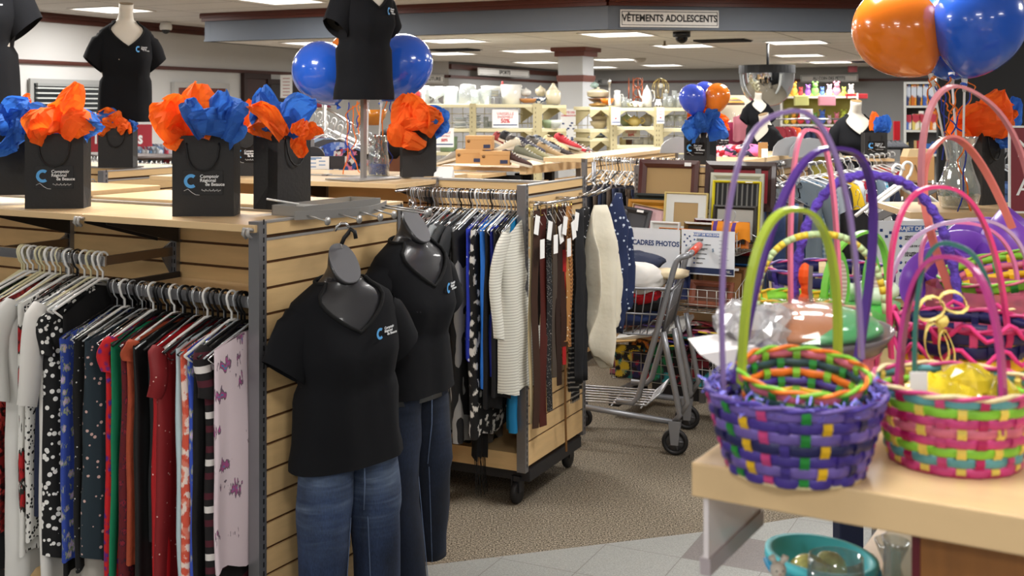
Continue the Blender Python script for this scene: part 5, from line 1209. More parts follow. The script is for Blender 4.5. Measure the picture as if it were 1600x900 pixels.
arch(bW, 'handle', W(1388, 500, d-.1), W(1497, 345, d-.1), W(1612, 470, d-.1), P('#b89ac0'), .0042, .8)
arch(bW, 'handle', W(1440, 430, d), W(1505, 348, d), W(1590, 440, d), P('#e07ab0'), .005, .8)
CUP = mt('#7a46b4', .3, sss=0)
for i, (px, py, dd_, rx, ry, lab) in enumerate(((1502, 428, 2.42, .5, -.5, 'purple plastic egg cup, leftmost of the pile'), (1538, 402, 2.5, .4, -.3, 'purple plastic egg cup in the middle of the pile'), (1582, 388, 2.42, .3, .7, 'purple plastic egg cup, upper right of the pile'), (1478, 455, 2.36, .6, -.9, 'purple plastic egg cup lying low beside the poster'))):
    o = obj('egg_cup', MB().lathe([(.006, -.075), (.045, -.06), (.068, -.015), (.076, .055), (.072, .055), (.064, -.012), (.042, -.055)], 28), CUP); tag(o, lab, 'cup', 'purple plastic egg cups'); o.location = W(px, py, dd_); o.rotation_euler = (rx, ry, 0)
cs = thing('storage_crate', 'pale crate holding the purple egg cups', 'crate', (W(1540, 480, 2.44).x, 2.44, ZT))
obj('crate_body', MB().box(-.12, .12, -.08, .10, 0, .052), mt('#b9a2c4', .5), cs)

# lower shelf: bucket, rabbit, glass
zl = .965
p = W(1274, 865, 1.62); t = thing('bucket', 'turquoise plastic bucket on the lower shelf', 'bucket', (p.x, p.y, zl)); t.rotation_euler = (0, .08, 0)
BUK = mt('#5fdcea', .35); hB = p.z-zl
obj('pail', MB().lathe([(.052, 0), (.070, hB-.012), (.078, hB-.012), (.078, hB), (.068, hB), (.050, .006)], 36), BUK, t)
obj('handle', MB().tube([(.078*math.cos(a), -.078*abs(math.sin(a))*.99-.004, hB-.012-.02*math.sin(a)) for a in [PI*k/20 for k in range(21)]], .0045, 8), mt('#3aa0d0', .35), t)
for i, (x, y, r, lab) in enumerate(((-.012, -.01, .03, 'yellow wrapped candy bag left in the bucket'), (.022, .01, .026, 'yellow wrapped candy bag right in the bucket'))):
    b = MB(); b.ball((0, 0, 0), r, r, r*.9, 12); o = obj('candy_bag', b, mt('#e3e08a', .12, vary=.4, vs=50, coat=.8)); tag(o, lab, 'candy'); o.location = (p.x+x, p.y+y, zl+hB-.024)
p = W(1216, 890, 1.47); t = thing('rabbit_figurine', 'white ceramic rabbit figurine before the turquoise bucket', 'figurine', (p.x, p.y, zl)); RBM = mt('#d9d0c4', .6)
hz = W(1216, 893, 1.47).z-zl
obj('body', MB().lathe([(.02, 0), (.024, .03), (.014, hz-.02), (.009, hz-.008)], 18), RBM, t)
hd = MB(); hd.ball((0, 0, hz+.002), .0105, .010, .011, 14); h_ = obj('head', hd, RBM, t)
for s in (-1, 1):
    e_ = MB(); e_.tube([(s*.004, 0, hz+.010), (s*.008, -.002, hz+.019), (s*.012, -.004, hz+.018)], [.003, .0045, .003], 8); obj('ear', e_, RBM, h_)
    e_ = MB(); e_.ball((s*.004, -.0095, hz+.004), .0012, n=8); obj('eye', e_, INK, h_)
e_ = MB(); e_.ball((0, -.0105, hz), .0014, n=8); obj('nose', e_, mt('#b98a80', .6), h_)
def glassware(label, px, py, d, prof, cat='glass', wob=0, wn=18, z=None, mat=None, name='glass_bowl'):
    p = W(px, py, d); o = obj(name, MB().lathe(prof, 36, wob=wob, wn=wn, caps=True), mat or GLASSC); tag(o, label, cat); o.location = (p.x, p.y, z if z is not None else p.z); return o
glassware('clear round glass bowl with wrapped sweets before the bucket', 1306, 880, 1.50, [(.024, 0), (.034, .05), (.038, .10), (.035, .152), (.033, .152), (.036, .10), (.031, .052), (.004, .006)], z=.965)
o = obj('candy_bag', MB().ball((0, 0, 0), .022, .02, .02, 12), mt('#e6e4e0', .1, vary=.4, vs=60, coat=.8)); tag(o, 'clear wrapped sweets inside the small glass bowl', 'candy'); p = W(1306, 880, 1.50); o.location = (p.x, p.y, 1.062)
glassware('clear glass carafe by the perforated post on the lower shelf', 1394, 860, 1.72, [(.03, 0), (.02, .03), (.012, .055), (.026, .09), (.024, .09), (.010, .055), (.018, .03), (.003, .005)], z=.965)
glassware('ribbed clear glass jar right of the carafe', 1418, 865, 1.66, [(.03, 0), (.034, .05), (.032, .105), (.036, .115), (.033, .115), (.03, .10), (.031, .05), (.003, .005)], wob=.04, wn=12, z=.965)
p = W(1325, 870, 4.35); o = obj('cloth_bag', MB().box(-.045, .045, -.05, .05, 0, .26), mt('#0f1b3a', .8), bevel=.006); tag(o, 'dark navy bag standing on the tile floor under the table', 'bag'); o.location = (p.x, 4.35, .004)
# ---------------------------------------------------------------- picture frame display and cart
O5, A5 = (1.36, 6.32), math.radians(29)
RZ5 = -A5
G5 = thing('gondola_shelving', 'wood slatwall bay full of picture frames with wire baskets', 'shelving', (O5[0], O5[1], 0), RZ5)
b = MB(); slats(b, 'x', -.70, -.02, -.01, .01, .2, H); obj('back_panel', b, [WOOD, WOODD], G5)
obj('top_cap', MB().box(-.7, -.02, -.014, .014, H-.004, H+.004), mt('#b5b2ae', .4, .6), G5)
for x in (-.715, 0):
    b = MB(); b.box(x-.016, x+.016, -.03, .03, .05, H); b.k = 1
    for k in range(44): b.box(x-.003, x+.003, -.0312, -.0298, .15+.027*k, .164+.027*k)
    obj('post', b, [STEEL, BLACK], G5)
for x in (-.715, 0): obj('foot', MB().box(x-.03, x+.03, -.36, .06, .06, .13), STEELD, G5)
WIRE = mt('#b4b2ac', .35, .8)
def wire_basket(x0, x1, y0, y1, z0, zf, zb, st=.05, lab='wire_basket'):
    b = MB(); r = .0022
    def ln(*pts): b.tube(pts, r, 5)
    ln((x0, y1, zb), (x0, y0, zf), (x1, y0, zf), (x1, y1, zb)); ln((x0, y0, z0), (x1, y0, z0)); ln((x0, y1, z0), (x1, y1, z0))
    n = max(2, int((x1-x0)/st))
    for k in range(n+1): x = x0+(x1-x0)*k/n; ln((x, y0, zf), (x, y0, z0), (x, y1, z0))
    m = max(1, int((zf-z0)/st))
    for k in range(1, m+1): z = z0+(zf-z0)*k/(m+1); ln((x0, y1, z), (x0, y0, z), (x1, y0, z), (x1, y1, z))
    q = max(2, int((y1-y0)/st))
    for k in range(q+1):
        y = y0+(y1-y0)*k/q; zz = zf+(zb-zf)*k/q; ln((x0, y, zz), (x0, y, z0), (x1, y, z0), (x1, y, zz))
    return obj(lab, b, WIRE, G5)
wire_basket(-.70, -.02, -.34, -.02, .93, 1.045, 1.11)
wire_basket(-.70, -.02, -.36, -.02, .62, .74, .85)
wire_basket(-.74, .02, -.33, -.02, .21, .36, .50, .055)
def on5(x, y, z): return fr(O5, A5, x, y, z)
def frame(lab, x, y, z, w, h, col, inner, bw=.03, tilt=.14, mat_w=0, th=.02, roll=0, rz=0, stick=False, shine=.3):
    t = thing('picture_frame', lab, 'picture frame', on5(x, y, z), RZ5+rz, 'picture frames in the wire baskets'); t.rotation_euler = (-tilt, roll, RZ5+rz)
    W2 = w/2; b = MB()
    outer = [(-W2, 0), (W2, 0), (W2, h), (-W2, h)]; inn = [(-W2+bw, bw), (W2-bw, bw), (W2-bw, h-bw), (-W2+bw, h-bw)]; mid = [(-W2+bw*.5, bw*.5), (W2-bw*.5, bw*.5), (W2-bw*.5, h-bw*.5), (-W2+bw*.5, h-bw*.5)]
    b.loft([[(u, 0, v) for u, v in outer], [(u, -th*.9, v) for u, v in outer], [(u, -th, v) for u, v in mid], [(u, -th*.45, v) for u, v in inn], [(u, 0, v) for u, v in inn]], loop=True, sm=False)
    obj('moulding', b, mt(col, shine, coat=.2), t)
    obj('backing', MB().box(-W2+bw, W2-bw, -.004, -.001, bw, h-bw), inner if not isinstance(inner, str) else mt(inner, .6), t)
    if mat_w:
        b = MB(); q = bw+mat_w
        for x0, x1, z0, z1 in ((-W2+bw, W2-bw, bw, q), (-W2+bw, W2-bw, h-q, h-bw), (-W2+bw, -W2+q, q, h-q), (W2-q, W2-bw, q, h-q)): b.box(x0, x1, -.007, -.004, z0, z1)
        obj('mat_board', b, mt('#d8dad6', .8), t)
    if stick: obj('price_sticker', MB().box(W2-.085, W2-.045, -th-.001, -th, h-bw*.75, h-bw*.3), PAPERW, t)
    return t
frame('large dark wood frame with plain tan backing, top left of the frames', -.52, -.05, 1.14, .36, .27, '#4d2620', '#a78a5c', .045, .16, stick=True)
frame('large dark frame with red backing, top right of the frames', -.10, -.05, 1.14, .40, .27, '#35201e', '#8a1f28', .045, .14)
frame('bright yellow thin frame with dark pinstripe picture at the right', -.09, -.16, 1.00, .27, .31, '#e0cf2a', pat('vstripe', '#1c1c1e', ['#1c1c1e', '#6a6a66'], 60), .012, .16, stick=True)
frame('pale silver wide frame behind the yellow frame', -.10, -.12, 1.02, .30, .33, '#b7b8aa', '#c9cbbd', .03, .15)
frame('cream matted frame with thin gold edge in the centre', -.36, -.20, 1.0, .25, .24, '#cdb878', '#ab8f62', .010, .15, mat_w=.045)
frame('black frame lying low at the left behind the gold one', -.60, -.10, 1.02, .22, .20, '#1a2220', '#22302a', .025, .2)
frame('orange gold frame with pale border at the left', -.60, -.17, 1.0, .24, .19, '#a8741e', '#d8941e', .03, .25)
frame('pink white print leaning at the left with dark lower corner', -.61, -.21, .96, .20, .20, '#a88a58', '#d8b0b4', .008, .3, roll=.15)
frame('charcoal grey frame with small white sticker, front left', -.66, -.25, .95, .17, .20, '#2c2c30', '#3c3c40', .03, .32, roll=.12, stick=True)
frame('white small frame with a ring at the top', -.44, -.29, .955, .17, .13, '#d8dad8', '#c4c8c4', .015, .12)
frame('small orange rimmed garden print, left one above the sign', -.41, -.32, .955, .10, .10, '#d8762a', pat('multi', '#4d8a34', ['#8fbf5a', '#e6e6da', '#2f6a2a'], 60), .006, .1)
frame('small orange rimmed garden print, right one above the sign', -.28, -.32, .955, .13, .10, '#d8762a', pat('multi', '#6d9a2e', ['#a3b83a', '#c9c47a', '#4d7a2a'], 60), .006, .1)
frame('dark cherry red frame beside the garden prints', -.20, -.27, .96, .16, .15, '#4a1416', '#7a2a26', .02, .12)
frame('brown gold ridged frame behind the garden prints', -.24, -.29, .96, .18, .13, '#5a4420', '#2a2218', .02, .12)
frame('orange wood frame with dark grey centre, front right', -.055, -.26, .96, .15, .14, '#c8702a', '#55524e', .022, .12, stick=True)
frame('dark frame with striped grey mat behind the orange wood frame', -.08, -.20, .98, .24, .20, '#2a2622', '#a9a8a0', .02, .14)
# lower basket frames
frame('arch window frame with tan oval mat in the lower basket', -.50, -.22, .66, .2, .18, '#b9bab4', '#b48a50', .03, .25, stick=False)
frame('slim blue framed picture in the lower basket', -.36, -.25, .66, .10, .19, '#2c3e78', '#4d5c94', .02, .3, rz=.5)
frame('brown box frame with two openings in the lower basket', -.16, -.20, .66, .28, .19, '#6e4a2a', '#8a6238', .03, .3, stick=True)
frame('terracotta frame lying forward in the lower basket', -.18, -.30, .64, .24, .14, '#8a4f3a', '#5e3a2a', .03, .35)
frame('red topped dark frame standing in the lower basket', -.12, -.10, .70, .26, .22, '#7a1018', '#1a1a1e', .02, .2)
frame('black wide frame in the shadow of the lower basket', -.50, -.10, .70, .30, .17, '#18181a', '#141416', .03, .2)
frame('blue edged dark frame beside the red topped frame', -.08, -.14, .68, .2, .18, '#1f4a7a', '#101216', .015, .2)
o = obj('shirt', gar_mesh(L=.12, w=.105, th=.02, slope=.15, ztop=-.01, ripple=.004), pat('vstripe', '#e08a1c', ['#e08a1c', '#e08a1c', '#5a3a8a', '#e08a1c'], 9)); tag(o, 'tiny orange shirt with purple stripes hung on a frame', 'clothing'); o.location = on5(-.07, -.29, 1.125); o.rotation_euler = (0, 0, RZ5+PI/2)
hang('clear', on5(-.07, -.27, 1.15), RZ5+PI/2, 'picture frame', 'small clear hanger over the tiny orange shirt')
def card(lab, x0, x1, y, z0, z1, build, cat='sign', name='paper_sign', tilt=.04):
    t = thing(name, lab, cat, on5((x0+x1)/2, y, z0), RZ5); t.rotation_euler = (-tilt, 0, RZ5); w = (x1-x0)/2; h = z1-z0
    obj('card', MB().box(-w, w, -.002, 0, 0, h), mt('#dfe3e8', .6), t); build(t, w, h); return t
def b1(t, w, h): text('CADRES PHOTOS', .038, NAVY, t, (.012, -.003, h*.62), bold=.0012, sx=.9)
card('white card reading CADRES PHOTOS on the wire basket', -.635, -.335, -.348, .84, 1.05, b1)
def infop(t, w, h, rowcols=True):
    s = h/.22
    pl = MB(); q = .012*s; zc = h-.022*s; pl.box(-w*.55, w*.42, -.0035, -.002, zc-.009*s, zc+.009*s); obj('heading_bar', pl, mt('#4a6aa8', .6), t)
    text('TRAJET DE VOS DONS', .0155*s, PAPERW, t, (-w*.06, -.0038, zc), bold=.0004)
    d_ = MB()
    for k, (u, v) in enumerate(((-.9, .86), (-.8, .78), (-.92, .70), (-.72, .83), (-.68, .72), (-.84, .62))): d_.box(w*u, w*u+.008*s, -.0035, -.002, h*v, h*v+.008*s)
    obj('icons', d_, NAVY, t)
    nb = MB()
    for k in range(6): nb.M = Matrix.Translation((-w*.5, -.003, h*(.78-.105*k))) @ Matrix.Rotation(PI/2, 4, 'X'); nb.lathe([(.0045*s, -.0006), (.0045*s, .0006)], 12)
    obj('bullet', nb, mt('#33549a', .6), t)
    for k, wd_ in enumerate(('VENTE EN\nMAGASIN', 'TAILLE DE CHIFFONS', 'RÉCUPÉRATION\nDE MÉTAUX', 'EXPORTATION', 'RÉDUCTION', 'DÉCHETS')):
        text(wd_, .0078*s, INK, t, (-w*.42, -.0036, h*(.78-.105*k)), bold=.0002, align='LEFT')
    g = MB()
    for k in range(7): g.box(w*.42, w*(.62+.08*(k % 3)), -.0035, -.002, h*(.78-.085*k), h*(.79-.085*k))
    obj('fine_print', g, mt('#8a93a3', .7), t)
    text('$', .024*s, mt('#5a7a9a', .6), t, (w*.2, -.0036, h*.56))
    f = MB(); f.box(-w*.98, w*.98, -.0035, -.002, h*.03, h*.16); obj('footer_bar', f, mt('#1f2c50', .6), t)
    c_logo(t, (w*.62, -.0042, h*.095), .016*s)
card('white information poster with blue heading on the wire basket', -.325, -.03, -.350, .82, 1.055, infop, 'poster', 'info_poster')
# gift bags and papers in the bottom basket
rr = random.Random(21)
GBC = [('#b06a8a', 'mauve'), ('#1f7a4a', 'green'), ('#c0304a', 'red'), ('#2a2a5a', 'navy'), ('#d87aa0', 'pink'), ('#e0c53a', 'yellow'), ('#4a3a8a', 'violet'), ('#d8d4d0', 'white'), ('#2a8a8f', 'teal'), ('#7a1f2a', 'wine'), ('#e08a3a', 'orange'), ('#151518', 'black')]
WHERE = ['behind the cart leg', 'at the right corner', 'in the middle', 'under the white box', 'at the left end', 'close to the back panel']
for i in range(22):
    c, nmn = GBC[i % 12]; x = rr.uniform(-.5, -.02); y = rr.uniform(-.27, -.12); z = .40+.012*(i//2)
    t = thing('folded_gift_bag', '%s folded gift bag lying %s of the bottom basket, %s layer' % (nmn, WHERE[(i*5) % 6], ['first', 'second', 'third', 'fourth'][i//6]), 'gift bag', on5(x, y, z), RZ5+rr.uniform(-.5, .5), 'folded gift bags in the bottom wire basket'); t.rotation_euler = (rr.uniform(-.1, .1)-.12, rr.uniform(-.1, .1), RZ5+rr.uniform(-.5, .5))
    obj('bag_body', MB().box(-.15, .15, -.11, .11, 0, .007), pat('multi', c, [c, GBC[(i*5+3) % 12][0], c, GBC[(i*7+1) % 12][0]], 22) if i % 3 else mt(c, .4), t, bevel=.002)
for i in range(14):
    c, nmn = GBC[(i*5) % 12]; x = -.68+.05*i; z = .215
    t = thing('folded_gift_bag', '%s gift bag standing %s behind the bottom basket wires' % (nmn, ['leftmost', 'second', 'third', 'fourth', 'fifth', 'sixth', 'seventh', 'eighth', 'ninth', 'tenth', 'eleventh', 'twelfth', 'thirteenth', 'rightmost'][i]), 'gift bag', on5(x, -.27-.035*(i % 2), z), RZ5+rr.uniform(-.3, .3), 'standing gift bags in the bottom basket')
    obj('bag_body', MB().box(-.09, .05, -.012, .012, 0, .15+.03*(i % 3)), pat('multi', c, ['#1a1a22', c, GBC[(i*3+5) % 12][0], '#222'+'2'*3], 26), t)
def leanbox(lab, x, y, z, sx, sy, sz, col, rx, ry, name='flat_box', cat='box'):
    o = obj(name, MB().box(-sx/2, sx/2, -sy/2, sy/2, 0, sz), col if not isinstance(col, str) else mt(col, .4), bevel=.003); tag(o, lab, cat); o.location = on5(x, y, z); o.rotation_euler = (rx, ry, RZ5); return o
leanbox('brown leather folder with a gold line, behind the cart', -.60, -.22, .55, .34, .24, .02, '#7a3a20', .35, -.28, 'folder', 'folder')
leanbox('long flat white box tilted behind the cart', -.50, -.28, .49, .40, .20, .02, '#d9dad8', .25, -.22)
leanbox('tan kraft envelope at the left of the bottom basket', -.68, -.30, .44, .22, .20, .008, '#c9a566', .2, -.15, 'envelope', 'envelope')
leanbox('orange and white printed gift bag sticking up behind the folder', -.64, -.16, .60, .26, .16, .012, pat('multi', '#e0772a', ['#dfe3e6', '#5ea05a', '#e0772a', '#b9c6d8'], 12), .6, -.35, 'gift_bag', 'gift bag')
leanbox('purple and white striped gift bag corner left of the orange one', -.72, -.20, .56, .14, .14, .012, pat('vstripe', '#e4e0e8', ['#7a1f8a'], 8), .8, -.7, 'gift_bag', 'gift bag')

# shopping cart
CA = math.radians(16); CO = (.60, 5.955)
cart = thing('shopping_cart', 'grey metal shopping cart loaded with clothes', 'cart', (CO[0], CO[1], 0), -CA)
CG = mt('#8f9094', .38, .55)
def ct(nm, pts, r, parent=cart, mat=CG, n=10, **k): b = MB(); b.tube(pts, r, n, **k); return obj(nm, b, mat, parent)
w = .23
ct('lower_frame', [(.27, -w, .16), (-.30, -w+.05, .20), (-.345, -w+.09, .205), (-.36, -w+.15, .21), (-.36, w-.15, .21), (-.345, w-.09, .205), (-.30, w-.05, .20), (.27, w, .16)], .015)
for s in (-1, 1):
    ct('side_frame', [(.27, s*w, .16), (.30, s*w, .20), (.24, s*w, .48), (.215, s*w, .60)], .016)
    ct('handle_post', [(-.02, s*(w-.02), .24), (.06, s*(w-.02), .235), (.09, s*(w-.02), .27), (.19, s*w, .62), (.265, s*w, .90), (.28, s*w, .95), (.30, s*w, .97), (.345, s*w, .985)], .015)
    ct('side_brace', [(.30, s*w, .20), (.335, s*w*.98, .26), (.29, s*w*.98, .50), (.27, s*w*.98, .62)], .014)
b = MB()
for k in range(7): y = -.16+.053*k; b.tube([(-.33, y, .215), (.12, y, .215), (.20, y, .29)], .0045, 6)
for x in (-.25, -.05, .10): b.tube([(x, -.2, .21), (x, .2, .21)], .0045, 6)
b.tube([(.20, -.18, .29), (.20, .18, .29)], .005, 6); obj('lower_rack', b, mt('#b5b5b8', .3, .8), cart)
h = ct('handle', [(.345, -w, .985), (.345, w, .985)], .015); ct('handle_grip', [(.345, -.13, .985), (.345, .17, .985)], .019, h, mt('#c8442c', .4))
b = MB(); 
def bz(x, t_): return None
tops = [(-.36, -.19), (.26, -.235), (.26, .235), (-.36, .19)]; bots = [(-.30, -.15), (.20, -.20), (.20, .20), (-.30, .15)]
ztop = lambda x: .80+.02*(x+.36); zbot = lambda x: .575
T_ = [Vector((x, y, ztop(x))) for x, y in tops]; B_ = [Vector((x, y, zbot(x))) for x, y in bots]
b.tube(T_, .008, 6, loop=True); b.tube(B_, .005, 6, loop=True); b.tube([t_.lerp(q_, .55) for t_, q_ in zip(T_, B_)], .005, 6, loop=True)
for (i, j, n) in ((0, 1, 14), (1, 2, 9), (2, 3, 14), (3, 0, 9)):
    for k in range(n+1): b.tube([T_[i].lerp(T_[j], k/n), B_[i].lerp(B_[j], k/n)], .0032, 5)
for k in range(1, 10): b.tube([B_[0].lerp(B_[1], k/10), B_[3].lerp(B_[2], k/10)], .0032, 5)
obj('wire_bin', b, CG, cart)
for x, y, r, lab in ((-.27, -.13, .055, 'front'), (-.27, .13, .055, 'front'), (.275, -.235, .066, 'rear'), (.275, .235, .066, 'rear')):
    f = MB()
    for s in (-1, 1): f.prism([(x-.03, .17), (x+.03, .17), (x+.018, r-.012), (x-.018, r-.012)], lambda u, v: (u, y+s*.02-.003, v), lambda u, v: (u, y+s*.02+.003, v))
    fk = obj('caster_fork', f, CG, cart)
    M = MB(); M.M = Matrix.Translation((x, y, r)) @ Matrix.Rotation(PI/2, 4, 'X')
    M.k = 0; M.loft([[((r-.012+q*math.cos(2*PI*m_/8)*.0)*1*math.cos(2*PI*k/28)+(.012+.0*m_)*math.cos(2*PI*m_/8)*math.cos(2*PI*k/28), (r-.012)*math.sin(2*PI*k/28)+.012*math.cos(2*PI*m_/8)*math.sin(2*PI*k/28), .013*math.sin(2*PI*m_/8)) for m_ in range(8) for q in (0,)] for k in range(28)], loop=True)
    M.k = 1; M.lathe([(.016, -.012), (.016, .012)], 14); M.lathe([(r-.02, -.004), (r-.02, .004)], 28)
    for k in range(5):
        a = 2*PI*k/5; M.tube([(0, 0, 0), ((r-.02)*math.cos(a), (r-.02)*math.sin(a), 0)], .0065, 6)
    obj('wheel', M, [mt('#1b1b1d', .5), mt('#5a5a5c', .4, .3)], fk)
ct('child_flap', [(.21, -.2, .58), (.26, -.2, .80), (.26, .2, .80), (.21, .2, .58)], .006)
def heap(name, lab, mat, c, r, seed, cat='clothing', n=22):
    b = MB(); rings = []
    for i in range(12):
        a = -PI/2+PI*i/11; row = []
        for q in range(n):
            t_ = 2*PI*q/n; k = 1+.28*noise.noise(Vector((math.cos(t_)*1.6+seed, math.sin(t_)*1.6, i*.35)))+.20*noise.noise(Vector((q*.8+seed, i*.8, 3)))
            row.append((r[0]*max(.03, math.cos(a)**.7 if math.cos(a) > 0 else 0)*math.cos(t_)*k, r[1]*max(.03, math.cos(a)**.7 if math.cos(a) > 0 else 0)*math.sin(t_)*k, r[2]*math.sin(a)*(1+.35*noise.noise(Vector((math.cos(t_)*2, math.sin(t_)*2, seed))))))
        rings.append(row)
    b.loft(rings); o = obj(name, b, mat); tag(o, lab, cat, 'clothes in the shopping cart'); o.rotation_euler = (0, 0, -CA); o.location = fr(CO, CA, *c); return o
heap('jacket', 'navy fleece folded at the back of the cart', mt('#1f2740', .9), (-.02, .06, .895), (.20, .13, .055), 1)
heap('jacket', 'dark plum garment under the navy fleece', mt('#2a1f2c', .9), (.02, .02, .83), (.18, .12, .05), 2)
heap('blouse', 'white crumpled blouse on top of the cart', mt('#dcd9d3', .85), (.04, -.10, .84), (.16, .11, .075), 3)
heap('shirt', 'pale grey garment spilling over the cart rim', mt('#b4b4b4', .85), (-.16, -.13, .79), (.17, .07, .045), 4)
heap('jacket', 'bright red garment just under the cart rim', mt('#b30d1c', .8), (-.02, -.06, .755), (.20, .12, .055), 5)
heap('jacket', 'black garment in the middle of the cart', mt('#0c0c0f', .85), (.02, .0, .71), (.18, .14, .06), 6)
heap('jeans', 'blue denim at the bottom of the cart', mt('#26345f', .9), (-.05, -.01, .645), (.19, .13, .055), 7)
o = heap('hat', 'cream hat brim beside the cart handle', mt('#d6c6a4', .8), (.22, -.02, .86), (.10, .09, .025), 9, 'hat')

# ---------------------------------------------------------------- racks between the frames and the shoes
def clip_row(p, q, n, z, kinds, grp, rz, lower=None):
    p, q = Vector(p), Vector(q); t = bpy.data.objects.new('hang_rail', None)
    b = MB(); dd = (q-p); u = dd.normalized(); b.tube([Vector((0, 0, 0)), dd], .011, 8); r_ = obj('hang_rail', b, CHROME); tag(r_, 'chrome rail carrying %s' % grp, 'rail'); r_.location = p
    bpy.data.objects.remove(t)
    for i in range(n):
        c = p+dd*((i+.5)/n); hang(kinds[i % len(kinds)], c+Vector((0, 0, .011)), rz+RR.uniform(-.2, .2), grp)
    return r_
a6 = math.radians(26)
clip_row(W(928, 250, 7.6), W(1008, 254, 7.2), 17, 0, ['white', 'clear', 'black', 'clear', 'white', 'clear'], 'the jeans rack left of the picture frames', -a6)
JM = [mt('#1b2540', .9, vary=.3, vs=20), mt('#2b3d63', .9, vary=.3, vs=20), mt('#12151f', .9), mt('#38507a', .9, vary=.3, vs=18), mt('#4a3e34', .9), mt('#1f2a3c', .9)]
def trousers(lab, mat, loc, rz, grp, L=.95, w=.17, th=.03, ph=0):
    b = MB()
    for s in (-1, 1):
        rings = []
        for i in range(9):
            v = i/8; ww = w*.5*(1-.25*v); c = s*w*.5*(1-.05*v)
            rings.append([(th*math.sin(2*PI*q/12)*(1-.2*v)+.01*math.sin(4*v+ph), c+ww*math.cos(2*PI*q/12), -.09-L*v) for q in range(12)])
        b.loft(rings)
    o = obj('jeans', b, mat); tag(o, lab, 'jeans', grp); o.location = loc; o.rotation_euler = (0, 0, rz); 
    wb = MB(); wb.loft([[((th+.003)*math.sin(2*PI*q/20), (w*1.0)*math.cos(2*PI*q/20), z) for q in range(20)] for z in (-.085, -.125)], caps=False); obj('waistband', wb, mat, o); return o
SH = ['black', 'mid blue', 'dark navy', 'faded blue', 'brown', 'indigo']
ORD = ['first', 'second', 'third', 'fourth', 'fifth', 'sixth', 'seventh', 'eighth', 'ninth', 'tenth', 'eleventh', 'twelfth', 'thirteenth', 'fourteenth', 'fifteenth', 'sixteenth', 'seventeenth', 'eighteenth', 'nineteenth', 'twentieth', 'twenty-first', 'twenty-second', 'twenty-third', 'twenty-fourth', 'twenty-fifth', 'twenty-sixth']
MN = {0: 'dark navy', 1: 'mid blue', 2: 'black', 3: 'faded blue', 4: 'brown', 5: 'indigo'}
for i in range(9):
    p = W(928, 268, 7.4).lerp(W(1006, 272, 7.0), (i+.5)/9); k = (i*2+2) % 6
    trousers('%s jeans hanging left of the frames, %s from the left' % (MN[k], ORD[i]), JM[k], p, -a6, 'jeans left of the picture frames', .85, .15, .03, i)
o = obj('end_panel_bar', MB().tube([W(928, 253, 7.5), W(928, 330, 7.5)], .015), STEEL); o.name = 'rack_post'; tag(o, 'steel post at the left end of the jeans rack', 'post')
def low_gondola(lab, pA, pB, z1, drop, thick=.03, back=.35, post=True, panel=True, metal=None):
    """fixture whose front top edge runs from pA to pB (picture points at height z1)"""
    A_, B_ = W(*pA, DZ(pA[1], z1)), W(*pB, DZ(pB[1], z1)); dd = B_-A_; ang = math.atan2(dd.y, dd.x); L_ = Vector((dd.x, dd.y)).length
    t = thing('gondola_shelving', lab, 'shelving', (A_.x, A_.y, 0), ang)
    obj('top_board', MB().box(0, L_, 0, back, z1-thick, z1), WOODT, t, bevel=.002)
    if panel:
        b = MB(); slats(b, 'x', .02, L_-.02, .02, .04, z1-drop, z1-thick); obj('slat_panel', b, [WOOD, WOODD], t)
        for x in (0, L_-.03): obj('post', MB().box(x, x+.03, -.002, .03, max(0, z1-drop-.1), z1-.005), STEEL, t)
        b = MB(); b.box(.02, L_-.02, .04, back-.02, .0, .12); obj('base', b, STEELD, t)
    if metal: obj('metal_rail', MB().box(0, L_, -.012, 0, z1-.09, z1-.03), mt('#a7a8aa', .35, .7), t)
    return t, ang, L_
low_gondola('far wood fixture running back from the shoe display', (915, 247), (1060, 230), 1.375, 1.3, back=.3)
low_gondola('wood fixture running back from the picture frames under the mannequins', (1100, 258), (1268, 237), 1.375, 1.3, back=.35, metal=True)
clip_row(W(1018, 252, 7.3), W(1080, 254, 7.15), 15, 0, ['white', 'clear', 'black', 'clear', 'white', 'black'], 'the rack behind the narrow gift bag', -a6)
for i in range(10):
    p = W(1020, 254, 7.28).lerp(W(1078, 256, 7.15), (i+.5)/10)
    c_ = ['#cfcfcf', '#1a1a1e', '#8a8f98', '#e2e2e0', '#3a3f4a'][i % 5]
    garment('shirt', '%s shirt on the rack behind the narrow gift bag, %s from the left' % (['pale grey', 'black', 'steel grey', 'white', 'slate'][i % 5], ORD[i]), mt(c_, .85), p, -a6, 'shirts behind the narrow gift bag', hanger=None, L=.6, w=.18)

# ---------------------------------------------------------------- fixture behind the near gondola, far left
O4, A4 = (-2.14, 6.03), math.radians(26)
G4 = gondola('wood slat gondola with steel edge behind the near gift bags', O4, A4, 2.2, .76, (-.62, -1.24))
top_shelf(G4, -2.1, -.02, .40, .74, 1.372, (), False)
def on4(x, y, z): return fr(O4, A4, x, y, z)
def rail_things(p, q, n, kinds, grp, rz): return clip_row(p, q, n, 0, kinds, grp, rz)
rail_things(on4(.12, .42, 1.33), on4(.12, .74, 1.33), 10, ['clear', 'black', 'clear', 'wire', 'white'], 'the end rail between the near gift bags', -A4+PI/2)
for i, (c_, nm_) in enumerate((('#2a3f86', 'royal blue'), ('#17181c', 'black'), ('#d9d9dc', 'white'), ('#3a4a6a', 'slate blue'), ('#101014', 'jet black'))):
    garment('shirt', '%s shirt hanging between the near gift bags' % nm_, mt(c_, .85), on4(.12, .45+.06*i, 1.33), -A4+PI/2, 'shirts between the near gift bags', hanger=None, L=.7, w=.18)
rail_things(on4(-.35, -.03, 1.31), on4(-.02, -.03, 1.31), 7, ['clear', 'wire', 'clear'], 'the far rail behind the left gift bag', -A4)
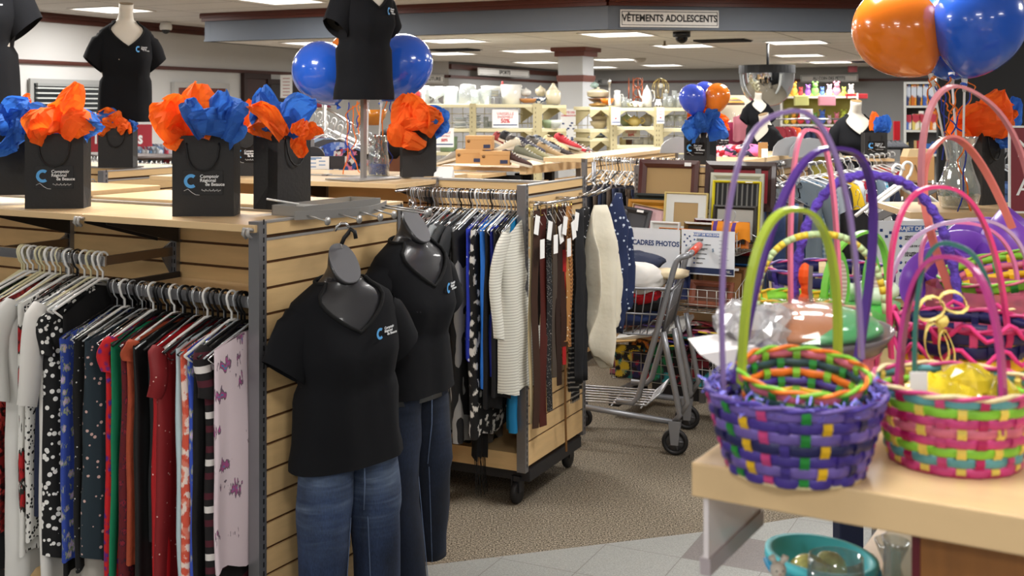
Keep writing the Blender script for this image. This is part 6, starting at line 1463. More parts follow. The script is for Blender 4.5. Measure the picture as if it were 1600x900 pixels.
rail_things(on4(-1.9, -.03, 1.31), on4(-1.2, -.03, 1.31), 10, ['clear', 'white', 'wire'], 'the far rail at the left picture edge', -A4)
for i in range(8):
    c_ = ['#7a2a30', '#d8d4d0', '#9aa6b8', '#2a2a30', '#c05a6a', '#5a6a4a', '#e0dcd4', '#30406a'][i]
    garment('shirt', '%s shirt on the far left rail, %s from the left' % (['wine', 'off-white', 'pale blue', 'charcoal', 'rose', 'olive', 'ivory', 'denim blue'][i], ORD[i]), mt(c_, .85), on4(-1.85+.09*i, -.03, 1.31), -A4, 'shirts on the far left rail', hanger=None, L=.7, w=.18)
# round rack of pale clothes far behind
t = thing('garment_rack', 'round dark rack top with clothes beyond the red banner', 'rack', W(235, 246, 10.6), 0)
obj('top_plate', MB().lathe([(.55, 0), (.55, .03), (.5, .035)], 32), mt('#3a2d28', .5), t)
rr = random.Random(31)
for i in range(26):
    c_ = ['#b8bcc2', '#7a94b8', '#c9c9cb', '#a33a4a', '#d8d8da', '#5a7a9a', '#8a8f96', '#e0e0e0'][i % 8]
    p = W(212+4.2*(i % 14), 226 if i < 14 else 222, 10.9-.02*i+(0 if i < 14 else .8)); 
    garment('shirt', '%s garment on the round rack behind the banner, %s of its row' % (['pale grey', 'sky blue', 'light silver', 'crimson', 'near white', 'steel blue', 'mid grey', 'white'][i % 8]+(' front' if i < 14 else ' rear'), ORD[i % 14]), mt(c_, .85), p+Vector((0, 0, .08)), rr.uniform(-.3, .3)+PI/2*.4, 'clothes on the round rack', hanger=None, L=.6, w=.16, th=.03)
rail_things(W(212, 256, 9.6), W(300, 258, 9.3), 12, ['white', 'clear', 'wire', 'white'], 'the rail below the red banner', .1)
rail_things(W(140, 249, 9.6), W(165, 249, 9.5), 5, ['white', 'clear'], 'the rail left of the tee pole', .1)

# box and ring in front of rack behind middle bags
p = W(497, 258, 6.2); t = thing('display_box', 'white printed card in a black holder right of the sideways gift bag', 'sign', (p.x, p.y, 1.375), 0)
obj('holder', MB().box(-.16, .14, .01, .03, 0, .07), STEELD, t); obj('card', MB().box(-.055, .06, -.004, 0, 0, .068), PAPERW, t)
b = MB()
for k in range(5): b.box(-.045+.05*(k % 2), -.01+.05*(k % 2), -.005, -.004, .01+.01*k, .016+.01*k)
b.box(-.04, .02, -.005, -.004, .056, .064); obj('print', b, mt('#7d9cc4', .6), t)
b = MB(); b.prism([(.06*math.cos(PI*k/14)-.03, .065+.055*math.sin(PI*k/14)) for k in range(15)], lambda u, v: (u, .03, v), lambda u, v: (u, .05, v)); obj('round_back', b, STEELD, t)
obj('plate', MB().box(-.06, -.03, .05, .06, .06, .16), STEEL, t)
# slanted rack with patterned blouses behind
t = thing('garment_rack', 'chrome waterfall rack with patterned blouses behind the middle tee', 'rack', (W(507, 250, 7.4).x, 7.4, 0), 0)
obj('post', MB().tube([(0, 0, 0), (0, 0, 1.75)], .016, 8), mt('#8a8784', .4, .6), t)
b = MB(); b.tube([(-.1, 0, 1.70), (.02, 0, 1.70), (.30, -.15, 1.54)], .010, 6); b.tube([(0, 0, 1.47), (.3, -.1, 1.47)], .009, 6); b.tube([(0, 0, 1.28), (.12, -.1, 1.29), (.32, -.2, 1.42)], .009, 6); obj('arm', b, CHROME, t)
for i, (px, py, c_, lab) in enumerate(((500, 205, mt('#8a1f5a', .8), 'magenta blouse'), (508, 206, mt('#9ab0cc', .8), 'pale blue blouse'), (518, 208, mt('#4a4a50', .8), 'grey jacket'), (532, 212, pat('multi', '#2f4fa8', ['#6a8ad0', '#2f4fa8', '#b9c6e6'], 30), 'blue printed blouse'), (546, 222, pat('multi', '#15151c', ['#b03a4a', '#3a5aa8', '#d8d4d0', '#15151c'], 34), 'dark multicolour blouse'), (558, 226, pat('multi', '#101018', ['#d87a9a', '#30508a', '#e0dcd8', '#101018'], 30), 'black flowered blouse'))):
    garment('blouse', lab+' on the waterfall rack behind the middle tee', c_, W(px, py-14, 7.35-.05*i), 1.0, 'blouses on the waterfall rack', hanger='white' if i % 2 else 'wire', L=.55, w=.19, th=.03, hgroup='the waterfall rack')
for i in range(10): hang(['white', 'clear'][i % 2], W(478+11*i, 178+4.5*max(0, i-2), 7.5), 1.0, 'the upper waterfall rack')
p = W(497, 162, 8.6); o = obj('hat', MB().lathe([(.10, -.03), (.085, .0), (.06, .04), (.02, .06)], 16), mt('#6a1f2c', .9)); tag(o, 'dark red hat shape under the left blue balloon', 'hat'); o.location = p
# person bending behind the vase: dark hair, ear
p = W(617, 232, 6.5); t = thing('person', 'person with dark hair bending down behind the middle shelf', 'person', (p.x, p.y, p.z)); SK = mt('#8a5a42', .6)
b = MB(); rings = []
for (z, rx, ry, cx) in ((-.62, .20, .13, .05), (-.45, .21, .13, .05), (-.30, .19, .12, .04), (-.22, .13, .10, .03), (-.17, .065, .07, .02), (-.13, .058, .065, .0), (-.10, .066, .085, -.012), (-.05, .074, .098, -.015), (0, .078, .102, -.01), (.05, .074, .098, 0), (.09, .055, .075, .0), (.11, .02, .03, .0)):
    rings.append([(rx*math.cos(2*PI*q/20)+.0, ry*math.sin(2*PI*q/20)+cx, z) for q in range(20)])
b.loft(rings); bd = obj('body', b, SK, t)
b = MB(); b.tube([(-.078, -.0, .02), (-.088, .008, .0), (-.086, .006, -.03), (-.078, 0, -.035)], [.008, .010, .008, .006], 8); b.tube([(0, -.10, .0), (0, -.125, -.03), (0, -.105, -.04)], [.008, .014, .01], 8)
b.ball((-.03, -.094, .012), .009, n=8); b.ball((.03, -.094, .012), .009, n=8); b.tube([(-.022, -.098, -.065), (.022, -.098, -.065)], .005, 6)
obj('face', b, SK, t)
b = MB(); rings = []
for i in range(10):
    a = -.9+(PI/2+.9)*i/9; rings.append([(.088*math.cos(a)*math.cos(2*PI*q/24), .112*math.cos(a)*math.sin(2*PI*q/24)+.022, .012+.108*math.sin(a)+(.05 if math.sin(2*PI*q/24) < -.2 and a < 0 else 0)) for q in range(24)])
b.loft(rings); obj('hair', b, mt('#100c0a', .6), t)
b = MB(); b.loft([[(rx*1.06*math.cos(2*PI*q/20), ry*1.08*math.sin(2*PI*q/20)+cx, z) for q in range(20)] for z, rx, ry, cx in ((-.62, .20, .13, .05), (-.45, .21, .13, .05), (-.30, .19, .12, .04), (-.23, .135, .10, .03))]); obj('shirt', b, mt('#141418', .85), t)
t.rotation_euler = (.35, -.15, 2.4)
# ---------------------------------------------------------------- shoe display
zs = 1.26
t = thing('shoe_display', 'wood topped shoe display fixture with black steel frame', 'display', (W(812, 262, 8.6).x, 8.6, 0), -a6)
b = MB(); b.box(0, .055, -.0, 1.15, zs-.05, zs+.012); obj('board_edge', b, WOODT, t)
obj('top_board', MB().box(-.75, .02, 0, 1.15, zs-.03, zs), WOODT, t); obj('side_board', MB().box(-.80, -.10, -.42, -.02, zs-.06, zs-.035), WOODT, t)
b = MB(); slats(b, 'y', .04, 1.1, -.03, -.01, .1, zs-.12); obj('slat_panel', b, [WOOD, WOODD], t)
b = MB(); b.box(-.7, .0, .02, .05, 0, zs-.06); b.box(-.78, -.12, -.40, -.38, zs-.17, zs-.062); b.box(-.10, .04, .12, .16, zs-.25, zs-.05); b.box(-.05, .02, .55, .6, zs-.3, zs-.05); obj('steel_frame', b, mt('#141416', .5, .3), t)
obj('post', MB().box(-.01, .035, 1.10, 1.14, 0, zs+.0), STEEL, t)
KRAFT = mt('#b98d5a', .75)
def shoebox(lab, px, py, d, rz=-.1, w=.20, h=.105, dp=.16):
    p = W(px, py, d); t = thing('shoe_box', lab, 'box', p, rz, 'kraft shoe boxes')
    obj('box_body', MB().box(-w/2, w/2, -dp/2, dp/2, 0, h-.012), KRAFT, t); obj('lid', MB().box(-w/2-.002, w/2+.002, -dp/2-.002, dp/2+.002, h-.03, h), mt('#bd925f', .75), t, bevel=.002)
    obj('label', MB().box(w*.18, w*.44, -dp/2-.003, -dp/2-.0015, h*.12, h*.38), mt('#2c3350', .6), t)
    M = MB(); M.M = Matrix.Translation((-w*.38, -dp/2-.003, h*.62)) @ Matrix.Rotation(PI/2, 4, 'X'); M.lathe([(.012, -.001), (.012, .001)], 14); obj('stamp', M, mt('#6e4f30', .7), t)
shoebox('kraft shoe box, lower left of the three', 735, 255, 8.7); shoebox('kraft shoe box, lower right of the three', 775, 257.5, 8.65, w=.22); shoebox('kraft shoe box lying on top of two others', 750, 233.5, 8.72)
def shoe(lab, px, py, d, rz, c, sole='#cfc6b4', lace='#e6e2da', s=1.0, pitch=.25, grp='shoes on the display'):
    p = W(px, py, d); t = thing('shoe', lab, 'shoe', p, rz, grp); t.rotation_euler = (0, pitch, rz); t.scale = (s, s, s)
    m = c if not isinstance(c, str) else mt(c, .7)
    prof = [(-.13, .032, .075), (-.11, .036, .088), (-.07, .037, .082), (-.03, .036, .07), (.01, .040, .058), (.05, .044, .048), (.09, .042, .042), (.12, .032, .034), (.135, .012, .02)]
    b = MB(); b.loft([[(x, hw*math.cos(a), .016+(h-.016)*max(0, math.sin(a))**.8 if math.sin(a) > 0 else .016) for a in [2*PI*q/14 for q in range(14)]] for x, hw, h in prof]); obj('upper', b, m, t)
    b = MB(); b.loft([[(x, (hw+.004)*math.cos(2*PI*q/14), z+(.004 if x > .1 else 0)) for q in range(14)] for x, hw in [(-.135, .028)]+[(a_, b_) for a_, b_, _ in prof[1:-1]]+[(.142, .012)] for z in (0,)], caps=False) if False else None
    sb = MB(); outl = [(x, (hw+.005)) for x, hw, _ in prof]; poly = outl+[(x, -y) for x, y in reversed(outl)]; sb.prism(poly, lambda u, v: (u, v, 0), lambda u, v: (u, v, .018)); obj('sole', sb, mt(sole, .7), t)
    lb = MB()
    for k in range(4): x = -.03+.022*k; z = .078-.009*k; lb.tube([(x, -.022, z-.012), (x+.004, 0, z), (x, .022, z-.012)], .0028, 5)
    obj('lace', lb, mt(lace, .7), t); ob = MB(); ob.lathe([(.026, 0), (.02, .001)], 14, c=(-.085, 0, .082)); obj('opening', ob, mt('#15110f', .9), t)
SHL = [(704, 253, 8.9, 2.6, '#8d867b', 'grey low shoe left of the boxes'), (716, 251, 8.95, 2.7, '#3d5590', 'blue heeled shoe beside the grey shoe'), (790, 236, 8.75, 2.9, '#c9c0aa', 'white trainer with yellow and blue heel'), (806, 255, 8.6, -.3, '#3a1f1a', 'dark brown red trainer at the front corner'),
 (812, 232, 8.9, -.5, '#4a4440', 'grey brown trainer with red trim in the top row'), (828, 234, 8.9, -.4, '#3b3a48', 'slate blue laced shoe in the top row'), (842, 232, 9.0, -.5, '#57534e', 'grey mesh shoe in the top row'), (852, 231, 9.1, -.4, '#6a727c', 'steel grey trainer in the top row'), (868, 231, 9.2, -.7, '#c7b083', 'beige trainer in the top row'),
 (826, 248, 8.65, -.2, '#6a6a58', 'olive trainer in the front row'), (842, 247, 8.8, -.3, '#8f8a64', 'khaki laced shoe in the front row'), (860, 243, 8.9, -.4, '#a58a62', 'tan trainer in the front row'), (874, 241, 9.1, -.3, '#3a3030', 'dark trainer with white lace in the front row'), (886, 228, 9.2, -.6, '#b0212c', 'bright red shoe at the right top'), (892, 240, 9.2, -.4, '#b9a98a', 'pale laced sandal in the front row'), (902, 237, 9.35, -.3, '#a33036', 'red white sneaker at the right end'), (912, 240, 9.5, -.3, '#5c4a40', 'brown sandal at the far right end'),
 (800, 225, 8.95, -.8, '#1c1b1f', 'black shoe standing behind the white trainer'), (787, 226, 9.1, -.9, '#8a2a28', 'red patterned shoe behind the boxes')]
for px, py, d, rz, c, lab in SHL: shoe(lab, px, py, d, rz, c if c not in ('#a33036',) else pat('multi', '#b02a34', ['#e0dcd4', '#2a2a2a', '#b02a34'], 50), s=.95)
o = bpy.data.objects.new('x', None); bpy.data.objects.remove(o)
t = thing('tent_card', 'white tent card with red letters before the black bag', 'sign', W(694, 277, 5.55), -.2)
obj('card', MB().prism([(-.03, 0), (.03, 0), (.0, .052)], lambda u, v: (-.045, u, v), lambda u, v: (.045, u, v)), PAPERW, t)

# ---------------------------------------------------------------- glassware shelving in the background
def metal_shelf(lab, px0, px1, d0, d1, ys, z0=.0, posts=(0, 1), depth=.4, label2=None):
    A_, B_ = W(px0, 170, d0), W(px1, 170, d1); dd = B_-A_; ang = math.atan2(dd.y, dd.x); L_ = Vector((dd.x, dd.y)).length
    t = thing('metal_shelving', lab, 'shelving', (A_.x, A_.y, 0), ang); zz = []
    for y in ys:
        z = CAMZ-(y-170)/F*(d0+d1)/2; zz.append(z)
        s = obj('shelf', MB().box(.0, L_, -.0, depth, z-.035, z), BEIGEL, t, bevel=.003)
        b = MB()
        for x in (.03, L_-.03):
            b = MB(); b.prism([(depth, z-.035), (.03, z-.035), (.03, z-.05), (depth, z-.20)], lambda u, v: (x-.004, u, v), lambda u, v: (x+.004, u, v)); obj('bracket', b, BEIGE, s)
        for e0, e1 in ((0, 1), (L_, -1)):
            b = MB(); b.prism([(e0, z-.035), (e0+e1*.13, z-.035), (e0+e1*.02, z-.11), (e0, z-.11)], lambda u, v: (u, .0, v), lambda u, v: (u, .008, v)); obj('gusset', b, BEIGE, s)
    zt = max(zz)
    for f in posts:
        x = f*L_; b = MB(); b.box(x-.035, x+.035, -.01, .05, 0, zt+.01); b.k = 1
        for k in range(30): b.box(x-.012, x-.004, -.0115, -.0095, zt-.05-.05*k, zt-.03-.05*k)
        obj('post', b, [BEIGE, mt('#6a6248', .6)], t)
    b = MB()
    for k in range(int(L_/.12)+1): b.tube([(.05+.12*k, depth, 0.2), (.05+.12*k, depth, zt)], .004, 5)
    for k in range(16): b.tube([(0, depth, .2+(zt-.2)*k/15), (L_, depth, .2+(zt-.2)*k/15)], .004, 5)
    obj('wire_back', b, mt('#bdb391', .5), t); return t
D1 = 12.6
metal_shelf('cream metal shelving of glassware left of the column', 640, 838, 12.4, 12.3, (163, 201, 238), posts=(0, .5, 1))
metal_shelf('cream metal shelving end seen between the shoes and the column', 842, 885, 12.4, 12.6, (164, 201), posts=(0,))
metal_shelf('cream metal shelving of crockery right of the column', 922, 956, 12.2, 12.3, (167, 202, 216), posts=(1,))
metal_shelf('cream metal shelving of teapots, middle unit right of the column', 959, 1027, 12.15, 12.15, (168.5, 198, 227), posts=(0, 1))
metal_shelf('cream metal shelving of drinking glasses beside the small balloons', 1031, 1112, 12.15, 12.1, (168.5, 201, 236), posts=(0,))
MILK = mt('#cfcec9', .25, coat=.4); CRMW = mt('#c4baa0', .3, coat=.3); AMB = mt('#a8641c', .1, coat=.5); GL = thin_glass('shelf_glass', '#eef2f2', .26, .10, .8)
def jug(h, r): return [(r*.75, 0), (r, h*.25), (r*.95, h*.5), (r*.6, h*.8), (r*.75, h), (r*.68, h), (r*.5, h*.8), (r*.8, h*.4), (.003, .01)]
def cylp(h, r): return [(r*.9, 0), (r, h), (r*.93, h), (r*.82, .01), (.002, .01)]
def bowlp(h, r): return [(r*.45, 0), (r*.5, h*.05), (r*.85, h*.5), (r, h), (r*.94, h), (r*.75, h*.5), (.003, h*.15)]
def wine(h, r): return [(r*.8, 0), (r*.1, h*.06), (r*.1, h*.45), (r*.9, h*.65), (r*.8, h), (r*.74, h), (r*.8, h*.66), (.002, h*.5)]
def teap(h, r): return [(r*.6, 0), (r, h*.35), (r*.9, h*.65), (r*.45, h*.8), (r*.4, h*.84), (r*.12, h*.9), (r*.12, h), (.004, h)]
def ware(name, lab, px, py, d, prof, m, cat, handle=None, spout=None, wob=0, grp='crockery and glassware on the cream shelves', wn=12):
    p = W(px, py, d); p.y += .12; t = thing(name, lab, cat, p, 0, grp)
    obj('vessel', MB().lathe(prof, 22, wob=wob, wn=wn), m, t)
    r = max(q for q, _ in prof); h = max(z for _, z in prof)
    if handle: obj('handle', MB().tube([(handle*r*.8, 0, h*.75), (handle*r*1.35, 0, h*.72), (handle*r*1.5, 0, h*.45), (handle*r*1.25, 0, h*.25), (handle*r*.85, 0, h*.25)], r*.10, 8), m, t)
    if spout: obj('spout', MB().tube([(spout*r*.8, 0, h*.35), (spout*r*1.3, 0, h*.5), (spout*r*1.6, 0, h*.75)], [r*.2, r*.13, r*.08], 8), m, t)
    return t
X = D1-.15
ware('glass_bowl', 'clear footed glass bowl left on the top glassware shelf', 680, 162.5, X, [(.07, 0), (.02, .03), (.02, .06), (.10, .10), (.105, .19), (.098, .19), (.09, .10), (.003, .08)], GL, 'bowl')
ware('candle_holder', 'red and white cup at the left end of the top glassware shelf', 652, 155, X, cylp(.09, .04), mt('#b8303a', .3), 'cup')
ware('glass_pitcher', 'clear glass pitcher at the left end of the top shelf', 662, 162.5, X, cylp(.2, .06), GL, 'pitcher', 1)
ware('glass_canister', 'clear square canister with black script on the top shelf', 703, 162.5, X, cylp(.19, .085), GL, 'canister')
ware('glass_dome', 'tall upside down glass bowl on the top shelf', 730, 162, X, [(.115, 0), (.10, .12), (.085, .20), (.075, .21), (.003, .215)], GL, 'bowl')
ware('glass_pitcher', 'ribbed clear glass pitcher right of the upside down bowl', 741, 162.5, X-.1, cylp(.15, .05), GL, 'pitcher', -1)
ware('glass_vase', 'wide clear glass vase in the middle of the top shelf', 757, 162.5, X, [(.06, 0), (.075, .14), (.08, .16), (.07, .16), (.003, .01)], GL, 'vase')
ware('serving_bowl', 'white wide serving bowl behind the small chair', 769, 150, X+.15, bowlp(.11, .13), MILK, 'bowl')
t = thing('toy_chair', 'tiny grey metal chair on the top glassware shelf', 'ornament', W(776, 162.5, X)+Vector((0, .06, 0)), .4); b = MB()
for x in (-.05, .05):
    b.tube([(x, -.05, 0), (x, -.05, .07), (x, .05, .07)], .005, 6); b.tube([(x, .05, 0), (x, .05, .15)], .005, 6)
b.tube([(-.05, .05, .15), (.05, .05, .15)], .005, 6); b.tube([(-.05, .05, .11), (.05, .05, .11)], .005, 6); b.box(-.05, .05, -.05, .05, .068, .074); obj('chair_frame', b, mt('#9a9ea2', .4, .5), t)
ware('white_canister', 'big white ceramic pot with a round dark hole on the top shelf', 799, 163, X, cylp(.215, .115), MILK, 'pot', 1)
b_ = ware('red_figurine', 'small red figurine standing behind the white ceramic pot', 785, 135, X+.2, [(.015, 0), (.02, .02), (.008, .035), (.014, .05), (.004, .06)], mt('#c23a3a', .4), 'figurine')
ware('casserole_dish', 'copper toned low dish right of the white ceramic pot', 826, 161, X, bowlp(.05, .12), mt('#b07a4a', .3), 'dish')
ware('sugar_bowl', 'white lidded dish on the copper toned dish', 822, 150, X, teap(.09, .06), MILK, 'dish')
ware('serving_plate', 'white plate with blue flowers leaning on the top shelf', 842, 161, X, bowlp(.06, .09), pat('multi', '#e4e6ea', ['#e4e6ea', '#34548a', '#e4e6ea', '#1f3a5a'], 40), 'plate')
ware('oil_bottle', 'cream glass jar behind the flowered plate', 845, 150, X+.2, teap(.12, .06), CRMW, 'jar')
ware('ginger_jar', 'white lidded ceramic jar just left of the column', 865, 163, X, [(.075, 0), (.085, .08), (.08, .14), (.05, .16), (.055, .165), (.02, .21), (.018, .225), (.002, .235)], CRMW, 'jar')
for i, (px, n) in enumerate(((719, 5), (740, 6))):
    t = thing('plate_stack', 'stack of pale dishes, %s on the second glassware shelf' % ('left one with a deep bowl below' if i == 0 else 'right one on a wide platter'), 'dishes', W(px, 200.5, X)+Vector((0, .12, 0)), 0, 'dish stacks')
    for k in range(n): obj('plate', MB().lathe([(.05, 0), (.088-.006*(k % 2), .02), (.086, .022), (.05, .006)], 24), mt(['#d8dad8', '#c3cacb', '#e4e3de'][k % 3], .3), t, loc=(0, 0, .024*k))
ware('glass_jar', 'small glass jar right of the dish stacks', 759, 200, X, cylp(.12, .03), GL, 'jar'); ware('glass_jar', 'short glass jar behind the percent card', 767, 200, X, cylp(.07, .03), GL, 'jar')
ware('wood_bowl', 'amber brown glass bowl behind the tinsel vase', 582, 196, X-.8, bowlp(.16, .14), AMB, 'bowl'); ware('glass_jug', 'amber glass jug behind the balloon ribbons', 566, 196, X-.8, jug(.2, .07), AMB, 'jug', 1)
def pcard(lab, px0, px1, py0, py1, d, l1='50%', rz=0):
    a_, c_ = W(px0, py0, d), W(px1, py1, d); w = (c_.x-a_.x)/2; h = a_.z-c_.z; t = thing('price_card', lab, 'sign', ((a_.x+c_.x)/2, d, c_.z), rz)
    obj('card', MB().box(-w, w, -.004, 0, 0, h), PAPERW, t); text('VAISSELLE', w*.30, REDTX, t, (0, -.006, h*.76)); text('ENSEMBLE', w*.26, REDTX, t, (0, -.006, h*.58)); text(l1, w*.42, REDTX, t, (0, -.006, h*.36), bold=.002)
    obj('stripe', MB().box(-w*.92, w*.92, -.0055, -.004, h*.12, h*.18), NAVY, t)
pcard('white percent card on the second glassware shelf', 769, 810, 171, 199.5, X-.1, rz=.1); pcard('white percent card hanging behind the orange tissue', 680, 709, 200, 230, X-.3)
pcard('narrow white price card hanging left of the teapots', 955, 969, 168, 195, 12.05, '50', rz=.2); pcard('narrow white price card hanging right of the teapots', 1026, 1038, 168, 193, 12.05, '50', rz=.1); pcard('white price sheet behind the coffee cups', 972, 1000, 199, 218, 12.4)
ware('casserole_pot', 'big cream casserole with lid right of the column', 936, 153, 12.4, [(.07, 0), (.12, .02), (.125, .06), (.13, .065), (.06, .095), (.012, .10), (.015, .115), (.004, .12)], CRMW, 'pot')
ware('casserole_pot', 'dark brown dish under the cream casserole', 938, 160, 12.4, bowlp(.045, .13), mt('#5a3a20', .3), 'dish'); ware('lidded_dish', 'brown gold lidded dish at the end of the shelf right of the column', 935, 167, 12.2, teap(.05, .10), mt('#8a6a3a', .25, .3), 'dish')
ware('glass_cover', 'pale green glass cover on the cream casserole', 930, 137, 12.5, teap(.07, .05), mt('#a8c0b8', .1, trans=.5), 'cover')
ware('candlestick', 'tall silver candlestick right of the cream casserole', 954, 167, 12.2, [(.035, 0), (.012, .03), (.014, .10), (.009, .14), (.012, .2), (.008, .25), (.02, .255), (.016, .28), (.002, .3)], mt('#b8b4ac', .25, .8), 'candlestick')
ware('honey_pot', 'amber topped serving dish behind the candlestick', 950, 164, 12.3, bowlp(.07, .08), mt('#c9762a', .15), 'dish')
ware('thermos_jug', 'tall white insulated jug right of the candlestick', 966, 166.5, 12.35, [(.045, 0), (.042, .12), (.03, .14), (.035, .17), (.028, .175), (.002, .18)], MILK, 'jug', 1)
for i, (px, s) in enumerate(((976, 1), (983, .8), (990, .6))): ware('drinking_glass', 'clear glass right of the white insulated jug, %s' % ('tallest' if i == 0 else 'middle' if i == 1 else 'shortest'), px, 167.5, 12.4, cylp(.11*s, .035), GL, 'glass')
t = thing('wine_rack', 'copper wine rack of stacked rings on the top shelf', 'rack', W(998, 167, 12.5)+Vector((0, .1, 0)), .3); b = MB()
for k in range(3): b.tube([(.05*math.cos(2*PI*q/16), 0, .055+.105*k+.05*math.sin(2*PI*q/16)) for q in range(16)], .006, 6, loop=True)
for x in (-.055, .055): b.tube([(x, 0, 0), (x, 0, .32)], .006, 6); b.tube([(x, .12, 0), (x, .12, .32)], .006, 6)
obj('ring_frame', b, mt('#a85a3c', .35, .7), t)
ware('coffee_pot', 'tall white porcelain coffee pot beside the copper wine rack', 1013, 167, 12.2, [(.05, 0), (.055, .10), (.04, .16), (.035, .18), (.02, .20), (.012, .22), (.004, .235)], MILK, 'coffee pot', 1, -1)
ware('tea_cup', 'white cup left of the porcelain coffee pot', 995, 167, 12.15, bowlp(.06, .04), MILK, 'cup', -1); ware('tea_cup', 'second white cup touching the porcelain coffee pot', 1003, 167, 12.1, bowlp(.05, .035), MILK, 'cup', -1); ware('sugar_bowl', 'low yellow green glass dish left of the white cups', 987, 166.5, 12.2, bowlp(.04, .045), mt('#b0b08a', .15, trans=.4), 'dish')
t = thing('wire_sphere', 'round gold wire ornament with flowers on the top shelf', 'ornament', W(1034, 167, 12.5)+Vector((0, .1, 0)), 0); b = MB()
for a in (0, .6, 1.2, 1.9): b.tube([(.09*math.cos(2*PI*q/20)*math.cos(a), .09*math.cos(2*PI*q/20)*math.sin(a), .20+.11*math.sin(2*PI*q/20)) for q in range(20)], .004, 5, loop=True)
b.tube([(0, 0, 0), (0, 0, .1)], .006, 6); b.lathe([(.06, 0), (.06, .008)], 16); obj('wire_ring', b, mt('#b09a58', .3, .8), t); fb = MB(); fb.ball((0, 0, .23), .03, n=8); fb.ball((.06, 0, .17), .02, n=8); obj('flower', fb, MILK, t)
ware('black_white_jug', 'white jug with black spots below the wire ornament', 1031, 167, 12.15, jug(.08, .04), pat('dots', '#e8e8e6', ['#1a1a1c'], 30), 'jug')
for i in range(8): ware('drinking_glass', 'tall clear drinking glass on the top shelf, %s to the left of the balloons' % ORD[i], 1048+7.2*(7-i)-6, 167.5, 12.2+.1*(i % 2), cylp(.12+.03*(i % 3), .03), GL, 'glass', grp='glasses on the top shelf by the balloons')
for i in range(8): ware('wine_glass', 'stemmed glass on the second shelf, %s to the left of the balloons' % ORD[i], 1044+7*(7-i), 200, 12.15+.1*(i % 2), wine(.14, .035), GL, 'glass', grp='stemmed glasses on the second shelf')
for i in range(7): ware('glass_tumbler', 'small tumbler on the third shelf, %s to the left of the narrow bag' % ORD[i], 1042+7*(6-i), 235, 12.3, cylp(.09, .03), GL, 'glass', grp='tumblers on the third shelf')
ware('teapot', 'pale green teapot, left of three teapots', 981, 197, 12.4, teap(.14, .075), mt('#b9c9a8', .25), 'teapot', -1, 1); ware('teapot', 'yellow teapot, middle of three teapots', 993, 197, 12.3, teap(.115, .075), mt('#e3cf86', .25), 'teapot', 1, -1); ware('teapot', 'white teapot, right of three teapots', 1012, 197, 12.4, teap(.14, .08), MILK, 'teapot', 1, -1)
for i, (px, c_, nm_) in enumerate(((975, '#e3d6a0', 'yellow'), (984, '#5a3a2a', 'brown'), (996, '#e8e8e6', 'white'), (1003, '#c9c9c9', 'grey'), (1011, '#ececea', 'bright white'), (1020, '#d8d8d4', 'off white'))): ware('mug', '%s mug on the third teapot shelf' % nm_, px, 226.5, 12.35, cylp(.08, .04), mt(c_, .3), 'mug', 1)
for i in range(3): ware('casserole_pot', 'stacked beige baking dish right of the column, %s of the pile' % ['bottom', 'middle', 'top'][i], 938, 201-8*i, 12.4, bowlp(.08, .11-.012*i), mt('#cdbfa0', .3), 'dish', grp='beige baking dishes')
ware('storage_tin', 'blue patterned tin on the lower shelf right of the column', 936, 213, 12.3, cylp(.06, .12), pat('multi', '#4a6aa8', ['#c9cfd8', '#4a6aa8', '#8aa0c8'], 20), 'tin')
for i, (px, py, c_, lab) in enumerate(((857, 200.5, '#8a9a7a', 'green glass dish behind the shelf bracket left of the column'), (866, 200.5, '#c9cfc8', 'pale dish just left of the column'), (700, 237, '#8fa888', 'green box low behind the percent card'), (756, 236, '#3c6ab8', 'blue carton behind the shoe boxes'))):
    ware('dish', lab, px, py, 12.4, bowlp(.09, .09) if i < 2 else cylp(.16, .10), mt(c_, .4), 'dish')

# ---------------------------------------------------------------- clothes racks on the right
grpR = 'shirts on the long right rack'
pA, pB = W(1246, 256, 6.9), W(1394, 234, 8.8); pB.z = pA.z = 1.36
r_ = obj('hang_rail', MB().tube([Vector(), pB-pA], .012, 8), CHROME); tag(r_, 'chrome rail of the long right rack of shirts', 'rail'); r_.location = pA
sup = thing('garment_rack', 'steel frame holding the long right rack of shirts', 'rack', (pA.x, pA.y, 0), 0)
b = MB(); dd = pB-pA
for f in (0, .5, 1): b.tube([dd*f+Vector((0, 0, 0)), dd*f+Vector((0, 0, 1.33))], .016, 8)
obj('upright', b, STEEL, sup)
CR = [('#7c8a94', 'slate blue'), ('#6a8fb0', 'blue check'), ('#cfd6de', 'pale grey'), ('#1c1d22', 'black'), ('#e0b81c', 'yellow collared'), ('#d6dde6', 'ice blue'), ('#b8202c', 'red and white'), ('#16402e', 'dark green'), ('#7a8a9a', 'slate'), ('#2f9ab8', 'turquoise'), ('#1f2438', 'navy'), ('#c9c0b0', 'sand'), ('#9c3038', 'brick red'), ('#e0561c', 'orange'), ('#3a4a30', 'olive'), ('#2a5aa8', 'royal blue'), ('#b03a2a', 'rust'), ('#8fb0c8', 'light blue'), ('#5a3a4a', 'plum'), ('#dcd6cc', 'cream')]
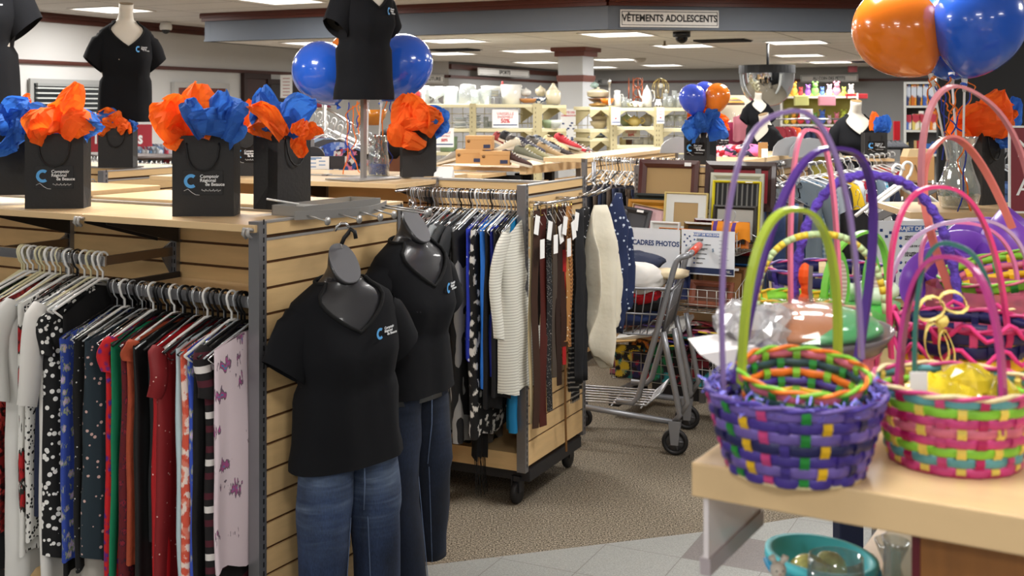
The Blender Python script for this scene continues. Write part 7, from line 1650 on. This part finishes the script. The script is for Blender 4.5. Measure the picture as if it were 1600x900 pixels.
for i in range(16):
    c_, nm_ = CR[i]; f = i/15; loc = pA.lerp(pB, f)
    m_ = pat('plaid', c_, ['#8a9a8c' if i == 0 else '#9fb4cc', '#2f3f3a' if i == 0 else '#c9d6e2'], 34) if i in (1, 9) else pat('stripe', c_, ['#e8e4de', c_], 12) if i % 7 == 6 else mt(c_, .85)
    garment('shirt', '%s shirt on the long right rack, %s from the near end' % (nm_, ORD[i] if i < 26 else ['twenty-seventh', 'twenty-eighth', 'twenty-ninth', 'last'][i-26]), m_, loc, -a6-PI/2+RR.uniform(-.10, .10)+.30, grpR, sleeve=.22 if i % 2 else .42, hanger='white', hgroup='the long right rack', L=.72+.1*(i % 3), w=.145, th=.045, slope=.42, ph=i)
# near jeans below the purple handles, left of the long rack
gj = 'jeans behind the purple handles'
for i in range(8):
    p = W(1196, 296, 6.5).lerp(W(1262, 296, 7.0), i/7); k = (i*3+1) % 6
    trousers('%s jeans behind the basket handles, %s from the steel post' % (MN[k], ORD[i]), JM[k], p, -.9, gj, .98, .17, .03, i)
clip_row(W(1196, 292, 6.45), W(1266, 292, 7.0), 10, 0, ['clear', 'black', 'grey'], 'the jeans rail behind the basket handles', -.9)
clip_row(W(1196, 262, 6.9), W(1226, 258, 7.6), 8, 0, ['black', 'black', 'clear', 'white'], 'the upper rail by the steel post', -.7)
# pale rack with long dark coats at its foot
for i in range(5):
    p = W(1340+14*i, 300, 6.0+.35*i); garment('coat', '%s garment hanging low behind the poster stand, %s from the left' % (['black', 'charcoal', 'white', 'dark navy', 'black grey'][i], ORD[i]), mt(['#0e0e12', '#2a2a30', '#dcdcda', '#141a2c', '#1c1c20'][i], .85), p, .2, 'garments behind the poster stand', hanger='wire', L=.95, w=.17, th=.03)
t = thing('waterfall_display', 'grey steel waterfall arm sloping up behind the poster', 'rack', W(1372, 340, 4.9), 0)
b = MB(); q = W(1466, 291, 4.6)-W(1372, 340, 4.9); b.band([Vector(), q], (0, 0, 1), .016, .006); b.tube([Vector((-.02, 0, -.02)), Vector((-.02, 0, -1.1))], .016, 8); obj('arm', b, STEEL, t)
for k in range(6):
    pb = MB(); v = q*((k+.5)/6); pb.tube([v, v+Vector((0, 0, .035))], .004, 5); obj('pin', pb, WHITEP, t)
for px, py, s, lab in ((1402, 262, 1.0, 'big white hanger behind the glass vase, left one'), (1418, 258, .9, 'big white hanger behind the glass vase, right one')):
    o = obj('clothes_hanger', hanger_mesh(.19, .62, .0065, False), WHITEP); tag(o, lab, 'hanger'); o.location = W(px, py, 4.7); o.rotation_euler = (0, 0, PI/2+.25)
for i, (px, py) in enumerate(((1440, 306),)):
    garment('shirt', 'white shirt on a white hanger behind the vase', mt('#dfe0e2', .8), W(px, py-20, 4.75+.1*i), PI/2+.5, None, hanger=None, L=.22, w=.12, th=.03, slope=.5)
# shelf with vase, poster
O9 = (W(1422, 332, 3.72).x, 3.72)
t = thing('gondola_shelving', 'wood shelf unit carrying the glass vase and the information poster', 'shelving', (O9[0], O9[1], 0), -.06)
obj('shelf_board', MB().box(0, .75, 0, .42, 1.344, 1.366), WOODT, t, bevel=.002)
b = MB(); slats(b, 'x', -.10, .75, -.03, -.01, .2, 1.325); obj('back_panel', b, [WOOD, WOODD], t)
obj('side_post', MB().box(-.125, -.10, -.04, -.01, .05, 1.33), STEEL, t); obj('metal_rail', MB().box(-.08, .7, -.04, -.03, 1.28, 1.322), mt('#a5a7a9', .3, .6), t)
p0_, p1_ = W(1367, 345, 3.66), W(1530, 468, 3.64)
t = thing('info_poster', 'large white information poster behind the basket handles', 'poster', ((p0_.x+p1_.x)/2, 3.655, p1_.z), -.06)
w, h = (p1_.x-p0_.x)/2, p0_.z-p1_.z; obj('card', MB().box(-w, w, -.002, 0, 0, h), mt('#dfe3e8', .6), t); infop(t, w, h)
t = thing('sign_board', 'dark red sign in a white frame at the right picture edge', 'sign', W(1604, 330, 3.45), -.25)
obj('panel', MB().box(-.045, .33, -.004, 0, 0, .25), mt('#7c2a34', .5), t); b = MB()
for x0, x1, z0, z1 in ((-.051, -.045, 0, .25), (-.051, .336, -.006, 0), (-.051, .336, .25, .256)): b.box(x0, x1, -.008, .004, z0, z1)
obj('frame', b, WHITEP, t); text('Nouveaux', .075, PAPERW, t, (-.030, -.006, .185), align='LEFT'); text('Arrivages', .075, PAPERW, t, (-.030, -.006, .07), align='LEFT')
for i in range(2):
    trousers('dark blue denim folded over a hanger, %s, behind the black bag at right' % ['left', 'right'][i], JM[0 if i else 3], W(1560+14*i, 250, 4.5), .3, 'denim behind the black bag', .32, .12, .03, i)
clip_row(W(1552, 235, 4.6), W(1600, 232, 4.9), 7, 0, ['clear', 'grey', 'clear'], 'the rail behind the right black bag', .4)
o = obj('rack_post', MB().tube([W(1586, 188, 4.8), W(1586, 330, 4.8)], .016, 8), STEEL); tag(o, 'steel rack post right of the blue tissue paper', 'post')

# ---------------------------------------------------------------- mirror dome, kids corner, bookcase
t = thing('mirror_dome', 'big quarter sphere security mirror hanging under the ceiling', 'mirror', W(1198, 112, 13.0), 0)
b = MB(); r = .31; rings = []
for i in range(13):
    a = PI/2*i/12; rings.append([(r*math.cos(a)**.8*math.cos(PI+PI*q/24*1.0), r*math.cos(a)**.8*math.sin(PI+PI*q/24), -.02-r*1.2*math.sin(a)) for q in range(25)])
b.loft(rings, closed=False, caps=False); obj('mirror_face', b, mt('#dfe3e6', .03, 1), t)
b = MB(); b.prism([(r*1.02*math.cos(2*PI*q/40), -r*1.02*abs(math.sin(2*PI*q/40)) if math.sin(2*PI*q/40) < 0 else .0) for q in range(40)], lambda u, v: (u, v, -.02), lambda u, v: (u, v, .07)); obj('mount', b, mt('#19191b', .5), t)
b = MB(); b.prism([(r*math.cos(PI+PI*q/24), -.02+r*1.2*math.sin(PI+PI*q/24)) for q in range(25)], lambda u, v: (u, .0, v), lambda u, v: (u, .012, v)); obj('back_plate', b, mt('#19191b', .5), t)
obj('mount_rod', MB().tube([(0, -.05, .05), (0, -.05, ZR-t.location.z)], .015, 8), mt('#19191b', .5), t)
t = thing('toy_shelf', 'white toy shelf against the back wall in the kids corner', 'shelving', (W(1222, 170, 18.6).x, 18.6, 0), -.3)
b = MB()
for z in (1.0, 1.45, 1.9): b.box(0, 1.15, 0, .4, z-.03, z)
obj('shelf_board', b, WHITEP, t); b = MB(); b.box(-.03, 0, 0, .4, 0, 1.95); b.box(1.15, 1.18, 0, .4, 0, 1.95); obj('side_panel', b, WHITEP, t); obj('back_panel', MB().box(0, 1.15, .38, .4, 0, 1.95), mt('#a8a04a', .6), t)
TOYS = [('#e8d84a', 'yellow'), ('#d87a90', 'pink'), ('#6aa84a', 'green'), ('#e0a03a', 'amber'), ('#b8c84a', 'lime'), ('#4a6ab8', 'blue'), ('#c83a3a', 'red'), ('#e6e2da', 'white'), ('#d8b0c0', 'rose'), ('#8a5ab0', 'violet')]
for i in range(20):
    c_, nm_ = TOYS[(i*3) % 10]; row = i//10; b = MB(); x = .06+.112*(i % 10); s = .05+.015*((i*7) % 3)
    b.ball((0, 0, s), s*.8, s*.6, s, 10); b.ball((0, -.01, s*2.2), s*.55, n=10); b.ball((-s*.45, 0, s*2.8), s*.22, n=8); b.ball((s*.45, 0, s*2.8), s*.22, n=8)
    o = obj('plush_toy', b, mt(c_, .8)); tag(o, '%s toy on the %s shelf of the kids corner, %s from the left' % (nm_, ['middle', 'upper'][row], ORD[i % 10]), 'toy', 'toys in the kids corner'); q_ = Matrix.Rotation(-.3, 4, 'Z') @ Vector((x, .15, [1.452, 1.902][row])); o.location = Vector((W(1222, 170, 18.6).x, 18.6, 0))+q_
for i, (px0, px1, c_, lab) in enumerate(((1242, 1264, '#d8d88a', 'pale yellow pack'), (1280, 1306, '#e09aa8', 'pink pack'), (1322, 1356, '#a82a30', 'red strip of boxes'))):
    a_ = W(px0, 150, 18.3); w_ = (px1-px0)/F*18.3; o = obj('toy_pack', MB().box(0, w_, 0, .08, 0, .16 if i < 2 else .08), mt(c_, .4), bevel=.01); tag(o, lab+' on top of the kids corner shelf', 'box'); o.location = (a_.x, a_.y, 1.75 if i < 2 else 1.86)
KC = [('#7a1a26', 'crimson'), ('#8a2030', 'wine red'), ('#d8602a', 'orange'), ('#1a2440', 'navy'), ('#16203a', 'midnight'), ('#2a2430', 'charcoal'), ('#e08aa8', 'pink'), ('#d0608a', 'raspberry')]
for i, (c_, nm_) in enumerate(KC):
    garment('kids_jacket', '%s child jacket on the kids corner rack, %s from the left' % (nm_, ORD[i]), mt(c_, .8), W(1218+9.5*i, 186, 14.5), .5, 'child jackets in the kids corner', hanger='wire', hgroup='the kids corner rack', L=.42, w=.14, th=.05, sleeve=.2)
o = obj('hang_rail', MB().tube([W(1205, 186, 14.6), W(1325, 186, 14.4)], .012, 8), CHROME); tag(o, 'chrome rail of the child jackets in the kids corner', 'rail')
pcard('white card with red numbers in the kids corner', 1250, 1270, 170, 184, 15, '33')
garment('kids_shirt', 'deep pink sweater hanging right of the small balloons', mt('#8f1f4a', .8), W(1146, 178, 13.3), 1.2, 'pink clothes behind the small balloons', L=.35, w=.19, th=.05, sleeve=.2); garment('kids_shirt', 'rose pink sweater behind the small black tee', mt('#c87a8a', .8), W(1166, 166, 13.2), 1.2, 'pink clothes behind the small balloons', L=.4, w=.15, th=.04)
o = obj('hat', MB().lathe([(.13, 0), (.12, .03), (.08, .06), (.02, .085)], 16), pat('stripe', '#8a1f2a', ['#2a6a4a', '#8a1f2a', '#d8b03a'], 25)); tag(o, 'striped red knit hat above the pink sweater', 'hat'); o.location = W(1147, 164, 13.42)
o = obj('display_wall', MB().box(-.28, .24, .0, .05, .8, 1.86), mt('#cfc7ae', .6)); tag(o, 'cream pegboard panel behind the pink sweaters', 'panel'); o.location = (W(1148, 170, 13.6).x, 13.6, 0)
# heaps of folded clothes and shield dividers on the far counters
rr = random.Random(77)
for i in range(12):
    c_, nm_ = [('#e6b8c8', 'pale pink'), ('#a82030', 'red'), ('#7a2a3a', 'wine plaid'), ('#e8e6e4', 'white'), ('#2a2a40', 'navy'), ('#d86aa0', 'hot pink')][i % 6]
    o = heap('folded_shirt', '%s folded clothes on the far counter, %s from the narrow bag' % (nm_, ORD[i]), pat('plaid', c_, ['#d8c8c4', '#4a1020'], 30) if i % 6 == 2 else mt(c_, .85), (0, 0, 0), (.10, .10, .05), i+20); o.location = W(1114+5.2*i, 241-.3*i, 7.9); o['group'] = 'folded clothes on the far counter'; o.rotation_euler = (0, 0, 0)
for i, (px, py, s, lab) in enumerate(((1060, 232, 1, 'grey curved divider plate behind the hanger row'), (1240, 236, 1.2, 'grey curved divider plate, left of two before the kids corner'), (1266, 238, 1.2, 'grey curved divider plate, right of two before the kids corner'))):
    b = MB(); b.prism([(-.14*s, 0)]+[(.14*s*math.sin(PI/2*(k/8*2-1)), .11*s*math.cos(PI/2*(k/8*2-1))**.8) for k in range(1, 8)]+[(.14*s, 0)], lambda u, v: (u, -.004, v), lambda u, v: (u, .004, v))
    o = obj('divider_plate', b, mt('#a9abae', .35, .5)); tag(o, lab, 'divider'); o.location = W(px, py+7, 8.0); o.rotation_euler = (0, 0, .3)
for px, py, d, lab in ((1192, 246, 7.7, 'small wood block with a white tag before the side turned mannequin'),):
    t = thing('wood_block', lab, 'block', W(px, py, d), -.1); obj('block', MB().box(-.03, .03, -.02, .02, 0, .10), mt('#a97c48', .6), t); obj('tag', MB().box(-.012, .03, -.024, -.021, 0, .06), PAPERW, t)
# bookcase with games
BKd = 11.6; p = W(1412, 128, BKd); wB = (1474-1412)/F*BKd*1.06; BKA = -.33; BKO = Vector((p.x, p.y, 0)); t = thing('bookcase', 'white bookcase of games beside the black partition', 'bookcase', BKO, BKA); zt = p.z
b = MB(); b.box(0, .025, 0, .3, 0, zt); b.box(wB-.025, wB, 0, .3, 0, zt); obj('side_panel', b, mt('#cfd0cc', .5), t); obj('back_panel', MB().box(0, wB, .29, .3, 0, zt), mt('#9a9a98', .6), t)
SHZ = [W(0, y, BKd).z for y in (165, 203, 240, 285)]
for z in [zt]+SHZ: obj('shelf_board', MB().box(.02, wB-.02, 0, .3, z-.022, z), mt('#cfd0cc', .5), t)
def game(lab, px, py, w, h, c, cat='game box', m=None, nm='game_box'):
    p = W(px, py, BKd); o = obj(nm, MB().box(0, w, .03, .2, 0, h), m or mt(c, .4), bevel=.003); tag(o, lab, cat, 'boxes and books in the white bookcase'); q_ = Matrix.Rotation(BKA, 4, 'Z') @ Vector((p.x-BKO.x, 0, 0)); o.location = (BKO.x+q_.x, BKO.y+q_.y, p.z+.001); o.rotation_euler = (0, 0, BKA); return o
for i, (c_, nm_) in enumerate((('#3a4a7a', 'blue grey'), ('#c86a2a', 'orange'), ('#2a2f50', 'dark navy'), ('#3f62b0', 'cobalt'), ('#34487c', 'slate blue'), ('#4a68b8', 'bright blue'))):
    game('%s toy box standing on the top bookcase shelf' % nm_, 1414.5+8.6*i, 165, .05, .215, c_, m=pat('multi', c_, [c_, '#e0a03a', c_, '#cdd4e0'], 14))
for px, w_, h_, c_, lab in ((1415, .055, .15, '#5a7ac8', 'blue and pink game box on the second bookcase shelf'), (1424.5, .085, .16, '#d8c46a', 'yellow white game box on the second bookcase shelf'), (1434, .05, .19, '#e4e4e0', 'tall white game box on the second bookcase shelf'), (1442, .05, .15, '#2a8a3a', 'green game box on the second bookcase shelf'), (1450.5, .06, .19, '#d87a2a', 'tall orange game box on the second bookcase shelf')):
    game(lab, px, 203, w_, h_, c_, m=pat('multi', c_, [c_, '#e8e0d0', c_, '#b83a4a'], 16))
for px, w_, h_, c_, lab in ((1414.5, .03, .11, '#c9b98a', 'tan book on the third bookcase shelf'), (1427, .03, .13, '#b89868', 'brown book on the third bookcase shelf'), (1430.5, .04, .13, '#a82030', 'red book on the third bookcase shelf'), (1437, .10, .10, '#3a6ab0', 'wide blue book on the third bookcase shelf'), (1453, .05, .12, '#2f4f8a', 'dark blue book on the third bookcase shelf')):
    game(lab, px, 240, w_, h_, c_, 'book', nm='book')
p = W(1420, 239, BKd); o = obj('jar', MB().lathe([(.03, 0), (.03, .04), (.02, .05)], 14), mt('#2f8a5a', .3)); tag(o, 'small green jar on the third bookcase shelf', 'jar'); q_ = Matrix.Rotation(BKA, 4, 'Z') @ Vector((p.x-BKO.x, .1, 0)); o.location = (BKO.x+q_.x, BKO.y+q_.y, p.z+.001)
t = thing('gift_bag', 'kraft paper bag with a black cord handle below the bookcase', 'bag', W(1433, 282, 8.2), .1); obj('bag_body', MB().box(-.1, .1, -.06, .06, 0, .17), KRAFT, t, bevel=.003)
obj('cord_handle', MB().tube([(-.045, -.063, .115)]+[(-.04*math.cos(PI*k/8), -.066, .10-.05*math.sin(PI*k/8)) for k in range(9)]+[(.045, -.063, .115)], .003, 6), BLACK, t); obj('top_sheet', MB().prism([(-.1, .17), (.1, .17), (.08, .225), (-.08, .225)], lambda u, v: (u, -.055, v), lambda u, v: (u, .05, v)), mt('#c9ae82', .7), t)
t = thing('kraft_display', 'kraft cardboard display crate under the kraft bag', 'crate', W(1435, 312, 8.25), .1); obj('crate_body', MB().box(-.13, .11, -.05, .2, -.3, .12), mt('#8a6a48', .7), t)
# wall of sandals on a black rack, red post
t = thing('sandal_rack', 'black slat rack of grey sandals behind the rear mannequin', 'rack', W(1397, 232, 10.2), 0)
b = MB(); b.box(-.16, .16, 0, .25, -.01, 0); b.box(-.16, .16, 0, .25, -.14, -.13); b.box(-.16, -.14, 0, .25, -1.3, .0); b.box(.14, .16, 0, .25, -1.3, .0); obj('frame', b, BLACK, t)
for i in range(5): shoe('dark grey sandal on the black rack, %s from the left' % ORD[i], 1384+6.6*i, 231.5, 10.25, PI/2*3, '#4a4c52', '#2a2a2c', '#8a8a8e', .8, 0, 'grey sandals on the black rack')
for i in range(6):
    garment('trousers', '%s folded trousers below the sandal rack, %s from the left' % (['navy', 'white blue', 'mid blue', 'black', 'grey blue', 'dark'][i], ORD[i]), mt(['#1f2a44', '#b8c0c8', '#3a5a88', '#121216', '#6a7a8a', '#1a1a22'][i], .85), W(1378+5.5*i, 252, 9.6), 1.3, 'trousers below the sandal rack', hanger=None, L=.55, w=.1, th=.04)
o = obj('sign_post', MB().box(-.035, .035, -.02, .02, -.16, .08), mt('#b01020', .4)); tag(o, 'red vertical sign strip left of the bookcase', 'sign'); o.location = W(1401, 200, 13.5)
o = obj('exit_sign', MB().box(-.07, .07, -.03, .03, -.05, .05), mt('#5a1218', .5)); tag(o, 'dark red box sign above the AU COIN DES PETITS sign', 'sign'); o.location = W(1332, 108, 19.0)
t = thing('counter', 'wood top counter end behind the rear mannequin', 'counter', W(1372, 248, 8.6), -.1); obj('top', MB().box(-.16, .12, 0, .5, -.02, 0), WOODT, t); obj('side_panel', MB().box(.06, .12, .02, .46, -1.25, -.02), mt('#b9b9b9', .5), t)
